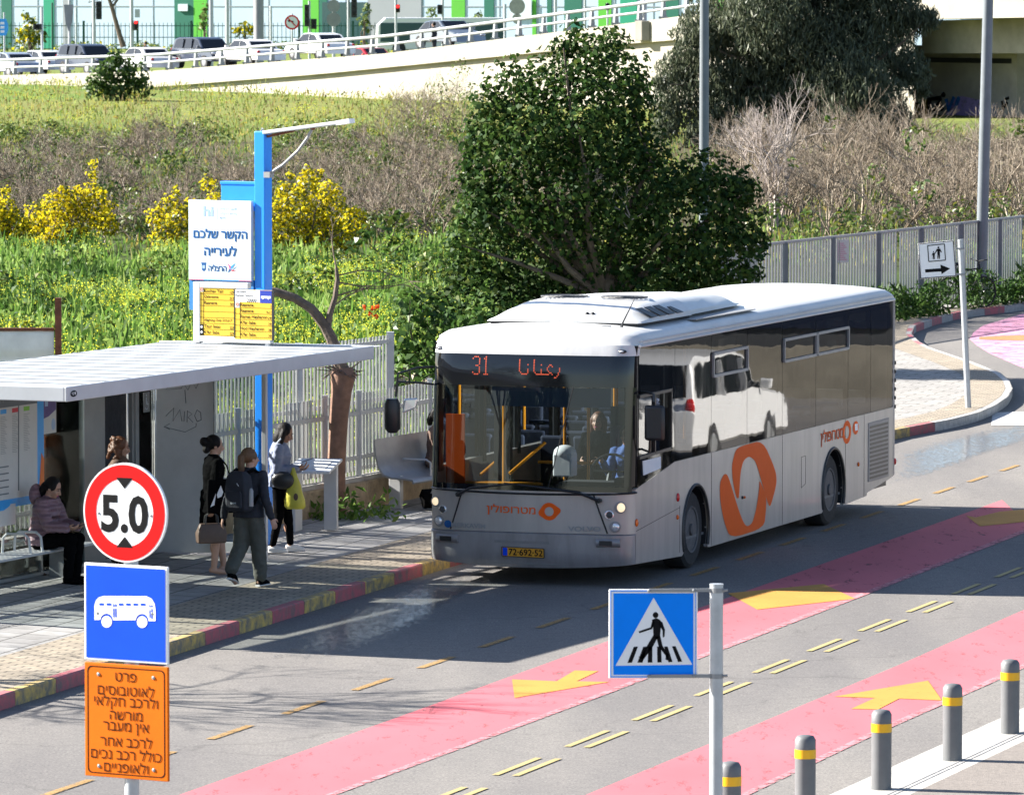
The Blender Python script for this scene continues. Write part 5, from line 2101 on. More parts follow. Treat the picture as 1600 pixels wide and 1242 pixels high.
# bollards
def bollard(px, py, label):
    q_ = G(px, py, .12)
    o = thing('bollard', label, 'bollard', q_, 0, 'bollards along the pale kerb strip')
    m3 = MB()
    m3.tube([(0, 0, -.01), (0, 0, .50)], .088, 24)
    m3.tube([(0, 0, .575), (0, 0, .655), (0, 0, .668)], [.088, .088, .078], 24)
    m3.build('shaft', 'bollard', o, smooth=True, angle=50)
    m3 = MB()
    m3.tube([(0, 0, .50), (0, 0, .575)], .0905, 24)
    m3.build('yellow_band', 'bollard_yellow', o, smooth=True, angle=50)
    m3 = MB()
    m3.tube([(0, 0, .664), (0, 0, .685), (0, 0, .695)], [.082, .070, .03], 24)
    m3.build('cap', 'bollard', o, smooth=True, angle=50)
    return o


b0 = bollard(1578, 1145, 'grey bollard with yellow band at the right picture edge, farthest of the row')
for px, py, lb in ((1488, 1187, 'grey bollard with yellow band, next nearer after the farthest one'), (1377, 1232, 'grey bollard with yellow band, middle one of the row'),
                   (1258, 1276, 'grey bollard with yellow band, cut by the bottom edge right of the crossing sign post'), (1141, 1322, 'grey bollard top just peeping out behind the crossing sign post')):
    copy_thing(b0, G(px, py, .12), 0, lb)

# ------------------------------------------------------------------ fences and walls
def fence_run(m3, p0, p1, z0, z1, pitch, w, d=.02, zfun=None):
    p0, p1 = Vector((*p0[:2], 0)), Vector((*p1[:2], 0))
    L_ = (p1 - p0).length
    dr = (p1 - p0) / L_
    n_ = int(L_ / pitch)
    for i in range(n_):
        c = p0 + dr * (i * pitch + pitch / 2)
        m3.beam((c.x, c.y, z0), (c.x, c.y, z1), w, d, up=(-dr.y, dr.x, 0))


FA, FB, FC = Vector((-9.6, 61.2, 0)), Vector((-2.02, 78.9, 0)), Vector((1.2, 87.6, 0))
fl = thing('picket_fence', 'light grey steel picket fence on the low stone wall', 'fence', FA, 0)
for a, b in ((FA, FB), (FB, FC)):
    dr = (b - a).normalized()
    L_ = (b - a).length
    m3 = MB()
    fence_run(m3, a - FA, b - FA, .74, 1.76, .118, .042)
    for z in (.92, 1.50):
        m3.beam(a - FA + Vector((0, 0, z)), b - FA + Vector((0, 0, z)), .03, .055)
    m3.build('picket_panel', 'fence_grey', fl)
    for k in range(int(L_ / 2.6) + 1):
        c = a + dr * min(L_, k * 2.6) - FA
        m3 = MB()
        m3.box(c.x - .035, c.x + .035, c.y - .035, c.y + .035, .6, 1.80)
        m3.build('post', 'steel_light', fl)
nr = Vector((-(FB - FA).normalized().y, (FB - FA).normalized().x, 0))
wl = MB()
for a, b in ((FA, FB), (FB, FC)):
    dr = (b - a).normalized()
    nn = Vector((-dr.y, dr.x, 0))
    wl.prism([a - nn * .12 + Vector((0, 0, .05)), b - nn * .12 + Vector((0, 0, .05)), b + nn * .14 + Vector((0, 0, .05)), a + nn * .14 + Vector((0, 0, .05))], (0, 0, .56))
tag(wl.build('stone_wall', 'stone', bevel=.02), 'low sandy stone wall under the light grey picket fence', 'wall')
# upright concrete coping, tall fence behind
cp = MB()
for a, b in ((FA, FB), (FB, FC)):
    cp.beam(a + Vector((0, 0, .64)), b + Vector((0, 0, .64)), .16, .06)
tag(cp.build('wall_coping', 'concrete_white'), 'pale concrete coping along the top of the stone wall', 'coping')
ft = thing('tall_fence', 'taller pale picket fence rising behind the shelter, ending in a post', 'fence', (0, 0, 0), 0)
tb = Vector((-1.63, 80.2, 0))
ta = Vector((-5.4, 71.4, 0))
dr = (tb - ta).normalized()
m3 = MB()
fence_run(m3, ta, tb, .55, 2.46, .108, .036)
for z in (.75, 1.62, 2.38):
    m3.beam(ta + Vector((0, 0, z)), tb + Vector((0, 0, z)), .03, .05)
m3.build('picket_panel', 'fence_grey', ft)
for k in (0, .35, .7, 1):
    c = ta.lerp(tb, k)
    m3 = MB()
    m3.box(c.x - .05, c.x + .05, c.y - .05, c.y + .05, .3, 2.50)
    m3.build('post', 'steel_light', ft)
# right-hand slatted fence
fr_ = thing('slatted_fence', 'long zinc slat fence with dark posts curving away behind the bus', 'fence', (0, 0, 0), 0)
pts = [Vector((4.1, 117, 0)), Vector((4.97, 120.9, 0)), Vector((8.3, 128.5, 0)), Vector((11.66, 136.6, 0)), Vector((20, 157, 0))]
m3 = MB()
for a, b in zip(pts, pts[1:]):
    fence_run(m3, a, b, .22, 1.95, .17, .075, .02)
m3.build('slat_panel', 'fence_slat', fr_)
m3 = MB()
for a, b in zip(pts, pts[1:]):
    m3.beam(a + Vector((0, 0, 1.97)), b + Vector((0, 0, 1.97)), .06, .05)
    m3.beam(a + Vector((0, 0, .28)), b + Vector((0, 0, .28)), .05, .05)
m3.build('top_rail', 'rail_steel', fr_)
rp, _ = resample(pts, 2.75)
for c in rp:
    m3 = MB()
    m3.box(c.x - .06, c.x + .06, c.y - .09, c.y - .02, .1, 1.96)
    m3.build('post', 'fence_dark', fr_)
c = pts[1].lerp(pts[2], .58)
m3 = MB()
m3.box(-.14, .14, -.012, 0, 1.42, 1.90)
nt_ = tag(m3.build('paper_notice', 'paper', None, loc=(c.x, c.y - .12, 0), rot=(0, 0, .3)), 'small white paper notice fixed to the slatted fence', 'notice')
m3 = MB()
for k in range(9):
    m3.box(-.11, .09 - .03 * (k % 3), -.015, -.012, 1.48 + k * .042, 1.492 + k * .042)
m3.build('fine_print', 'magenta_print', nt_)
# hoarding
hd_ = thing('sheet_hoarding', 'off white corrugated sheet hoarding at the left edge behind the shelter', 'hoarding', (-6.45, 77.0, 0), math.radians(2))
m3 = MB()
prof_ = []
for i in range(61):
    z = .3 + i * .04
    prof_.append((.018 * max(-1, min(1, 2.6 * math.sin(i * .42))), z))
m3.loft([[Vector((-5, y, z)) for y, z in prof_], [Vector((.56, y, z)) for y, z in prof_]], closed=False, cap=False)
m3.build('sheet', 'white_sheet', hd_, smooth=True, angle=60)
m3 = MB()
m3.box(-5, .56, -.03, .04, 2.69, 2.73)
m3.build('rusty_edge', 'rust', hd_)
q_ = P(91, 500, 77.0)
rp_ = MB()
rp_.box(-.04, .04, -.04, .04, .1, CH - (465 + 7.6) * 77 / F)
tag(rp_.build('rusty_post', 'rust', None, loc=(q_.x, 77.0, 0)), 'thin rusty brown post at the end of the white hoarding', 'post')

# tall street lamp posts
def lamp_post(base, h, lab, w, lean_=0.0):
    o = thing('street_lamp', lab, 'lamp post', base, 0, 'tall grey street lamp posts')
    m3 = MB()
    m3.tube([(0, 0, -.1), (0, 0, .02)], [w * 1.25, w * 1.25], 12)
    m3.tube([(0, 0, 0), (lean_ * .5 * h, 0, h * .5), (lean_ * h, 0, h)], [w, w * .92, w * .8], 12)
    m3.build('shaft', 'fence_dark', o, smooth=True, angle=50)
    m3 = MB()
    m3.tube([(lean_ * h, 0, h), (lean_ * h - .8, 0, h + .25), (lean_ * h - 1.6, 0, h + .3)], .05, 8)
    ar3 = m3.build('arm', 'fence_dark', o, smooth=True)
    m3 = MB()
    m3.box(lean_ * h - 2.2, lean_ * h - 1.5, -.14, .14, h + .24, h + .36)
    m3.build('lantern', 'steel_grey', ar3, bevel=.03)
    return o


qb = G(1532, 472, .17)
lamp_post(qb, 9.5, 'tall dark grey lamp post by the slatted fence on the right', .135, .02)
lamp_post(Vector((300 / F * 146, 146, .3)), 10.5, 'tall dark grey lamp post rising behind the dark green tree', .125, 0)
# bicycle leaning at the fence
qk = G(1512, 484, .15)
bk = thing('bicycle', 'dark bicycle chained behind the lamp post at the slatted fence', 'bicycle', (qk.x + .02, qk.y + .7, .15), math.radians(35))
for x in (-.5, .5):
    m3 = MB()
    m3.tube([(x + .33 * math.cos(a), 0, .34 + .33 * math.sin(a)) for a in np.linspace(0, 2 * math.pi, 28)], .022, 6, cap=False)
    ww = m3.build('wheel', 'rubber', bk, smooth=True)
    m3 = MB()
    for k in range(8):
        a = k * math.pi / 8
        m3.tube([(x - .31 * math.cos(a), 0, .34 - .31 * math.sin(a)), (x + .31 * math.cos(a), 0, .34 + .31 * math.sin(a))], .003, 4)
    m3.tube([(x, -.03, .34), (x, .03, .34)], .03, 8)
    m3.build('spokes', 'rail_steel', ww)
m3 = MB()
for a, b in (((-.5, .34), (-.12, .32)), ((-.5, .34), (-.2, .82)), ((-.12, .32), (-.22, .92)), ((-.12, .32), (.36, .82)), ((-.2, .82), (.36, .86)), ((.36, .95), (.5, .34))):
    m3.tube([(a[0], 0, a[1]), (b[0], 0, b[1])], .018, 6)
m3.build('frame', 'cloth_navy', bk, smooth=True)
m3 = MB()
m3.tube([(.36, -.28, 1.06), (.33, 0, 1.02), (.36, .28, 1.06)], .014, 6)
m3.tube([(.36, 0, .95), (.34, 0, 1.03)], .016, 6)
m3.build('handlebar', 'black_plastic', bk, smooth=True)
m3 = MB()
m3.ball((-.23, 0, .97), (.13, .07, .04), 10, 6)
m3.build('saddle', 'black_plastic', bk, smooth=True)
m3 = MB()
m3.box(-.72, -.38, -.16, .16, .72, .98)
m3.build('pannier', 'cloth_navy', bk, bevel=.04)

# ------------------------------------------------------------------ plants
def rand_dirs(n, r, up=0.0):
    d = r.normal(size=(n, 3))
    d[:, 2] += up
    return d / np.linalg.norm(d, axis=1, keepdims=True)


def leaf_quads(pos, nrm, ln, wd, r, droop=0.0):
    """kite shaped leaves at pos facing nrm"""
    n = len(pos)
    t = r.normal(size=(n, 3))
    t[:, 2] -= droop
    t -= nrm * (t * nrm).sum(1, keepdims=True)
    t /= np.linalg.norm(t, axis=1, keepdims=True) + 1e-9
    s = np.cross(nrm, t)
    L_ = (ln if np.ndim(ln) else np.full(n, ln))[:, None]
    W_ = (wd if np.ndim(wd) else np.full(n, wd))[:, None]
    fold = nrm * (W_ * .35)
    return np.stack([pos - t * L_ * .5, pos + s * W_ * .5 + fold - t * L_ * .05, pos + t * L_ * .5, pos - s * W_ * .5 + fold - t * L_ * .05], 1)


def clump_leaves(clumps, per_m2, ln, wd, r, droop=0.0, upbias=.5, inner=.35, squash=1.0):
    out = []
    for (cx, cy, cz, rad) in clumps:
        n = max(6, int(per_m2 * 4 * math.pi * rad * rad))
        d = rand_dirs(n, r)
        # lobed surface so the clump does not read as a ball
        lob = 1 + .22 * np.sin(d[:, 0] * 5 + cx * 3) * np.sin(d[:, 2] * 6 + cz * 5) + .15 * np.sin(d[:, 1] * 9 + cx)
        rr = rad * lob * (1 - inner * r.random(n) ** 1.6)
        p = np.stack([cx + d[:, 0] * rr, cy + d[:, 1] * rr, cz + d[:, 2] * rr * squash], 1)
        nm = d * .7 + rand_dirs(n, r) * .75
        nm[:, 2] += upbias
        nm /= np.linalg.norm(nm, axis=1, keepdims=True)
        out.append(leaf_quads(p, nm, ln * r.uniform(.65, 1.3, n), wd * r.uniform(.65, 1.3, n), r, droop))
    return np.concatenate(out)


def limbs(mb_, base, targets, r0, r, bend=.25):
    base = Vector(base)
    for t in targets:
        t = Vector(t)
        m1 = base.lerp(t, .35) + Vector((r.normal() * bend, r.normal() * bend, abs(r.normal()) * bend * .3))
        m2_ = base.lerp(t, .7) + Vector((r.normal() * bend, r.normal() * bend, 0))
        mb_.tube([base, m1, m2_, t], [r0, r0 * .6, r0 * .35, r0 * .12], 6)


def twig_tree(r, base, h, spread, n0=5, depth=4, r0=.05, up=.5, zmin=.0):
    """segments of a bare, forking plant: list of (a, b, ra, rb)"""
    segs = []

    def grow(p, d, ln, rad, k):
        q = p + d * ln
        segs.append((p, q, rad, rad * .72))
        if k <= 0:
            return
        for _ in range(2 if r.random() < .55 else 3):
            nd = d + Vector((r.normal() * .48, r.normal() * .48, r.normal() * .34 + up * .22))
            nd.normalize()
            grow(q, nd, ln * r.uniform(.62, .9), rad * .66, k - 1)
    for _ in range(n0):
        d = Vector((r.normal() * spread, r.normal() * spread, 1)).normalized()
        grow(Vector(base), d, h * r.uniform(.24, .36), r0 * r.uniform(.7, 1.1), depth)
    return segs


def seg_faces(segs):
    A = np.array([s[0][:] for s in segs]); B = np.array([s[1][:] for s in segs])
    ra = np.array([s[2] for s in segs])[:, None]; rb = np.array([s[3] for s in segs])[:, None]
    d = B - A
    d /= np.linalg.norm(d, axis=1, keepdims=True) + 1e-9
    s = np.cross(d, np.array([.3, -.9, .2]))
    s /= np.linalg.norm(s, axis=1, keepdims=True) + 1e-9
    t = np.cross(d, s)
    off = [s, -.5 * s + .87 * t, -.5 * s - .87 * t]
    fs_ = []
    for i in range(3):
        o1, o2 = off[i], off[(i + 1) % 3]
        fs_.append(np.stack([A + o1 * ra, A + o2 * ra, B + o2 * rb, B + o1 * rb], 1))
    return np.concatenate(fs_)


R = np.random.default_rng(11)

# the broad dark green tree behind the bus
TD = 110.0
kx = TD / F
tx_ = lambda px: (px - 800) * kx
tz_ = lambda py: CH - (py + 7.6) * kx
fig = thing('broadleaf_tree', 'big dark glossy broad leaved tree rising behind the bus roof', 'tree', (tx_(945), TD, .1))
cl = []
for px, py, rr in [(900, 500, 60), (980, 495, 60), (1060, 485, 60), (1130, 470, 40), (820, 500, 50), (760, 165, 26), (750, 215, 34), (742, 275, 36), (738, 335, 36), (640, 505, 30), (665, 480, 30), (690, 510, 44), (1165, 300, 26), (935, 85, 40), (905, 115, 48), (965, 120, 50), (985, 165, 45), (850, 135, 55), (795, 130, 42), (775, 190, 50), (830, 215, 70), (900, 190, 80), (960, 215, 70), (1000, 235, 44), (765, 260, 42), (750, 320, 42), (800, 320, 72), (880, 300, 90),
                   (960, 310, 95), (1030, 292, 58), (1105, 272, 44), (1125, 308, 52), (1060, 340, 85), (1155, 300, 38), (1160, 355, 42), (1130, 400, 60), (760, 395, 60), (840, 410, 85), (930, 420, 95), (1030, 425, 85), (1100, 440, 60), (725, 430, 42), (705, 480, 38),
                   (770, 480, 60), (850, 490, 70), (720, 380, 30), (1165, 430, 26), (900, 60, 26), (960, 62, 24), (880, 75, 20), (995, 130, 26), (740, 230, 26), (1180, 385, 24)]:
    cl.append((tx_(px) - tx_(945), R.normal() * .5 - .35, tz_(py) - .1, rr * kx))
V = clump_leaves([(a, b + (.9 * R.random()), c, d) for a, b, c, d in cl], 92, .128, .092, R, droop=.9, upbias=.35, inner=.6)
quads('crown', V, 'leaf_fig', fig)
mb = MB()
mb.tube([(0, 0, 0), (-.05, 0, .8), (.05, 0, 1.7)], [.26, .21, .2], 10)
limbs(mb, (.02, 0, 1.3), [(c[0], c[1], c[2]) for c in cl if c[2] > 2.2 and R.random() < .5], .10, R, .22)
mb.build('trunk', 'bark', fig, smooth=True)
V = seg_faces(sum([twig_tree(R, (tx_(a) - tx_(945), -.9, tz_(b) - .1), .8, .8, 3, 3, .014, .2) for a, b in ((905, 305), (985, 340))], []))
quads('bare_twigs', V, 'twig_pale', fig)
# a second such tree stands left of the street, outside the picture; the windscreen mirrors it
c2 = copy_thing(fig, (-17, 47, 0), 1.9, 'dark broad leaved tree left of the street, mirrored in the windscreen')

# eucalyptus
ED = 228.0
ek = ED / F
ex = lambda px: (px - 800) * ek
ez = lambda py: CH - (py + 7.6) * ek
euc = thing('eucalyptus_tree', 'dense grey green eucalyptus with drooping foliage before the overpass', 'tree', (ex(1270), ED, 1.2))
cl = []
for px, py, rr in [(1060, 110, 36), (1050, 165, 36), (1085, 60, 38), (1040, 200, 24), (1130, 40, 62), (1120, 130, 62), (1110, 200, 44), (1200, 20, 80), (1200, 120, 80), (1180, 200, 50), (1290, 10, 85), (1290, 100, 85), (1280, 190, 70), (1370, 20, 60), (1380, 90, 60), (1360, 170, 55), (1420, 30, 34),
                   (1420, 110, 34), (1400, 190, 30), (1330, 215, 40), (1230, -70, 90), (1330, -70, 80), (1140, -50, 60), (1400, -40, 50), (1270, -160, 90), (1440, 140, 18), (1150, 225, 34), (1240, 215, 46), (1300, 225, 40), (1210, 160, 70), (1330, 150, 70), (1370, 210, 34), (1090, 215, 26), (1030, 130, 16), (1445, 30, 20)]:
    cl.append((ex(px) - ex(1270), R.normal() * .9, ez(py) - 1.2, rr * ek))
n_all = []
for c in cl:
    n = int(420 * c[3] ** 2 * 4)
    d = rand_dirs(n, R)
    rr = c[3] * (1 - .75 * R.random(n) ** 1.5) * (1 + .2 * np.sin(d[:, 0] * 7 + c[0]) * np.sin(d[:, 2] * 8))
    p = np.stack([c[0] + d[:, 0] * rr, c[1] + d[:, 1] * rr, c[2] + d[:, 2] * rr], 1)
    nm = rand_dirs(n, R)
    nm[:, 2] *= .35
    nm /= np.linalg.norm(nm, axis=1, keepdims=True)
    n_all.append(leaf_quads(p, nm, R.uniform(.18, .42, n), R.uniform(.035, .075, n), R, droop=2.2))
quads('crown', np.concatenate(n_all), 'leaf_euc', euc)
mb = MB()
mb.tube([(0, 0, 0), (.2, 0, 2.5), (.1, 0, 6.0)], [.4, .32, .2], 10)
limbs(mb, (.15, 0, 2.0), [(c[0], c[1], c[2]) for c in cl], .13, R, .4)
mb.build('trunk', 'bark', euc, smooth=True)

# bare tree on the right
BD = 160.0
bkx = BD / F
bt = thing('bare_tree', 'pale leafless young tree standing before the dark eucalyptus', 'tree', ((1212 - 800) * bkx, BD, .6))
sg_ = []
for x0, h_ in ((-.12, 2.5), (0, 3.2), (.12, 2.8), (.3, 2.2), (-.3, 2.0)):
    sg_ += twig_tree(R, (x0 * .6, 0, 0), h_ * 1.45, .12, 1, 6, .075, .66)
quads('branches', seg_faces(sg_), 'twig_pale', bt)
k_ = 4.35 / max(q_[1].z for q_ in sg_)
bt.scale = (k_, k_, k_)

# thickets of bare brown scrub; single bushes in front of them are things
segs, segs2 = [], []
for k in range(720):
    px = R.uniform(-400, 1000)
    py = R.uniform(232, 382)
    if px > 720 and R.random() < .6:
        continue
    g = GT(px, py)
    if math.sin(px * .021 + py * .05) + math.sin(px * .008 - 1) > 1.12:
        continue
    if py < 285 and R.random() < .5:
        continue
    segs += twig_tree(R, g, R.uniform(.8, 1.7), .75, 3, 4, .033, .25)
for k in range(260):
    px = R.uniform(1120, 1850)
    py = R.uniform(262, 376)
    g = GT(px, py)
    segs2 += twig_tree(R, g, R.uniform(1.0, 2.3), .42, 3, 4, .032, .5)
for k in range(40):
    g = GT(R.uniform(1140, 1700), R.uniform(300, 372))
    segs2 += twig_tree(R, g, R.uniform(2.0, 3.6), .22, 1, 5, .042, .5)
stuff(quads('bare_thicket', seg_faces(segs), 'twig'), 'tangled leafless brown scrub across the field')
stuff(quads('bare_thicket', seg_faces(segs2), 'twig'), 'tangled leafless brown scrub behind the slatted fence')
# green sprouts inside the scrub
cl = []
for px, py, rr in [(1430, 215, 22), (1445, 300, 22), (1300, 190, 12), (1240, 255, 10), (1590, 200, 16), (1370, 270, 16), (1215, 335, 24), (1260, 350, 22), (1320, 345, 22), (1500, 330, 22), (1560, 325, 24), (1400, 335, 22), (1180, 345, 18), (1460, 350, 18), (1350, 350, 18)]:
    g = P(px, py, 140 + R.uniform(0, 12))
    cl.append((g.x, g.y, g.z, rr * .0152))
for k in range(150):
    g = GT(R.uniform(-40, 1000), R.uniform(215, 385))
    for j in range(3):
        cl.append((g.x + R.normal() * .6, g.y + R.normal() * .5, g.z + R.uniform(.15, .6), R.uniform(.22, .5)))
for px, py, w_ in ((60, 500, 4), (100, 560, 4), (20, 470, 3), (150, 470, 2), (215, 520, 2), (470, 470, 2), (560, 520, 3), (620, 440, 3), (250, 440, 2), (520, 440, 2), (660, 450, 4), (120, 420, 2)):
    g = GT(px, py + 18)
    for j in range(w_ * 2):
        cl.append((g.x + R.normal() * .35, g.y + R.normal() * .3, g.z + R.uniform(.15, .75), R.uniform(.18, .38)))
Vs_ = clump_leaves(cl, 40, .15, .08, R, .3)
stuff(quads('scrub_leaves', Vs_, ['leaf_bush', 'leaf_pale', 'acacia_leaf'], None, R.choice(3, len(Vs_), p=[.4, .2, .4])), 'green shoots among the bare scrub')


def bush(name, label, px, py, clumps, per, ln, wd, mats, split=None, group=None, depth=None, r_in=.5, stems=6, upb=.4):
    """clumps in picture pixels at the distance where (px, py) meets the field"""
    g = GT(px, py) if depth is None else P(px, py, depth)
    k = g.y / F
    o = thing(name, label, 'shrub' if 'tree' not in name else 'tree', g, 0, group)
    c3 = [((a - px) * k, R.normal() * .25, (py - b) * k, rr * k) for a, b, rr in clumps]
    V_ = clump_leaves(c3, per, ln, wd, R, .3, upb, r_in)
    idx = None
    if split:
        idx = (R.random(len(V_)) > split).astype(int)
    quads('foliage', V_, mats, o, idx)
    m_ = MB()
    limbs(m_, (0, 0, 0), [(c[0] * .9, c[1], c[2]) for c in c3][:max(stems, len(c3) // 2)], .035, R, .12)
    m_.build('stems', 'bark', o)
    return o


G1 = 'yellow flowering acacia bushes'
am = ['acacia_yellow', 'acacia_leaf']
bush('acacia_bush', 'widest yellow flowering acacia with a tall spike, left of the totem', 95, 398,
     [(145, 275, 9), (146, 258, 7), (143, 300, 13), (160, 305, 8), (120, 315, 22), (90, 325, 26), (150, 330, 28), (60, 350, 30), (110, 360, 34), (170, 350, 20), (80, 385, 26), (130, 385, 22), (100, 300, 10)], 210, .10, .07, am, .66, G1)
bush('acacia_bush', 'yellow and ochre acacia cut by the left picture edge', 0, 400,
     [(5, 330, 24), (-20, 345, 34), (20, 355, 26), (0, 375, 30), (35, 375, 18), (10, 300, 8), (-40, 370, 30)], 210, .10, .07, am, .62, G1)
bush('acacia_bush', 'sparse half green acacia directly left of the white board', 262, 400,
     [(268, 320, 16), (245, 340, 18), (280, 345, 22), (255, 370, 22), (290, 375, 18), (300, 330, 20), (275, 300, 8), (325, 290, 14), (340, 320, 20)], 170, .10, .07, am, .58, G1)
bush('acacia_bush', 'rounded yellow acacia right of the blue pillar', 480, 402,
     [(445, 300, 16), (480, 290, 20), (515, 300, 18), (430, 335, 26), (470, 330, 32), (520, 335, 30), (555, 345, 22), (440, 370, 28), (490, 370, 32), (540, 375, 24), (480, 268, 8), (455, 275, 7), (500, 272, 7), (430, 385, 18)], 210, .10, .07, am, .62, G1)
bush('broom_shrub', 'airy pale green shrub with thin bare stems left of the big tree', 700, 235,
     [(720, 110, 18), (690, 140, 22), (735, 150, 26), (670, 180, 20), (710, 190, 26), (650, 170, 12), (745, 200, 22), (725, 225, 20)], 16, .16, .08, ['leaf_pale'], None, None, 240, .9)
sg_ = []
for k in range(14):
    g = GT(R.uniform(600, 735), R.uniform(205, 240))
    sg_ += twig_tree(R, g, R.uniform(1.6, 2.8), .45, 3, 4, .022, .5)
tag(quads('dry_shrub', seg_faces(sg_), 'twig'), 'fan of thin leafless stems between meadow and big tree', 'shrub')
bush('round_bush', 'round mid green bush growing against the ramp wall', 186, 158,
     [(185, 110, 26), (160, 120, 22), (210, 118, 22), (150, 140, 18), (185, 138, 26), (220, 140, 18), (180, 95, 14), (205, 150, 16), (165, 152, 16)], 30, .26, .18, ['leaf_bush'], None, None, None, .5)
bush('low_scrub', 'low grey green scrub patch in the meadow', 270, 222, [(230, 208, 14), (255, 204, 16), (290, 206, 16), (320, 212, 12), (270, 215, 14)], 26, .16, .1, ['leaf_bush'], None, None, None, .6)
bush('low_scrub', 'low bright green scrub patch in the meadow near the lamp arm', 525, 232, [(480, 222, 12), (505, 216, 14), (535, 214, 14), (565, 220, 12), (520, 225, 12)], 26, .16, .1, ['leaf_pale', 'leaf_bush'], .5, None, None, .6)
bush('leafy_shrub', 'leafy green shrub between fence end and the bus front', 650, 600,
     [(640, 470, 30), (670, 500, 34), (640, 530, 34), (680, 540, 30), (650, 570, 36), (690, 580, 30), (625, 560, 22), (710, 510, 30), (620, 590, 20), (745, 500, 30)], 60, .15, .10, ['weed_dark', 'leaf_bush'], .6, None, 92, .6)
bush('dark_hedge', 'dark brown green undergrowth behind the slatted rails near the bus mirror', 660, 640, [(625, 590, 20), (640, 610, 26), (665, 600, 24), (650, 640, 24), (690, 620, 26)], 60, .12, .07, ['twig', 'weed_dark'], .5, None, 90, .8)
# castor leaf sprig with reddish leaves right of the acacia
bush('castor_plant', 'castor plant with broad leaves right of the round acacia', 600, 420, [(600, 345, 18), (625, 340, 14), (575, 365, 16), (610, 375, 20), (560, 385, 16), (640, 365, 10)], 18, .22, .15, ['leaf_bush', 'acacia_leaf'], .7, None, None, .9)
tag(quads('poppy_flowers', clump_leaves([(P(a, b, 100).x, 100, P(a, b, 100).z, .035) for a, b in ((570, 480), (583, 482), (588, 494), (577, 490), (590, 479))], 900, .05, .045, R), 'poppy'), 'five small orange red blooms above the tall fence', 'flowers')

# tall weeds with mustard flowers, meadow grass
def weeds(n, ylo, yhi, xlo, xhi, hmin, hmax, nleaf, flower, seed):
    r = np.random.default_rng(seed)
    px = r.uniform(xlo, xhi, n)
    Ys = r.uniform(ylo, yhi, n)
    X = (px - 800) / F * Ys
    fld = lambda a, b, c: np.sin(X * a + c) * np.sin(Ys * b + X * a * .4 + 2 * c) + .6 * np.sin(X * a * 2.3 + 3 * c) * np.sin(Ys * b * 1.9 - c)
    patch = .5 + .38 * fld(.9, .42, 1.0)
    keep = r.random(n) < np.clip(patch * 1.6 + .12, 0, 1)
    if seed == 22:
        keep &= Ys < 143 + 6 * np.sin(px * .021) + 5 * np.sin(px * .053 + 1) + r.normal(size=n) * 2.5
    px, Ys, X, patch = px[keep], Ys[keep], X[keep], patch[keep]
    n = len(X)
    fld = lambda a, b, c: np.sin(X * a + c) * np.sin(Ys * b + X * a * .4 + 2 * c) + .6 * np.sin(X * a * 2.3 + 3 * c) * np.sin(Ys * b * 1.9 - c)
    bloom = .5 + .42 * fld(.62, .30, 4.0)
    tone = .5 + .45 * fld(.75, .5, 2.2)
    Z = zt(X, Ys)
    H = r.uniform(hmin, hmax, n) * (.55 + .6 * np.clip(patch, 0, 1))
    base = np.stack([X, Ys, Z], 1)
    out, fl_, idx = [], [], []
    for k in range(nleaf):
        f_ = r.uniform(.1, .95, n)
        p = base + np.stack([r.normal(size=n) * .11, r.normal(size=n) * .11, H * f_], 1)
        nm = rand_dirs(n, r)
        blade = k % 2 == 0
        nm[:, 2] *= .15 if blade else .6
        nm /= np.linalg.norm(nm, axis=1, keepdims=True)
        L_ = r.uniform(.22, .5, n) if blade else r.uniform(.10, .24, n)
        wd = L_ * (r.uniform(.07, .15, n) if blade else r.uniform(.3, .55, n))
        out.append(leaf_quads(p, nm, L_, wd, r, droop=-4.0 if blade else -.6))
        idx.append(np.where(tone + r.normal(size=n) * .18 > .78, 1, np.where(tone + r.normal(size=n) * .18 < .22, 2, 0)))
    sel = np.where(bloom + r.normal(size=n) * .14 > 1 - flower)[0]
    for k in range(11):
        p = base[sel] + np.stack([r.normal(size=len(sel)) * .12, r.normal(size=len(sel)) * .12, H[sel] * r.uniform(.75, 1.15, len(sel))], 1)
        fl_.append(leaf_quads(p, rand_dirs(len(sel), r, .3), r.uniform(.022, .045, len(sel)), r.uniform(.022, .04, len(sel)), r))
    return np.concatenate(out), np.concatenate(fl_), np.concatenate(idx)


V1, F1, I1 = weeds(13000, 74, 121, -520, 720, .45, 1.05, 6, .33, 21)
keep = V1[:, 0, 0] < np.interp(V1[:, 0, 1], FY, FX) - .35
keepf = F1[:, 0, 0] < np.interp(F1[:, 0, 1], FY, FX) - .35
stuff(quads('weeds', V1[keep], ['weed', 'weed_light', 'weed_dark'], None, I1[keep]), 'fresh green weeds behind the stop')
stuff(quads('mustard_flowers', F1[keepf], 'mustard'), 'yellow mustard blooms over the weeds')
V1, F1, I1 = weeds(11000, 119, 155, -460, 760, .3, .75, 6, .22, 22)
stuff(quads('weeds', V1, ['weed', 'weed_light', 'weed_dark'], None, I1), 'weeds in front of the acacias')
stuff(quads('mustard_flowers', F1, 'mustard'), 'yellow mustard blooms before the acacias')
V1, F1, I1 = weeds(15000, 235, 352, -480, 1150, .3, .75, 2, .14, 23)
V1[:, :, 2] += 0
stuff(quads('meadow_grass', V1, 'grass_far'), 'spring meadow grass before the ramp')
stuff(quads('meadow_flowers', F1 , 'mustard'), 'yellow blooms in the meadow')
V1, F1, I1 = weeds(13000, 142, 250, -480, 1900, .12, .5, 3, .10, 24)
stuff(quads('scrub_undergrowth', V1, ['grass_far', 'weed', 'weed_dark'], None, I1), 'dull grass between the bare scrub')
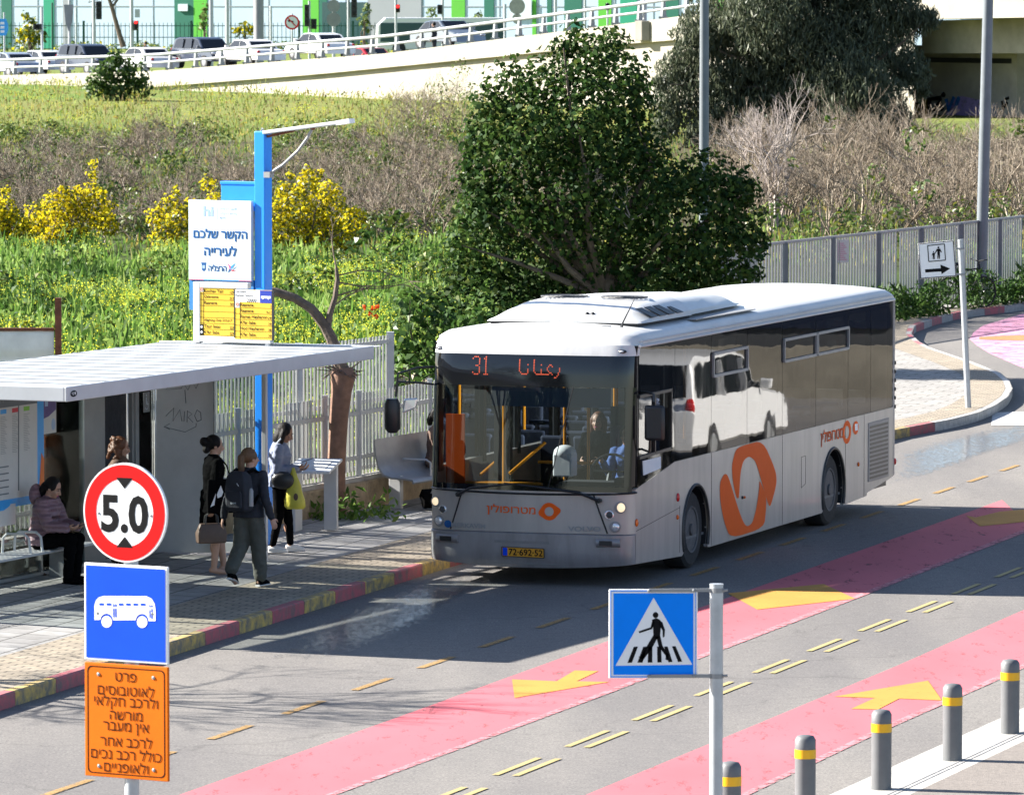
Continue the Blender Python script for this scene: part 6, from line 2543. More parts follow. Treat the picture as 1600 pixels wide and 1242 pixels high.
# weeds along the slatted fence
pp_ = []
r = np.random.default_rng(31)
for a, b, n, hh in ((Vector((6.2, 123.2, .15)), Vector((9.0, 129.4, .15)), 330, .75), (Vector((9.5, 130.8, .15)), Vector((14, 141, .15)), 420, .85)):
    t = r.random(n)
    base = np.array(a[:]) + (np.array(b[:]) - np.array(a[:])) * t[:, None] + np.stack([r.uniform(-.1, .5, n), -r.uniform(.1, .55, n), np.zeros(n)], 1)
    hgt = hh * (.4 + .6 * np.abs(np.sin(t * 7 + 1)))
    for k in range(6):
        p = base + np.stack([r.normal(size=n) * .08, r.normal(size=n) * .08, hgt * r.random(n)], 1)
        pp_.append(leaf_quads(p, rand_dirs(n, r), r.uniform(.12, .3, n), r.uniform(.03, .08, n), r, -1))
stuff(quads('fence_weeds', np.concatenate(pp_), 'weed_dark'), 'green weeds along the foot of the slatted fence')

# the lopped tree at the stop
q = GP(524, 806)
lt = thing('lopped_tree', 'lopped red brown tree trunk with one bent branch behind the shelter', 'tree', q)
lk = q.y / F
lp = lambda px, py, dy=0: Vector(((px - 524) * lk, dy, CH - (py + 7.6) * lk - q.z))
mb = MB()
mb.tube([lp(523, 815), lp(524, 780), lp(526, 720), lp(530, 650), lp(534, 610), lp(537, 585), lp(536, 575)], [.165, .135, .12, .125, .14, .175, .12], 12)
mb.build('trunk', 'bark_red', lt, smooth=True)
mb = MB()
mb.tube([lp(536, 582), lp(527, 555), lp(518, 528), lp(507, 507), lp(487, 482), lp(462, 466), lp(436, 457), lp(415, 452)], [.10, .085, .075, .07, .062, .058, .055, .05], 8)
mb.tube([lp(512, 515), lp(516, 490), lp(524, 465), lp(528, 435), lp(526, 418)], [.05, .042, .036, .03, .022], 7)
mb.build('bent_branch', 'bark', lt, smooth=True)
sg_ = []
rr_ = np.random.default_rng(5)
for px, py, dx, dz, ln in ((526, 418, -.2, 1, .18), (528, 430, .9, .2, .32), (524, 462, .9, .25, .34), (526, 440, .8, -.15, .3), (521, 478, .7, .5, .25)):
    p0 = lp(px, py)
    d = Vector((dx, .1, dz)).normalized()
    for k in range(4):
        p1 = p0 + d * ln
        sg_.append((p0, p1, .014 - k * .003, .011 - k * .003))
        if k > 0:
            e = (d + Vector((rr_.normal() * .6, rr_.normal() * .4, rr_.normal() * .6))).normalized()
            sg_.append((p0, p0 + e * ln * .9, .006, .002))
        d = (d + Vector((.15, rr_.normal() * .2, rr_.normal() * .35 - .1))).normalized()
        p0 = p1
for k in range(34):                            # stubs and shreds under the cut
    a = rr_.uniform(0, 6.28)
    p0 = lp(536, 580) + Vector((math.cos(a) * .12, math.sin(a) * .12, rr_.uniform(-.05, .06)))
    e = Vector((math.cos(a), math.sin(a), rr_.normal() * .5 - .15)).normalized()
    sg_.append((p0, p0 + e * rr_.uniform(.08, .24), .014, .005))
quads('twigs', seg_faces(sg_), 'bark', lt)
g = GP(540, 812)
r = np.random.default_rng(8)
n = 260
p = np.stack([g.x + r.normal(size=n) * .32, g.y + .1 + r.normal(size=n) * .22, g.z + abs(r.normal(size=n)) * .11], 1)
p[:60, 0] -= .35
p[60:110, 2] += .15
stuff(quads('trunk_weeds', leaf_quads(p, rand_dirs(n, r, .5), r.uniform(.08, .18, n), r.uniform(.03, .07, n), r, -.3), 'weed'), 'green weeds round the lopped trunk')
g = GP(598, 806)
n = 40
p = np.stack([g.x + r.normal(size=n) * .05, g.y + .2 + r.normal(size=n) * .06, g.z + abs(r.normal(size=n)) * .09], 1)
stuff(quads('bench_weed', leaf_quads(p, rand_dirs(n, r, .5), .1, .03, r, -.3), 'weed'), 'small weed tuft by the bench foot')

# a leafless street tree left of the picture throws its branch shadow on the road
bt2 = thing('bare_street_tree', 'leafless street tree on the pavement left of the shelter', 'tree', (-9.4, 60.6, .2))
r5 = np.random.default_rng(19)
sg_ = [(Vector((0, 0, 0)), Vector((.1, 0, 2.2)), .13, .10)]
for k in range(7):
    sg_ += twig_tree(r5, (.1, 0, 2.1), 3.0, .55, 1, 6, .055, .35)
quads('branches', seg_faces(sg_), 'bark', bt2)

# ------------------------------------------------------------------ ramp, overpass, far road
RA, RB = Vector((-28.9, 338, 0)), Vector((22.1, 259, 0))
RD = (RB - RA).normalized()
RN = Vector((-RD.y, RD.x, 0))                  # away from the camera
if RN.y < 0:
    RN = -RN


def ronpx(px, off=0.0):                        # where the ramp line (moved back by off) crosses a picture column
    a = RA + RN * off
    k = (px - 800) / F
    t = (k * a.y - a.x) / (RD.x - k * RD.y)
    return a + RD * t


def zpx(py, Y):
    return CH - (py + 7.6) * Y / F


TOPP = [(-1000, 141), (-400, 126), (0, 118), (240, 111), (600, 84), (1002, 34), (1092, 22), (1440, -14), (1600, -16), (2200, -22)]
BOTP = [(-1000, 163), (-400, 150), (0, 141), (244, 136), (500, 116), (976, 69), (1092, 60), (1400, 31), (1600, 28), (2200, 22)]
ip = lambda tab, px: float(np.interp(px, [t[0] for t in tab], [t[1] for t in tab]))
ramp = thing('ramp_wall', 'long sunlit pale concrete ramp with overhanging parapet rising to the right', 'ramp', (0, 0, 0))
m_ = MB()
rows = []
cols = list(range(-1000, 1430, 40)) + [1420]
for px in cols:
    p = ronpx(px)
    zt_, zb_ = zpx(ip(TOPP, px), p.y), zpx(ip(BOTP, px), p.y)
    rows.append([p + Vector((0, 0, zt_)) + RN * .45, p + Vector((0, 0, zt_)) - RN * .0, p + Vector((0, 0, zb_)) - RN * .0, p + Vector((0, 0, zb_ - .02)) + RN * .30, p + Vector((0, 0, zb_)) + RN * .45])
m_.loft(rows, closed=True, cap=True)
m_.build('parapet', 'ramp', ramp)
m_ = MB()
rows = []
for px in cols:
    p = ronpx(px)
    zb_ = zpx(ip(BOTP, px), p.y)
    rows.append([p + RN * .28 + Vector((0, 0, zb_)), p + RN * .28 + Vector((0, 0, .3))])
m_.loft(rows, closed=False, cap=False)
m_.build('retaining_wall', 'ramp', ramp)
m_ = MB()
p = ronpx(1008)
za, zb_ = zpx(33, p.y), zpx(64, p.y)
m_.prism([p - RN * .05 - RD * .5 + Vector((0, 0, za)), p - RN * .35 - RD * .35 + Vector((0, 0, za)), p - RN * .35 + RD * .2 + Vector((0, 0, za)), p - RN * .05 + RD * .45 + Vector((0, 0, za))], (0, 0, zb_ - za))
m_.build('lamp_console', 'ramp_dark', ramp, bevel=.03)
# road deck behind the parapet
m_ = MB()
rows = []
for px in cols:
    p = ronpx(px)
    z_ = zpx(ip(TOPP, px), p.y) - .22
    rows.append([p + RN * .4 + Vector((0, 0, z_)), p + RN * 12 + Vector((0, 0, z_))])
m_.loft(rows, closed=False, cap=False)
struct(m_.build('ramp_road', 'asphalt'))
# railing on the parapet
rl = thing('ramp_railing', 'galvanised two rail guard rail on slanted posts along the ramp', 'railing', (0, 0, 0))
RAILH = .86
posts = []
p0 = ronpx(-200)
p1 = ronpx(1120)
L_ = (p1 - p0).length
np_ = int(L_ / 1.52)
for j, zf in ((0, 1.0), (1, .50)):
    m_ = MB()
    pts = []
    for px in list(range(-500, 1140, 30)):
        p = ronpx(px, .16)
        pts.append(p + Vector((0, 0, zpx(ip(TOPP, px), p.y) + RAILH * zf)))
    m_.tube(pts, .085 if j == 0 else .065, 8)
    m_.build('rail', 'steel_grey', rl, smooth=True)
npost = 0
px = -480.0
pxs = []
while px < 1110 and npost < 95:
    pxs.append(px)
    px += 41 - px * .004
    npost += 1
for px in pxs:
    p = ronpx(px, .2)
    z_ = zpx(ip(TOPP, px), p.y)
    m_ = MB()
    m_.prism([p + RD * -.05 + RN * .12 + Vector((0, 0, z_)), p + RD * -.05 - RN * .14 + Vector((0, 0, z_)), p + RD * -.05 - RN * .06 + Vector((0, 0, z_ + RAILH + .03)), p + RD * -.05 + RN * .04 + Vector((0, 0, z_ + RAILH + .03))], RD * .16)
    m_.box(p.x - .22, p.x + .22, p.y - .14, p.y + .2, z_ - .01, z_ + .10)
    m_.build('post', 'steel_grey', rl)
# overpass on the right: parapet in the sun, recessed girder, pier
ov = thing('overpass', 'concrete road overpass on the right with shaded girder and painted pier', 'bridge', (0, 0, 0))
q0, q1 = ronpx(1424), ronpx(2100)
m_ = MB()
rows = []
for px in (1422, 1600, 1800, 2100):
    p = ronpx(px)
    zt_, zb_ = zpx(ip(TOPP, px), p.y), zpx(ip(BOTP, px), p.y)
    rows.append([p + RN * .4 + Vector((0, 0, zt_)), p + Vector((0, 0, zt_)), p + Vector((0, 0, zb_)), p + RN * 12 + Vector((0, 0, zb_)), p + RN * 12 + Vector((0, 0, zb_ + .6)), p + RN * .4 + Vector((0, 0, zb_ + .6))])
m_.loft(rows, closed=True, cap=True)
m_.build('deck', 'ramp', ov)
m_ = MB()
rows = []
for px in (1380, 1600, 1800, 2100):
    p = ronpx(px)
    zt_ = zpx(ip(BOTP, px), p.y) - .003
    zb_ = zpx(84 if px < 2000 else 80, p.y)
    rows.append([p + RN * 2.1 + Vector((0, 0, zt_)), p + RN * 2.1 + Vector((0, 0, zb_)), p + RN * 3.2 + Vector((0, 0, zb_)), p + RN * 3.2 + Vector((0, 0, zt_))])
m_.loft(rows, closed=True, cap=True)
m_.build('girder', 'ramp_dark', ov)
m_ = MB()
pa, pb = ronpx(1395, 4.5), ronpx(1588, 4.5)
zc = zpx(84, pb.y) + .3
m_.prism([pa, pb, pb + RN * 3, pa + RN * 3], (0, 0, zc))
pier = m_.build('pier', 'pier', ov)
m_ = MB()
m_.prism([pa + RN * .0 - RN * .02 + Vector((0, 0, zc - .75)), pb - RD * .4 - RN * .02 + Vector((0, 0, zc - .75)), pb - RD * .4 + RN * .0 + Vector((0, 0, zc - .75)), pa + Vector((0, 0, zc - .75))], (0, 0, .22))
m_.build('bearing_gap', 'black_plastic', pier)


def on_pier(px, py):
    p = ronpx(px, 4.47)
    return p + Vector((0, 0, zpx(py, p.y)))


for strokes, w_, mt in (([[(1428, 185), (1428, 160), (1440, 158), (1442, 185)], [(1452, 185), (1452, 155), (1470, 153)], [(1460, 172), (1468, 160), (1472, 172)], [(1473, 150), (1475, 146)]], .12, 'black_film'),
                        ([[(1478, 155), (1482, 172), (1490, 152)], [(1492, 170), (1498, 152)]], .10, 'navy_ink'),
                        ([[(1565, 158), (1567, 170), (1573, 160)], [(1570, 155), (1575, 153)]], .07, 'black_film')):
    m_ = MB()
    for st in strokes:
        m_.tube([on_pier(*p) for p in st], w_, 5)
    m_.build('graffiti', mt, pier)
for pts, mt in (([(1478, 188), (1482, 158), (1500, 150), (1525, 158), (1530, 190), (1510, 194)], 'poster_violet'), ([(1424, 190), (1422, 160), (1442, 150), (1452, 160), (1450, 192)], 'yellow_stain'), ([(1536, 185), (1538, 165), (1556, 162), (1560, 188)], 'pale_stain')):
    if mt not in M:
        M[mt] = worn_paint(mt, (.30, .22, .03) if mt[0] == 'y' else (.35, .33, .38), .52, 3)
    m_ = MB()
    f_ = [on_pier(*p) + RN * .015 for p in pts]
    m_.poly(f_)
    m_.build('graffiti', mt if mt != 'poster_violet' else 'violet_spray', pier) if mt != 'poster_violet' else None
M['violet_spray'] = worn_paint('violet_spray', (.34, .25, .52), .52, 3)
m_ = MB()
m_.poly([on_pier(*p) + RN * .015 for p in [(1476, 188), (1480, 160), (1500, 150), (1530, 156), (1536, 190), (1510, 194)]])
m_.build('graffiti', 'violet_spray', pier)

# ------------------------------------------------------------------ far road with cars
def car(name, label, loc, rz, paint, style='sedan', group=None, glassm='bus_glass'):
    o = thing(name, label, 'car', loc, rz, group)
    if style == 'sedan':
        L2, hgt, w_ = 2.25, 1.45, .88
        prof_ = [(-2.25, .35), (-2.25, .72), (-2.15, .88), (-1.5, .95), (-.95, 1.36), (-.3, 1.45), (.4, 1.42), (1.05, .98), (1.9, .84), (2.2, .66), (2.25, .35)]
        win = [(-1.32, .98), (-.85, 1.33), (-.3, 1.405), (.35, 1.375), (.92, .99)]
    elif style == 'suv':
        L2, hgt, w_ = 2.3, 1.72, .93
        prof_ = [(-2.3, .40), (-2.3, .95), (-2.2, 1.10), (-2.0, 1.62), (-1.6, 1.70), (.1, 1.72), (.55, 1.62), (1.15, 1.10), (2.1, .98), (2.3, .75), (2.3, .40)]
        win = [(-1.95, 1.13), (-1.8, 1.56), (-1.5, 1.64), (.1, 1.66), (.48, 1.57), (1.0, 1.12)]
    else:                                       # crew cab pickup / van like
        L2, hgt, w_ = 2.6, 1.80, .93
        prof_ = [(-2.6, .50), (-2.6, 1.10), (-.95, 1.12), (-.75, 1.72), (-.4, 1.80), (.5, 1.78), (1.15, 1.15), (2.4, 1.02), (2.6, .8), (2.6, .50)]
        win = [(-.85, 1.16), (-.68, 1.64), (-.4, 1.72), (.45, 1.70), (1.0, 1.16)]
    m3 = MB()
    ring = []
    for x, ins in ((-w_, .05), (-w_, 0), (-w_ * .99, .0), (w_ * .99, .0), (w_, 0), (w_, .05)):
        ring.append(x)
    rows = []
    for x, k in ((-w_, 0), (-w_ + .06, 1), (w_ - .06, 1), (w_, 0)):
        row = []
        for y, z in prof_:
            zz = z
            xx = x
            if z > 1.0:
                xx = x * (1 - .16 * (z - 1.0) / .7)
            if k == 0:
                zz = z - .04 if z > .5 else z + .05
                y = y * .985
            row.append(Vector((xx, y, zz)))
        rows.append(row)
    m3.loft(rows, closed=True, cap=True)
    m3.build('body', paint, o, smooth=True, angle=30)
    for s in (-1, 1):
        m3 = MB()
        m3.prism([(s * (w_ * (1 - .16 * max(0, z - 1.0) / .7) + .004), y, z) for y, z in win], (-s * .01, 0, 0))
        m3.build('side_window', 'black_glass', o)
        m3 = MB()
        for yy in ((-.35,) if style != 'suv' else (-.9, .05)):
            m3.beam((s * (w_ + .004), yy, win[0][1] - .02), (s * (w_ * (1 - .16 * .6) + .01), yy, hgt - .1), .02, .07)
        m3.build('window_pillar', paint, o)
        m3 = MB()
        m3.box(s * w_, s * (w_ + .18), win[-1][0] - .12, win[-1][0] + .02, win[-1][1] - .02, win[-1][1] + .14)
        m3.build('wing_mirror', paint, o, bevel=.03)
        m3 = MB()
        m3.ball((s * (w_ - .16), L2 - .10, .72 if style == 'sedan' else .85), (.16, .12, .08), 10, 6)
        m3.build('headlight', 'lamp_glass', o, smooth=True)
        m3 = MB()
        m3.ball((s * (w_ - .10), -L2 + .06, .80 if style == 'sedan' else 1.0), (.10, .06, .08 if style == 'sedan' else .13), 10, 6)
        m3.build('tail_light', 'red_lamp', o, smooth=True)
        for yy in (-L2 * .60, L2 * .62):
            rr2 = .33 if style == 'sedan' else .37
            m3 = MB()
            m3.tube([(s * (w_ - .20), yy, rr2), (s * (w_ + .015), yy, rr2)], [rr2, rr2], 20)
            t_ = m3.build('wheel', 'rubber', o, smooth=True, angle=40)
            m3 = MB()
            m3.tube([(s * (w_ + .01), yy, rr2), (s * (w_ + .025), yy, rr2)], [rr2 * .62, rr2 * .5], 14)
            m3.build('rim', 'rail_steel', t_, smooth=True, angle=40)
    # front and rear screens
    wt = w_ * .80
    if style == 'sedan':
        scr = ([(.46, 1.40), (1.02, 1.0)], [(-.99, 1.335), (-1.46, .975)])
    elif style == 'suv':
        scr = ([(.60, 1.585), (1.12, 1.14)], [(-2.03, 1.60), (-2.19, 1.13)])
    else:
        scr = ([(.55, 1.74), (1.12, 1.18)], [(-.79, 1.67), (-.945, 1.16)])
    for nm, ((y0, z0), (y1, z1)) in zip(('windscreen', 'rear_window'), scr):
        m3 = MB()
        sg2 = 1 if nm == 'windscreen' else -1
        m3.add([(-wt * .92, y0 + sg2 * .012, z0 + .01), (wt * .92, y0 + sg2 * .012, z0 + .01), (wt, y1 + sg2 * .012, z1 + .012), (-wt, y1 + sg2 * .012, z1 + .012)], [(0, 1, 2, 3) if sg2 < 0 else (3, 2, 1, 0)])
        m3.build(nm, 'black_glass', o)
    return o


M['car_white'] = mat('white_car_paint', (.74, .74, .74), .3, var=.03, coat=.5)
M['car_silver'] = mat('silver_blue_car_paint', (.42, .47, .55), .3, metal=.4, var=.04, coat=.5)
M['car_dark'] = mat('dark_blue_car_paint', (.035, .045, .07), .25, var=.04, coat=.5)
M['car_grey'] = mat('grey_blue_car_paint', (.16, .19, .23), .28, metal=.3, var=.04, coat=.5)
M['car_red'] = mat('red_car_paint', (.45, .02, .03), .3, var=.03, coat=.5)
M['teal_glass'] = mat('teal_black_glass', (.03, .08, .09), .1, var=0)
AZ = math.atan2(-RD.x, RD.y)                   # heading along the ramp, away and to the left

CARS = [(18, 2.2, 'car_silver', 'sedan', 0, 'silver blue car behind the rail at the left picture edge'), (68, 5.0, 'car_white', 'sedan', 0, 'white car with dark side windows, second from the left edge'),
        (140, 4.5, 'car_dark', 'suv', 1, 'dark estate car with red tail lamps left of the round bush'), (228, 3.4, 'car_white', 'sedan', 0, 'white car just right of the round bush'),
        (322, 5.5, 'car_dark', 'suv', 1, 'dark estate car with red tail lamps left of the thick lamp column'), (392, 2.6, 'car_white', 'sedan', 0, 'white car partly behind the thick lamp column'),
        (500, 6.5, 'car_white', 'sedan', 0, 'white saloon high on the ramp right of the thick lamp column'), (578, 4.0, 'car_red', 'sedan', 1, 'red car barely showing between ramp rails'),
        (700, 3.5, 'car_grey', 'sedan', 1, 'grey blue car on the upper ramp behind the rails')]
for px, off, paint, sty, flip, lab in CARS:
    p = ronpx(px, off)
    z_ = zpx(ip(TOPP, px), ronpx(px).y) - .22
    if paint == 'car_red':
        p, z_ = Vector(((px - 800) / F * 352, 352, 0)), 2.45
    car('parked_car' if False else 'car', lab, (p.x, p.y, z_), AZ + (math.pi if not flip else 0), paint, sty, 'cars on the ramp road')
# white pickups waiting on the carriageway right of the picture, mirrored in the bus windows
RH = -.31
for (x, y), sty, lab in (((11.9, 86.3), 'suv', 'white estate car waiting in the lane, mirrored in the bus windows'), ((9.9, 80.5), 'pickup', 'white pickup waiting behind the white estate car in the lane')):
    car('car', lab, (x, y, 0), RH, 'car_white', sty, 'white cars waiting beside the bus')
# dark building across the street, outside the picture
m_ = MB()
bo = thing('office_block', 'dark glazed office block across the street, outside the picture', 'building', (24.75, 95.75, 0), -.603)
m_.box(-13.5, 22, 0, 12, 0, 9)
m_.build('wall', 'interior_dark', bo)
for k in range(8):
    m_ = MB()
    x = -12.6 + k * 4
    m_.box(x, x + 3, -.06, 0, 1.2, 3.6)
    m_.box(x, x + 3, -.06, 0, 4.8, 7.2)
    m_.build('window', 'office_glass', bo)
m_ = MB()
m_.box(-13.5, 22, -.3, -.1, 0, .9)
m_.build('plinth', 'plinth', bo)

# ------------------------------------------------------------------ beyond the ramp: green fence, poles, signals, striped hall
FD = 478.0
fk = FD / F
PLZ = 2.45
gf = thing('green_fence', 'long dark green railing fence in front of the striped hall', 'fence', (0, FD, PLZ))
M['fence_green'] = mat('dark_green_paint', (.012, .085, .055), .5, var=.1)
m_ = MB()
zt2 = zpx(36, FD) - PLZ
for i in range(134):
    x = (-120 + i * 6.6 - 800) * fk
    m_.box(x - .022, x + .022, -.02, .02, .1, zt2)
for z in (.25, zt2 * .5, zt2 - .25):
    m_.box((-130 - 800) * fk, (768 - 800) * fk, -.02, .02, z - .03, z + .03)
m_.build('railing_panel', 'fence_green', gf)
for i in range(11):
    x = (-120 + i * 84 - 800) * fk
    m_ = MB()
    m_.box(x - .09, x + .09, -.08, .08, 0, zt2 + .15)
    m_.build('post', 'fence_green', gf)
m_ = MB()
HD = 500.0
hk = HD / F
HA = math.radians(27)                          # the facade turns a little towards the sun
HX0 = (300 - 800) * hk


def hx(px):
    k_ = (px - 800) / F
    return (k_ * HD - HX0) / (math.cos(HA) + k_ * math.sin(HA))


m_.box(hx(-300), hx(1500), 0, 40, -.5, 14)
hall = thing('striped_hall', 'long pale blue hall clad with dark and bright green vertical bands', 'building', (HX0, HD, PLZ), -HA)
M['hall_pale'] = mat('pale_blue_cladding', (.46, .57, .70), .5, var=.04, scale=.3)
M['hall_dark'] = mat('dark_green_cladding', (.008, .13, .085), .5, var=.05, scale=.3)
M['hall_green'] = mat('bright_green_cladding', (.09, .42, .03), .5, var=.05, scale=.3)
M['hall_teal'] = mat('teal_green_cladding', (.01, .28, .16), .5, var=.05, scale=.3)
M['hall_grey'] = mat('grey_cladding', (.30, .32, .35), .5, var=.05, scale=.3)
m_.build('wall', 'hall_pale', hall)
bands = [(4, 20, 'hall_dark'), (70, 86, 'hall_teal'), (100, 112, 'hall_grey'), (274, 304, 'hall_dark'), (304, 325, 'hall_green'), (474, 499, 'hall_green'), (500, 512, 'hall_dark'), (575, 659, 'hall_grey'), (706, 727, 'hall_green'), (757, 772, 'hall_dark'), (832, 838, 'hall_green'), (855, 862, 'hall_dark'), (882, 909, 'hall_dark'),
         (935, 955, 'hall_green'), (969, 995, 'hall_teal'), (1040, 1060, 'hall_dark'), (-60, -30, 'hall_green'), (-130, -100, 'hall_dark'), (1110, 1140, 'hall_green')]
for a, b, mt in bands:
    m_ = MB()
    m_.box(hx(a), hx(b), -.06, .0, 0, 13.9)
    m_.build('coloured_band', mt, hall)
m_ = MB()
for k in range(-4, 24):
    m_.box(hx(k * 60), hx(k * 60) + .05, -.03, .0, 0, 13.9)
m_.box(hx(-300), hx(1500), -.035, 0, 3.55, 3.62)
m_.build('cladding_joints', 'hall_grey', hall)
for a, b, y0, y1 in ((800, 832, 0, 28), (281, 296, 7, 18)):
    m_ = MB()
    m_.box(hx(a), hx(b), -.2, -.1, zpx(y1, HD) - PLZ, zpx(max(y0, -8), HD) - PLZ)
    m_.build('hoarding_board', 'board_white', hall)
m_ = MB()
m_.box(hx(505), hx(575), -.12, -.06, 0, zpx(4, HD) - PLZ)
m_.build('gate_opening', 'teal_glass', hall)
# long white green coach behind the rails
cd = 452.0
ck = cd / F
co = thing('coach', 'long dark windowed white coach far behind the ramp rails', 'bus', ((690 - 800) * ck, cd, PLZ), math.radians(4))
m_ = MB()
hh = zpx(28, cd) - PLZ
m_.prism([(-4.9, 0, .4), (4.9, 0, .4), (4.9, 0, hh * .94), (4.6, 0, hh), (-4.2, 0, hh), (-4.8, 0, hh * .8)], (0, 2.4, 0))
m_.build('body', 'car_white', co, bevel=.1)
m_ = MB()
m_.box(-4.6, 4.7, -.02, 0, 1.0, hh * .86)
m_.build('window_band', 'teal_glass', co)
for x in (-3.2, 2.8):
    m_ = MB()
    m_.tube([(x, -.02, .5), (x, .3, .5)], [.5, .5], 20)
    m_.build('wheel', 'rubber', co, smooth=True, angle=40)


def pole(px, top, base, w, lab, Y=None, m='galv', extra=None, name='road_pole', cat='pole'):
    Y = Y or 352.0
    zb2 = 2.0
    p = Vector(((px - 800) / F * Y, Y, zb2))
    o = thing(name, lab, cat, p)
    k = Y / F
    ht = CH - (top + 7.6) * k - zb2
    m3 = MB()
    m3.tube([(0, 0, 0), (0, 0, ht)], w * k * .5, 10)
    m3.build('shaft', m, o, smooth=True, angle=50)
    if extra:
        extra(o, lambda py: CH - (py + 7.6) * k - zb2, k)
    return o


def signal(dx, y0, y1, red=None, wpx=9):
    def f_(o, z, k):
        m3 = MB()
        m3.box((dx - wpx / 2) * k, (dx + wpx / 2) * k, -.25, .05, z(y1), z(y0))
        hd2 = m3.build('signal_head', 'black_plastic', o, bevel=.03)
        m3 = MB()
        for q_ in range(3):
            zz = z(y0 + (y1 - y0) * (.2 + .3 * q_))
            m3.tube([(dx * k, -.26, zz), (dx * k, -.42, zz + .02)], [.12, .11], 10, cap=False)
        m3.build('hoods', 'black_plastic', hd2)
        if red:
            m3 = MB()
            m3.ball((dx * k, -.28, z(red)), .11, 10, 6)
            m3.build('red_light', 'traffic_red', hd2)
    return f_


def plate(shape, dx, y0, y1, mt, wpx, letter=None):
    def f_(o, z, k):
        m3 = MB()
        c = Vector((dx * k, -.12, (z(y0) + z(y1)) / 2))
        r_ = abs(z(y0) - z(y1)) / 2
        if shape == 'round':
            m3.tube([c, c + Vector((0, .03, 0))], [r_, r_], 22)
        elif shape == 'tri':
            m3.prism([c + Vector((-wpx * k / 2, 0, r_)), c + Vector((wpx * k / 2, 0, r_)), c + Vector((wpx * k * .35, 0, -r_ * .3)), c + Vector((0, 0, -r_)), c + Vector((-wpx * k * .35, 0, -r_ * .3))][::-1], (0, .03, 0))
        elif shape == 'arrow':
            m3.prism([c + Vector((-wpx * k * .5, 0, r_)), c + Vector((wpx * k * .28, 0, r_)), c + Vector((wpx * k * .5, 0, r_ * .35)), c + Vector((wpx * k * .5, 0, -r_ * .35)), c + Vector((wpx * k * .28, 0, -r_)), c + Vector((-wpx * k * .5, 0, -r_))][::-1], (0, .03, 0))
        else:
            m3.box(c.x - wpx * k / 2, c.x + wpx * k / 2, c.y, c.y + .03, c.z - r_, c.z + r_)
        pl2 = m3.build('sign_plate', mt, o)
        if letter == 'noleft':
            m3 = MB()
            v = []
            for i in range(24):
                a = 2 * math.pi * i / 24
                v += [c + Vector((r_ * math.cos(a), -.004, r_ * math.sin(a))), c + Vector((r_ * .78 * math.cos(a), -.004, r_ * .78 * math.sin(a)))]
            m3.add(v, [(2 * i, 2 * i + 1, 2 * ((i + 1) % 24) + 1, 2 * ((i + 1) % 24)) for i in range(24)])
            m3.beam(c + Vector((-r_ * .6, -.005, r_ * .6)), c + Vector((r_ * .6, -.005, -r_ * .6)), .01, .07)
            m3.build('red_ring', 'red_film', pl2)
            m3 = MB()
            m3.beam(c + Vector((r_ * .2, -.003, -r_ * .55)), c + Vector((r_ * .2, -.003, r_ * .1)), .005, .08)
            m3.beam(c + Vector((r_ * .2, -.003, r_ * .1)), c + Vector((-r_ * .3, -.003, r_ * .2)), .005, .08)
            m3.prism([c + Vector((-r_ * .3, -.006, r_ * .45)), c + Vector((-r_ * .62, -.006, r_ * .2)), c + Vector((-r_ * .3, -.006, -r_ * .05))], (0, .004, 0))
            m3.build('turn_arrow', 'black_film', pl2)
        if letter == 'white':
            m3 = MB()
            for q_ in (.5, 0, -.5):
                m3.box(c.x - wpx * k * .3, c.x + wpx * k * .1, c.y - .004, c.y - .001, c.z + q_ * r_ - .08, c.z + q_ * r_ + .06)
            m3.build('lettering', 'white_film', pl2)
    return f_


def both(*fs_):
    def f_(o, z, k):
        for g_ in fs_:
            g_(o, z, k)
    return f_


pole(8, 20, 118, 3, 'sky blue arrow direction sign on twin posts at the left edge', 346, extra=both(plate('arrow', -1, 30, 56, 'cyan_frame', 15, 'white')), name='direction_sign', cat='road sign')
pole(67, 12, 118, 4, 'grey pole with a dark side-on signal near the left edge', 344, extra=signal(-7, 38, 47, None, 13), name='traffic_light', cat='traffic light')
pole(110, 0, 115, 4, 'grey pole with a grey sign back left of the round bush', 347, 'galv', plate('tri', -1, 8, 50, 'rail_steel', 15), 'road_sign', 'road sign')
pole(83, 5, 75, 3, 'thin green pole beside the teal band', 440, 'fence_green')
pole(120, 12, 75, 2.5, 'thin white pole with a small lamp by the crooked tree', 440, 'white_metal')
pole(148, -10, 80, 5, 'grey pole carrying a black signal head above the round bush', 400, extra=signal(8, 3, 31), name='traffic_light', cat='traffic light')
pole(207, -10, 82, 5.5, 'grey pole with a red signal lit, right of the crooked tree', 400, extra=both(signal(7, 33, 48, 36, 7), plate('rect', 9, 15, 28, 'white_metal', 8)), name='traffic_light', cat='traffic light')
pole(331, -20, 105, 7, 'thick grey pole left of the thick lamp column', 350)
pole(356, -10, 68, 6, 'grey pole between the two thick poles', 410)
pole(405, -40, 96, 16, 'thickest pale lamp column standing at the ramp rail', 343, 'rail_steel')
pole(424, 10, 70, 4, 'short white pole right of the thickest lamp column', 410, 'white_metal')
pole(457, 22, 70, 3, 'pole with round no left turn sign', 400, extra=plate('round', 0, 24, 47, 'white_film', 22, 'noleft'), name='road_sign', cat='road sign')
pole(484, 2, 62, 4, 'grey pole with twin black signal heads right of the no left turn sign', 400, extra=both(signal(-4, 8, 42, None, 7), signal(7, 30, 46, None, 9)), name='traffic_light', cat='traffic light')
pole(522, -10, 62, 5, 'grey pole with two grey round sign backs', 400, extra=both(plate('round', 0, 0, 20, 'rail_steel', 20), plate('round', 0, 20, 42, 'rail_steel', 20)), name='road_sign', cat='road sign')
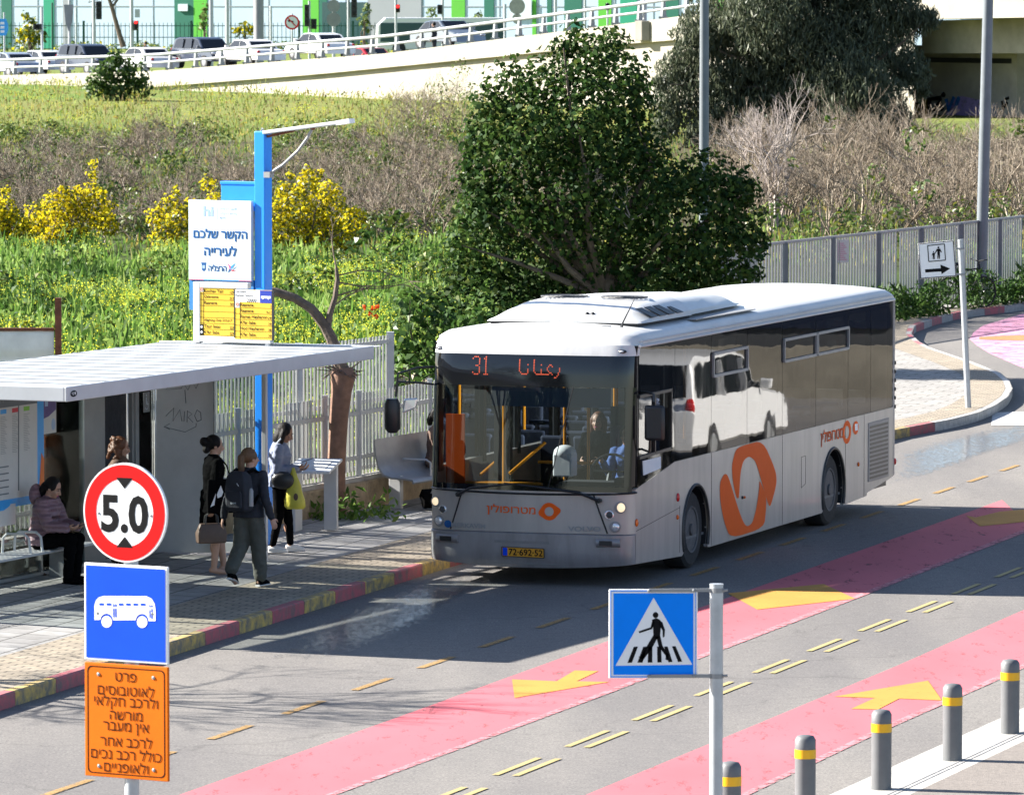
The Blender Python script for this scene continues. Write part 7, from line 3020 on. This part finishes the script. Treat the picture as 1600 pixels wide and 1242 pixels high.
pole(545, -10, 62, 4.5, 'grey pole with a black signal head before the grey gate', 400, extra=signal(9, -5, 28), name='traffic_light', cat='traffic light')
pole(619, -10, 56, 4, 'grey pole with a lit red signal beside the coach', 400, extra=signal(3, 8, 20, 11, 7), name='traffic_light', cat='traffic light')
pole(692, -10, 50, 4, 'grey pole with a black signal above the coach', 400, extra=signal(-5, 8, 23, None, 7), name='traffic_light', cat='traffic light')
pole(789, 7, 62, 4.5, 'short round topped grey post behind the upper rails', 330)
pole(808, -10, 45, 3, 'pole with two beige round sign backs', 400, extra=both(plate('round', 0, -2, 23, 'concrete_white', 20), plate('round', 0, 22, 38, 'concrete_white', 20)), name='road_sign', cat='road sign')
pole(868, -10, 40, 5, 'grey pole left of the dark green bands on the right', 400)
pole(914, -10, 40, 4, 'grey pole just right of the widest dark green band', 400)
pole(949, 5, 40, 3, 'grey pole with a small black signal before a bright green band', 400, extra=signal(0, 6, 16, None, 7), name='traffic_light', cat='traffic light')
pole(1007, -30, 40, 7, 'thick grey lamp pole on the ramp console', 285)
# far trees and planting
r = np.random.default_rng(41)


def far_tree(label, px, base_py, clumps, mats, per=10, ln=.35, wd=.25, Y=460.0, split=None, name='small_tree'):
    k = Y / F
    o = thing(name, label, 'tree', ((px - 800) * k, Y, PLZ))
    c3 = [((a - px) * k, R.normal() * .3, CH - (b + 7.6) * k - PLZ, rr * k) for a, b, rr in clumps]
    V_ = clump_leaves(c3, per, ln, wd, R, .2, .4, .7)
    quads('crown', V_, mats, o, (R.random(len(V_)) > split).astype(int) if split else None)
    m3 = MB()
    m3.tube([(0, 0, -.1), (0, 0, max(.6, c3[0][2] * .8))], [.10, .06], 6)
    limbs(m3, (0, 0, .4), [(c[0], c[1], c[2]) for c in c3], .06, R, .2)
    m3.build('trunk', 'bark', o)
    return o


far_tree('yellow green small tree before the teal band', 48, 72, [(45, 50, 16), (60, 55, 14), (35, 55, 12), (50, 35, 10), (42, 25, 8), (60, 62, 12)], ['leaf_pale', 'acacia_yellow'], Y=425, split=.72, per=14)
far_tree('loose green tree right of the thick lamp columns', 320, 60, [(320, 25, 9), (318, 40, 8), (322, 12, 7)], ['leaf_pale'], per=14)
far_tree('yellow mimosa in front of the pale wall', 383, 62, [(383, 45, 10), (372, 50, 8), (394, 50, 8)], ['acacia_yellow', 'leaf_pale'], split=.6, per=16)
far_tree('slim light green tree before the grey gate', 570, 55, [(572, 20, 8), (568, 35, 9), (574, 45, 8), (576, 10, 5)], ['leaf_pale'], per=14)
far_tree('slim green tree above the coach front', 674, 40, [(674, 20, 8), (672, 32, 8)], ['leaf_pale'], per=14)
far_tree('green tree before the dark green band', 750, 40, [(748, 28, 9), (752, 38, 8)], ['leaf_pale'], per=14)
o = thing('crooked_tree', 'leaning bare grey tree with thin crown before the pale hall', 'tree', ((193 - 800) / F * 420, 420, PLZ))
k = 420 / F
m3 = MB()
cp_ = lambda px, py: Vector(((px - 193) * k, 0, CH - (py + 7.6) * k - PLZ))
m3.tube([cp_(194, 74), cp_(188, 55), cp_(181, 30), cp_(175, 8), cp_(168, -10)], [.22, .17, .15, .13, .1], 8)
m3.tube([cp_(176, 12), cp_(184, 2), cp_(192, -12)], [.1, .08, .05], 6)
m3.build('trunk', 'bark', o, smooth=True)
sg_ = []
for px, py in ((168, -5), (160, 2), (150, 0), (140, 5), (176, 5), (190, -5), (130, 0)):
    sg_ += twig_tree(R, cp_(px, py), 1.2, .9, 3, 4, .03, -.1)
quads('twigs', seg_faces(sg_), 'twig', o)
cl = []
for k2 in range(70):
    px = R.uniform(-20, 820)
    cl.append(((px - 800) * 462 / F, 462 + R.uniform(-6, 10), PLZ + .25, R.uniform(.35, .75)))
Vh = clump_leaves(cl, 12, .3, .2, R, .2)
stuff(quads('verge_planting', Vh, ['leaf_pale', 'acacia_yellow', 'leaf_bush'], None, R.choice(3, len(Vh), p=[.5, .12, .38])), 'low green and yellow planting along the green fence')

# ------------------------------------------------------------------ people (local: facing +y, right hand at +x)
V3 = Vector


def hand(m3, wrist, d, palm, s, curl=.35, scale=1.0):
    """palm, four unequal fingers and a thumb; palm = direction the palm faces, s = +1 right hand"""
    wrist, d, palm = V3(wrist), V3(d).normalized(), V3(palm)
    palm = (palm - d * palm.dot(d)).normalized()
    side = d.cross(palm).normalized() * s       # towards the thumb
    k = scale
    m3.tube([wrist - d * .03, wrist + d * .01 * k, wrist + d * .05 * k, wrist + d * .085 * k], [(.026 * k, .020 * k), (.030 * k, .017 * k), (.040 * k, .016 * k), (.037 * k, .013 * k)], 10, side=side)
    for i, (o, ln) in enumerate(((.030, .070), (.011, .080), (-.010, .074), (-.029, .058))):
        p = wrist + d * .078 * k + side * o * k
        dd = d
        pts = [p]
        for j in range(3):
            a = curl * (.6 + .35 * j)
            dd = (dd * math.cos(a) + palm * math.sin(a)).normalized()
            p = p + dd * ln * k * (.42, .33, .25)[j]
            pts.append(p)
        m3.tube(pts, [.0098 * k, .0095 * k, .0088 * k, .007 * k], 7)
    p = wrist + d * .02 * k + side * .026 * k
    q = p + (d * .55 + side * .75 + palm * .25).normalized() * .042 * k
    m3.tube([p, q, q + (d * .85 + side * .15 + palm * .35).normalized() * .034 * k], [.013 * k, .011 * k, .008 * k], 7)


def head_mesh(m3, c, rot):
    """skull, jaw, nose, ears; c is the middle of the head, the face looks along rot @ +y"""
    T = lambda p: V3(c) + rot @ V3(p)
    m3.ball(T((0, -.012, .022)), (.074, .094, .094), 16, 12, rot)
    m3.ball(T((0, .030, -.035)), (.056, .060, .072), 14, 10, rot)
    m3.ball(T((0, .050, -.082)), (.032, .030, .026), 10, 8, rot)
    m3.tube([T((0, .084, .012)), T((0, .098, -.016)), T((0, .108, -.032)), T((0, .092, -.042))], [.010, .012, .014, .010], 8)
    for s in (-1, 1):
        m3.ball(T((s * .076, -.006, -.012)), (.010, .022, .032), 8, 6, rot)
        m3.ball(T((s * .038, .066, -.025)), (.022, .020, .022), 8, 6, rot)


def face_parts(o, c, rot, lips='red_print'):
    T = lambda p: V3(c) + rot @ V3(p)
    m3 = MB()
    for s in (-1, 1):
        m3.ball(T((s * .030, .084, .010)), (.012, .006, .007), 8, 6, rot)
        m3.tube([T((s * .014, .090, .030)), T((s * .032, .088, .034)), T((s * .050, .074, .028))], .004, 5)
    m3.build('eyes', 'hair_black', o, smooth=True)
    m3 = MB()
    m3.tube([T((-.022, .082, -.062)), T((0, .092, -.060)), T((.022, .082, -.062))], [.003, .006, .003], 6)
    m3.build('mouth', 'magenta_print', o, smooth=True)


def limb(m3, pts, rad, n=12, squash=1.0):
    P_, Rr = [], []
    for i in range(len(pts) - 1):
        a, b = V3(pts[i]), V3(pts[i + 1])
        for k in range(4):
            t = k / 4
            P_.append(a.lerp(b, t)); Rr.append(rad[i] * (1 - t) + rad[i + 1] * t)
    P_.append(V3(pts[-1])); Rr.append(rad[-1])
    m3.tube(P_, Rr, n, squash=squash)
    for p, r_ in zip(pts, rad):
        m3.ball(p, r_ * .99, n, 8)


def torso(m3, J, grow=0.0, lo=None, bust=True):
    pel, nk = J['pelvis'], J['neck']
    up = (nk - pel)
    fw = J.get('fwd', V3((0, 1, 0)))
    sd = J.get('side', V3((1, 0, 0)))
    secs = [(-.10, .150, .105), (.0, .170, .118), (.14, .155, .108), (.33, .128, .094), (.52, .142, .102), (.68, .160, .112), (.82, .168, .098), (.92, .130, .075), (1.0, .062, .055)]
    rings = []
    for t, a, b in secs:
        c = pel + up * t
        if bust and .55 < t < .8:
            c = c + fw * .012
        ring = []
        for i in range(18):
            th = 2 * math.pi * i / 18
            ring.append(c + sd * ((a + grow) * math.cos(th)) + fw * ((b + grow) * math.sin(th)))
        rings.append(ring)
    m3.loft(rings)
    return rings


def joints(H, lean=0.0, **kw):
    k = H / 1.65
    J = dict(pelvis=V3((0, 0, .90)), neck=V3((0, lean, 1.40)), head=V3((0, lean + .02, 1.535)))
    for s, n in ((-1, 'l'), (1, 'r')):
        J['sh' + n] = V3((s * .165, lean, 1.335))
        J['el' + n] = V3((s * .205, lean - .03, 1.06))
        J['wr' + n] = V3((s * .20, lean + .06, .83))
        J['hip' + n] = V3((s * .085, 0, .88))
        J['kn' + n] = V3((s * .09, .01, .47))
        J['an' + n] = V3((s * .09, -.02, .08))
        J['toe' + n] = V3((s * .105, .12, .03))
    for a, b in kw.items():
        J[a] = V3(b)
    for a in list(J):
        J[a] = J[a] * k
    J['k'] = k
    return J


FOLD = bpy.data.textures.new('cloth_folds', 'CLOUDS')
FOLD.noise_scale = .075
FOLD.noise_depth = 2


def folds(o, s):
    d = o.modifiers.new('folds', 'DISPLACE')
    d.texture = FOLD
    d.strength = s
    d.mid_level = .5
    d.texture_coords = 'LOCAL'


def person(name, label, loc, rz, J, skin, top, bottom, shoes, hairm, hair_style, hd=(0, 0), group=None, handdir=None, top_grow=.018, sleeve=.012, top_len=0.0, skirt=None, vox=.0075, coarse=False, shoe_build=True):
    o = thing(name, label, 'person', loc, rz, group)
    k = J['k']
    rot = Matrix.Rotation(hd[0], 3, 'Z') @ Matrix.Rotation(hd[1], 3, 'X')
    # body
    m3 = MB()
    torso(m3, J)
    m3.tube([J['neck'] - V3((0, 0, .04)), J['neck'].lerp(J['head'], .5), J['head'] - V3((0, 0, .02))], [.060, .052, .054], 12)
    head_mesh(m3, J['head'], rot)
    for n in 'lr':
        limb(m3, [J['sh' + n], J['el' + n], J['wr' + n]], [.052 * k, .038 * k, .026 * k])
        limb(m3, [J['hip' + n], J['kn' + n], J['an' + n]], [.085 * k, .056 * k, .036 * k])
        calf = J['kn' + n].lerp(J['an' + n], .35)
        m3.ball(calf - J.get('fwd', V3((0, 1, 0))) * .012, (.052 * k, .055 * k, .10 * k), 10, 8)
        limb(m3, [J['an' + n] + (J['an' + n] - J['toe' + n]).normalized() * .03 - V3((0, 0, .03)), (J['an' + n] + J['toe' + n]) / 2 - V3((0, 0, .012)), J['toe' + n]], [.034, .036, .026])
        d = (J['wr' + n] - J['el' + n])
        s = 1 if n == 'r' else -1
        hdn = (handdir or {}).get(n, (None, (-s, .2, 0), .35))
        hand(m3, J['wr' + n], hdn[0] or d, hdn[1], s, hdn[2])
    body = m3.build('body', skin, o, smooth=True, remesh=.013 if coarse else vox, sm=2)
    face_parts(o, J['head'], rot)
    # trousers or skirt
    m3 = MB()
    if skirt:
        pel = J['pelvis']
        rg = []
        for z, a, b in skirt:
            rg.append([V3((pel.x + a * math.cos(t) * (1 + .05 * math.sin(5 * t + z * 9)), pel.y + b * math.sin(t), z * k)) for t in np.linspace(0, 2 * math.pi, 20, endpoint=False)])
        m3.loft(rg)
        lower = m3.build('skirt', bottom[0], o, smooth=True, remesh=.012, sm=2)
    else:
        r1, r2, r3 = bottom[1]
        for n in 'lr':
            an = J['an' + n] + V3((0, 0, bottom[2] if len(bottom) > 2 else .02))
            limb(m3, [J['hip' + n], J['kn' + n], an], [r1 * k, r2 * k, r3 * k], 14)
        m3.ball(J['pelvis'] - V3((0, 0, .01)), (.172 * k, .125 * k, .11 * k), 16, 10)
        lower = m3.build('trousers', bottom[0], o, smooth=True, remesh=.012, sm=2)
    folds(lower, .010 if not skirt and bottom[1][1] < .07 else .026)
    # upper garment
    m3 = MB()
    torso(m3, J, top_grow)
    if top_len > 0:
        fwd = J.get('fwd', V3((0, 1, 0)))
        m3.tube([J['pelvis'] + V3((0, 0, .10)), J['pelvis'] - V3((0, 0, top_len * .5)), J['pelvis'] - V3((0, 0, top_len))], [(.168 * k + top_grow, .118 * k + top_grow), (.178 * k + top_grow, .128 * k + top_grow), (.182 * k + top_grow, .130 * k + top_grow)], 18, side=(1, 0, 0))
    for n in 'lr':
        limb(m3, [J['sh' + n], J['el' + n], J['el' + n].lerp(J['wr' + n], .93)], [.056 * k + sleeve, .042 * k + sleeve, .032 * k + sleeve])
    m3.tube([J['neck'] - V3((0, 0, .05)), J['neck'] + V3((0, 0, .035))], [.085, .064], 14)
    topo = m3.build('top', top, o, smooth=True, remesh=.011, sm=2)
    folds(topo, .030)
    # shoes
    if shoes:
        for n in 'lr':
            m3 = MB()
            f = (J['toe' + n] - J['an' + n])
            f.z = 0
            f.normalize()
            up = V3((0, 0, 1))
            base = J['an' + n]
            hl = base - f * .055 - up * .035
            tp = J['toe' + n] + f * .03
            m3.tube([hl, base - up * .025 + f * .01, base.lerp(tp, .5) - up * .005, tp], [(.034, .046), (.042, .050), (.046, .036), (.034, .022)], 12, side=f.cross(up))
            sh = m3.build('shoe', shoes[0], o, smooth=True, remesh=.010, sm=2)
            m3 = MB()
            m3.tube([hl - up * .028 - f * .01, base.lerp(tp, .5) - up * .038, tp - up * .012 + f * .01], [(.036, .012), (.044, .012), (.034, .010)], 12, side=f.cross(up))
            m3.build('sole', shoes[1], sh, smooth=True)
    # hair
    T = lambda p: J['head'] + rot @ V3(p)
    m3 = MB()
    m3.ball(T((0, -.028, .034)), (.086, .098, .096), 16, 12, rot)
    for s in (-1, 1):
        m3.ball(T((s * .058, -.01, .03)), (.034, .066, .062), 10, 8, rot)
    if hair_style == 'bun':
        m3.ball(T((0, -.135, .035)), (.058, .055, .055), 12, 8, rot)
        m3.ball(T((0, -.10, -.045)), (.06, .05, .06), 12, 8, rot)
    elif hair_style == 'pony':
        m3.tube([T((0, -.09, .05)), T((0, -.128, .02)), T((0, -.128, -.08)), T((-.01, -.115, -.20)), T((-.01, -.10, -.30))], [.035, .042, .045, .036, .012], 10)
    elif hair_style == 'bob':
        for s in (-1, 1):
            m3.tube([T((s * .075, -.02, .04)), T((s * .084, -.01, -.04)), T((s * .078, .0, -.12)), T((s * .06, .0, -.16))], [.036, .038, .034, .02], 10)
        m3.ball(T((0, -.045, -.06)), (.092, .082, .115), 14, 10, rot)
    elif hair_style == 'curly':
        rr4 = np.random.default_rng(4)
        for q_ in range(90):
            a = rr4.uniform(0, 6.28)
            z = rr4.uniform(-.16, .10)
            m3.ball(T((.092 * math.cos(a), -.03 + .10 * math.sin(a) * (1 if math.sin(a) < .3 else .5), z)), .025, 8, 6)
    elif hair_style == 'low':
        m3.ball(T((0, -.105, -.03)), (.06, .05, .07), 12, 8, rot)
        m3.tube([T((0, -.09, .0)), T((0, -.12, -.08)), T((0, -.11, -.15))], [.05, .05, .03], 10)
    m3.build('hair', hairm, o, smooth=True, remesh=.010, sm=2)
    return o, J, topo


def rzdir(x, y):                               # rotation that turns local +y to the world direction (x, y)
    return math.atan2(-x, y)


def W2(o, p):                                  # local point of a thing in world space
    a = o.rotation_euler.z
    return V3(o.location) + rotz(p, a)


# woman in a black coat and dress, standing with her back half turned
q = GP(333, 897)
J = joints(1.63, .01, elr=(.215, -.07, 1.06), wrr=(.225, -.10, .83), ell=(-.21, .05, 1.06), wrl=(-.17, .20, .98), anl=(-.10, .17, .08), toel=(-.11, .31, .03), knl=(-.10, .12, .47))
w1, J1, _t = person('person', 'standing woman in a black coat and short dress, bare legged, handbag in hand', q, rzdir(.90, .36), J, 'skin', 'cloth_black', ('cloth_black',), None, 'hair_black', 'bun', (-.15, -.1),
                    top_len=.16, skirt=[(.98, .165, .125), (.85, .185, .14), (.70, .19, .15), (.58, .19, .155)], handdir={'r': ((0, -.05, -1), (-1, 0, 0), .9)})
hp = W2(w1, J1['wrr'] + V3((0, 0, -.07)))
hb = thing('handbag', 'taupe leather handbag hanging from the hand of the black coated woman', 'handbag', hp + V3((0, 0, -.36)), w1.rotation_euler.z)
m3 = MB()
m3.loft([[V3((-.06, -.17, 0)), V3((.06, -.17, 0)), V3((.06, .17, 0)), V3((-.06, .17, 0))], [V3((-.065, -.18, .12)), V3((.065, -.18, .12)), V3((.065, .18, .12)), V3((-.065, .18, .12))], [V3((-.03, -.14, .235)), V3((.03, -.14, .235)), V3((.03, .14, .235)), V3((-.03, .14, .235))]])
m3.build('bag_body', 'bag_brown', hb, bevel=.015, smooth=True, angle=50)
for s in (-1, 1):
    m3 = MB()
    m3.tube([(s * .03, -.08, .22), (s * .025, -.07, .32), (s * .01, 0, .375), (s * .025, .07, .32), (s * .03, .08, .22)], .009, 6)
    m3.build('strap', 'black_plastic', hb, smooth=True)
tp = W2(w1, V3((.235, .04, .74)))
tb_ = thing('tote_bag', 'black tote bag with white drop mark and letters at a coat side', 'tote bag', tp, w1.rotation_euler.z)
m3 = MB()
m3.loft([[V3((-.03, -.19, 0)), V3((.035, -.19, 0)), V3((.035, .19, 0)), V3((-.03, .19, 0))], [V3((-.04, -.20, .2)), V3((.05, -.20, .2)), V3((.05, .20, .2)), V3((-.04, .20, .2))], [V3((-.02, -.18, .40)), V3((.02, -.18, .40)), V3((.02, .18, .40)), V3((-.02, .18, .40))]])
bb = m3.build('bag_body', 'cloth_black', tb_, bevel=.012, smooth=True, angle=50)
m3 = MB()
m3.tube([(.02, -.10, .38), (-.02, -.08, .55), (-.06, -.02, .64)], .010, 6)
m3.tube([(.02, .10, .38), (-.02, .06, .55), (-.06, .0, .64)], .010, 6)
m3.build('strap', 'cloth_black', tb_, smooth=True)
m3 = MB()
m3.text('ca', (.0525, .07, .16), (0, 1, 0), (0, 0, 1), width=.17, depth=.001, bold=.01)
m3.poly([(.0535, y, z) for y, z in ((-.08, .18), (-.03, .20), (-.01, .25), (-.04, .33), (-.07, .27), (-.09, .22))])
m3.poly([(.0535, y, z) for y, z in ((-.17, .08), (-.12, .10), (-.10, .24))])
m3.build('lettering', 'white_film', bb)

# woman with a backpack walking away
q = GP(389, 917)
J = joints(1.60, .03, elr=(.245, -.04, 1.05), wrr=(.30, .02, .83), ell=(-.25, -.06, 1.05), wrl=(-.31, -.06, .83), knl=(-.10, -.02, .48), anl=(-.11, -.24, .19), toel=(-.11, -.14, .06), knr=(.09, .08, .48), anr=(.09, .12, .08), toer=(.10, .27, .03))
w2, J2, _t = person('person', 'ponytailed woman in dark top and olive trousers walking away with backpack', q, rzdir(.42, .90), J, 'skin', 'cloth_navy', ('cloth_olive', (.105, .096, .082), .045), ('cloth_black', 'shoe_white'), 'hair_fair', 'pony', (-.55, 0), top_len=.06,
                    handdir={'r': (None, (-.6, .4, 0), .5), 'l': (None, (.6, .4, 0), .5)})
bk_ = thing('backpack', 'dark blue black backpack with bottle pocket on a walking woman', 'backpack', W2(w2, V3((0, -.19, .90))), w2.rotation_euler.z)
m3 = MB()
m3.loft([[V3((a * .145 * k1, -.005 + b * k2 - .06, z)) for a, b in ((-1, .07), (1, .07), (1.05, 0), (.8, -.09), (-.8, -.09), (-1.05, 0))] for z, k1, k2 in ((0, .9, .8), (.04, 1.05, 1.05), (.25, 1.08, 1.1), (.40, .95, .9), (.46, .6, .6))])
bo2 = m3.build('bag_body', 'cloth_navy', bk_, bevel=.03, smooth=True, angle=60)
m3 = MB()
m3.loft([[V3((a * .105 * k1, -.165 - b * .03, z)) for a, b in ((-1, 0), (1, 0), (.9, 1), (-.9, 1))] for z, k1 in ((.04, .9), (.06, 1), (.20, 1), (.24, .85))])
m3.build('front_pocket', 'cloth_navy', bk_, bevel=.012)
m3 = MB()
m3.text('backpack'[:0] or 'sport', (.0, -.197, .10), (1, 0, 0), (0, 0, 1), width=.075, depth=.001)
m3.tube([(.03, -.165, .33), (.055, -.155, .29)], .004, 4)
m3.build('pale_mark', 'board_white', bo2)
for s in (-1, 1):
    m3 = MB()
    m3.tube([(s * .09, -.02, .44), (s * .11, .10, .47), (s * .115, .26, .42), (s * .13, .26, .25), (s * .14, .06, .08)], .014, 6, squash=1.6)
    m3.build('strap', 'cloth_black', bk_, smooth=True)
m3 = MB()
m3.tube([(.155, -.06, .06), (.155, -.06, .24), (.155, -.06, .27)], [.034, .034, .018], 12)
m3.build('water_bottle', 'rail_steel', bk_, smooth=True)

# woman looking at her phone
q = GP(437, 863)
J = joints(1.58, .0, head=(0, .075, 1.525), elr=(.205, -.02, 1.06), wrr=(.12, .24, 1.09), ell=(-.20, .02, 1.06), wrl=(-.06, .25, 1.06), anl=(-.09, .13, .08), toel=(-.10, .28, .03), knl=(-.09, .10, .47), anr=(.09, -.08, .08), toer=(.10, .07, .03), knr=(.09, .0, .47))
w3, J3, _t = person('person', 'dark haired woman in blue grey sweatshirt and black leggings reading her phone', q, rzdir(1, -.05), J, 'skin_tan', 'cloth_bluegrey', ('cloth_black', (.092, .064, .044), .03), ('shoe_white', 'shoe_white'), 'hair_black', 'bob', (0, -.42), top_grow=.028, sleeve=.02, top_len=.05,
                    handdir={'r': ((-.25, .95, .2), (-.3, 0, 1), .75), 'l': ((.3, .95, .1), (.3, 0, 1), .75)})
pw = W2(w3, V3((.075, .355, 1.13)))
ph = thing('smartphone', 'black smartphone held by the woman in the blue grey sweatshirt', 'phone', pw, w3.rotation_euler.z)
m3 = MB()
m3.prism([(-.036, -.07, -.02), (.036, -.07, -.02), (.036, .07, .03), (-.036, .07, .03)], (0, -.003, .008))
pho = m3.build('case', 'black_plastic', ph, bevel=.003)
m3 = MB()
m3.poly([(-.033, -.068, -.009), (.033, -.068, -.009), (.033, .062, .0375), (-.033, .062, .0375)])
m3.build('screen', 'dial_blue', ph)
yb2 = thing('carrier_bag', 'crumpled yellow plastic carrier bag hanging from a forearm', 'plastic bag', W2(w3, V3((.19, .17, .55))), w3.rotation_euler.z)
m3 = MB()
rr6 = np.random.default_rng(6)
rg = []
for z, a, b in ((0, .05, .11), (.03, .07, .14), (.12, .075, .145), (.22, .065, .125), (.32, .045, .095), (.42, .025, .06), (.50, .012, .035), (.56, .008, .02)):
    rg.append([V3((a * math.cos(t) * (1 + .12 * math.sin(3 * t + z * 20)), .02 + b * math.sin(t) * (1 + .10 * math.cos(4 * t + z * 15)) + (.05 * (.5 - z)), z)) for t in np.linspace(0, 2 * math.pi, 18, endpoint=False)])
m3.loft(rg)
yb2.scale = (.85, .85, .9)
yo = m3.build('bag_body', 'bag_yellow', yb2, smooth=True)
m3 = MB()
m3.ball((.078, .06, .17), (.004, .035, .05), 10, 6)
m3.build('printed_mark', 'bag_brown', yo, smooth=True)
sb = thing('shoulder_bag', 'small black shoulder bag at the hip of the phone reader', 'shoulder bag', W2(w3, V3((.21, .06, .80))), w3.rotation_euler.z)
m3 = MB()
m3.ball((.02, 0, .10), (.055, .14, .11), 14, 10)
m3.build('bag_body', 'black_plastic', sb, smooth=True)
m3 = MB()
m3.tube([(.03, -.10, .16), (-.02, -.09, .35), (-.06, -.07, .56), (-.10, -.03, .60)], .009, 6)
m3.build('strap', 'board_white', sb, smooth=True)

def quilt():
    nt = M['cloth_mauve'].node_tree
    b = nt.nodes['Principled BSDF']
    w = nt.nodes.new('ShaderNodeTexWave')
    w.bands_direction = 'Z'
    w.inputs['Scale'].default_value = 3.4
    w.inputs['Distortion'].default_value = 1.2
    tc = nt.nodes.new('ShaderNodeTexCoord')
    nt.links.new(tc.outputs['Object'], w.inputs['Vector'])
    bp = nt.nodes.new('ShaderNodeBump')
    bp.inputs['Strength'].default_value = .9
    bp.inputs['Distance'].default_value = .03
    nt.links.new(w.outputs['Fac'], bp.inputs['Height'])
    nt.links.new(bp.outputs[0], b.inputs['Normal'])


quilt()
# seated woman in the mauve quilted jacket
def seated(H, lean, seat_z, **kw):
    J = joints(1.62, lean)
    dz = seat_z + .09 - J['pelvis'].z
    for n in ('pelvis', 'neck', 'head', 'shl', 'shr', 'ell', 'elr', 'wrl', 'wrr', 'hipl', 'hipr'):
        J[n] = J[n] + V3((0, 0, dz))
    for s, n in ((-1, 'l'), (1, 'r')):
        J['hip' + n] = J['pelvis'] + V3((s * .09, .03, -.01))
        J['kn' + n] = J['pelvis'] + V3((s * .10, .44, .02))
        J['an' + n] = V3((s * .10, .40, .08))
        J['toe' + n] = V3((s * .11, .55, .03))
        J['el' + n] = J['sh' + n] + V3((s * .045, .10, -.24))
        J['wr' + n] = J['sh' + n] + V3((-s * .04, .31, -.27))
    for a, b in kw.items():
        J[a] = V3(b)
    return J


pz_ = .235
sp = S(BW + .30, 4.36, pz_)
J = seated(1.6, .10, .60 + .03 - pz_ + .01)
J['head'] = J['head'] + V3((0, .05, -.02))
w4, J4, _t = person('person', 'seated woman in mauve quilted jacket with fur hood looking at phone', sp, -SH - math.pi / 2, J, 'skin', 'cloth_mauve', ('cloth_black', (.098, .078, .06), .02), ('cloth_black', 'cloth_black'), 'hair_black', 'low', (0, -.40), top_grow=.045, sleeve=.030, top_len=.05,
                    handdir={'r': ((-.4, .9, .0), (-.5, 0, .8), .7), 'l': ((.4, .9, 0), (.5, 0, .8), .7)})
m3 = MB()
m3.tube([J4['neck'] + V3((.13 * math.cos(a), -.05 + .11 * math.sin(a), -.02 - .05 * math.sin(a))) for a in np.linspace(-.3, math.pi * 2 - .8, 16)], .032, 8, cap=True)
m3.build('fur_trim', 'fur', w4, smooth=True, remesh=.012)
m3 = MB()
m3.ball(J4['neck'] + V3((0, -.15, .03)), (.12, .075, .13), 14, 10)
m3.build('hood', 'cloth_mauve', w4, smooth=True)
ph2 = copy_thing(ph, W2(w4, (J4['wrl'] + J4['wrr']) / 2 + V3((0, .12, .02))), w4.rotation_euler.z, 'black smartphone in the hands of the seated mauve jacket woman')

# curly haired woman hidden behind the round sign
sp = S(BW + .42, 6.15, .235)
J = joints(1.555, .02)
person('person', 'curly auburn haired woman in dark clothes mostly hidden by the round sign', sp, rzdir(1, -.2), J, 'skin', 'cloth_brown', ('cloth_black', (.095, .07, .055), .02), ('cloth_black', 'cloth_black'), 'hair_auburn', 'curly', (.2, -.2), top_grow=.03, vox=.010)


# people in the bus
def in_bus(x, y, z):
    e_u = V3((math.sin(YAW), math.cos(YAW), 0))
    e_v = V3((math.cos(YAW), -math.sin(YAW), 0))
    return V3((BX, BY, 0)) + e_v * x + e_u * y + V3((0, 0, z))


J = seated(1.6, .0, .48)
person('person', 'auburn haired passenger in black sitting inside the bus', in_bus(-1.36, 3.0, .55), -YAW + math.pi, J, 'skin', 'cloth_black', ('cloth_black', (.09, .07, .055), .02), ('cloth_black', 'cloth_black'), 'hair_auburn', 'bob', (0, 0), vox=.011, top_grow=.03)
J = seated(1.7, .05, .55)
J['wrl'] = V3((-.18, .50, .98)); J['wrr'] = V3((.18, .50, .98))
M['shirt_blue'] = mat('blue_shirt', (.05, .11, .32), .8, var=.15, bump=.2)
person('person', 'bus driver in a blue shirt behind the windscreen with hands on the wheel', in_bus(-.55, 1.68, .42), -YAW + math.pi, J, 'skin_tan', 'shirt_blue', ('cloth_navy', (.09, .07, .055), .02), ('cloth_black', 'cloth_black'), 'hair_black', 'short', (0, 0), vox=.011, top_grow=.02)
# somebody on the curved bench, nearly hidden by the bus front
bp3 = V3((bq.x, bq.y, bq.z)) + rotz(V3((.10, 1.22, 0)), -BA)
J = seated(1.6, .02, .42)
person('person', 'sitter on the curved bench almost hidden behind the bus corner', bp3, -BA - math.pi / 2, J, 'skin', 'fur', ('cloth_black', (.09, .07, .055), .02), ('cloth_black', 'cloth_black'), 'hair_black', 'low', (0, -.2), vox=.011, top_grow=.03)
q = GP(664, 797)
db_ = thing('duffel_bag', 'black holdall on the paving peeping out beside the bus corner', 'bag', q, .2)
m3 = MB()
m3.tube([(-.05, 0, .14), (-.03, 0, .15), (.35, 0, .16), (.42, 0, .15)], [.06, .13, .14, .08], 14)
m3.build('bag_body', 'cloth_black', db_, smooth=True, angle=60)
m3 = MB()
m3.tube([(.05, -.10, .2), (.12, -.09, .33), (.25, -.09, .33), (.32, -.10, .2)], .010, 6)
m3.build('strap', 'rail_steel', db_, smooth=True)
# far pedestrians beyond the ramp
for px, top_, Y, mt, lab in ((229, 66, 380, 'cloth_brown', 'tiny far walker in brown beyond the ramp rail'), (679, 36, 300, 'cloth_navy', 'tiny far figure in dark blue behind the upper ramp rail')):
    J = joints(1.68, .02)
    zq_ = CH - (top_ + 7.6) * Y / F - 1.66
    person('person', lab, V3(((px - 800) / F * Y, Y, zq_)), 1.2, J, 'skin', mt, ('cloth_navy', (.09, .07, .055), .02), ('cloth_black', 'cloth_black'), 'hair_black', 'short', (0, 0), vox=.02, coarse=True)
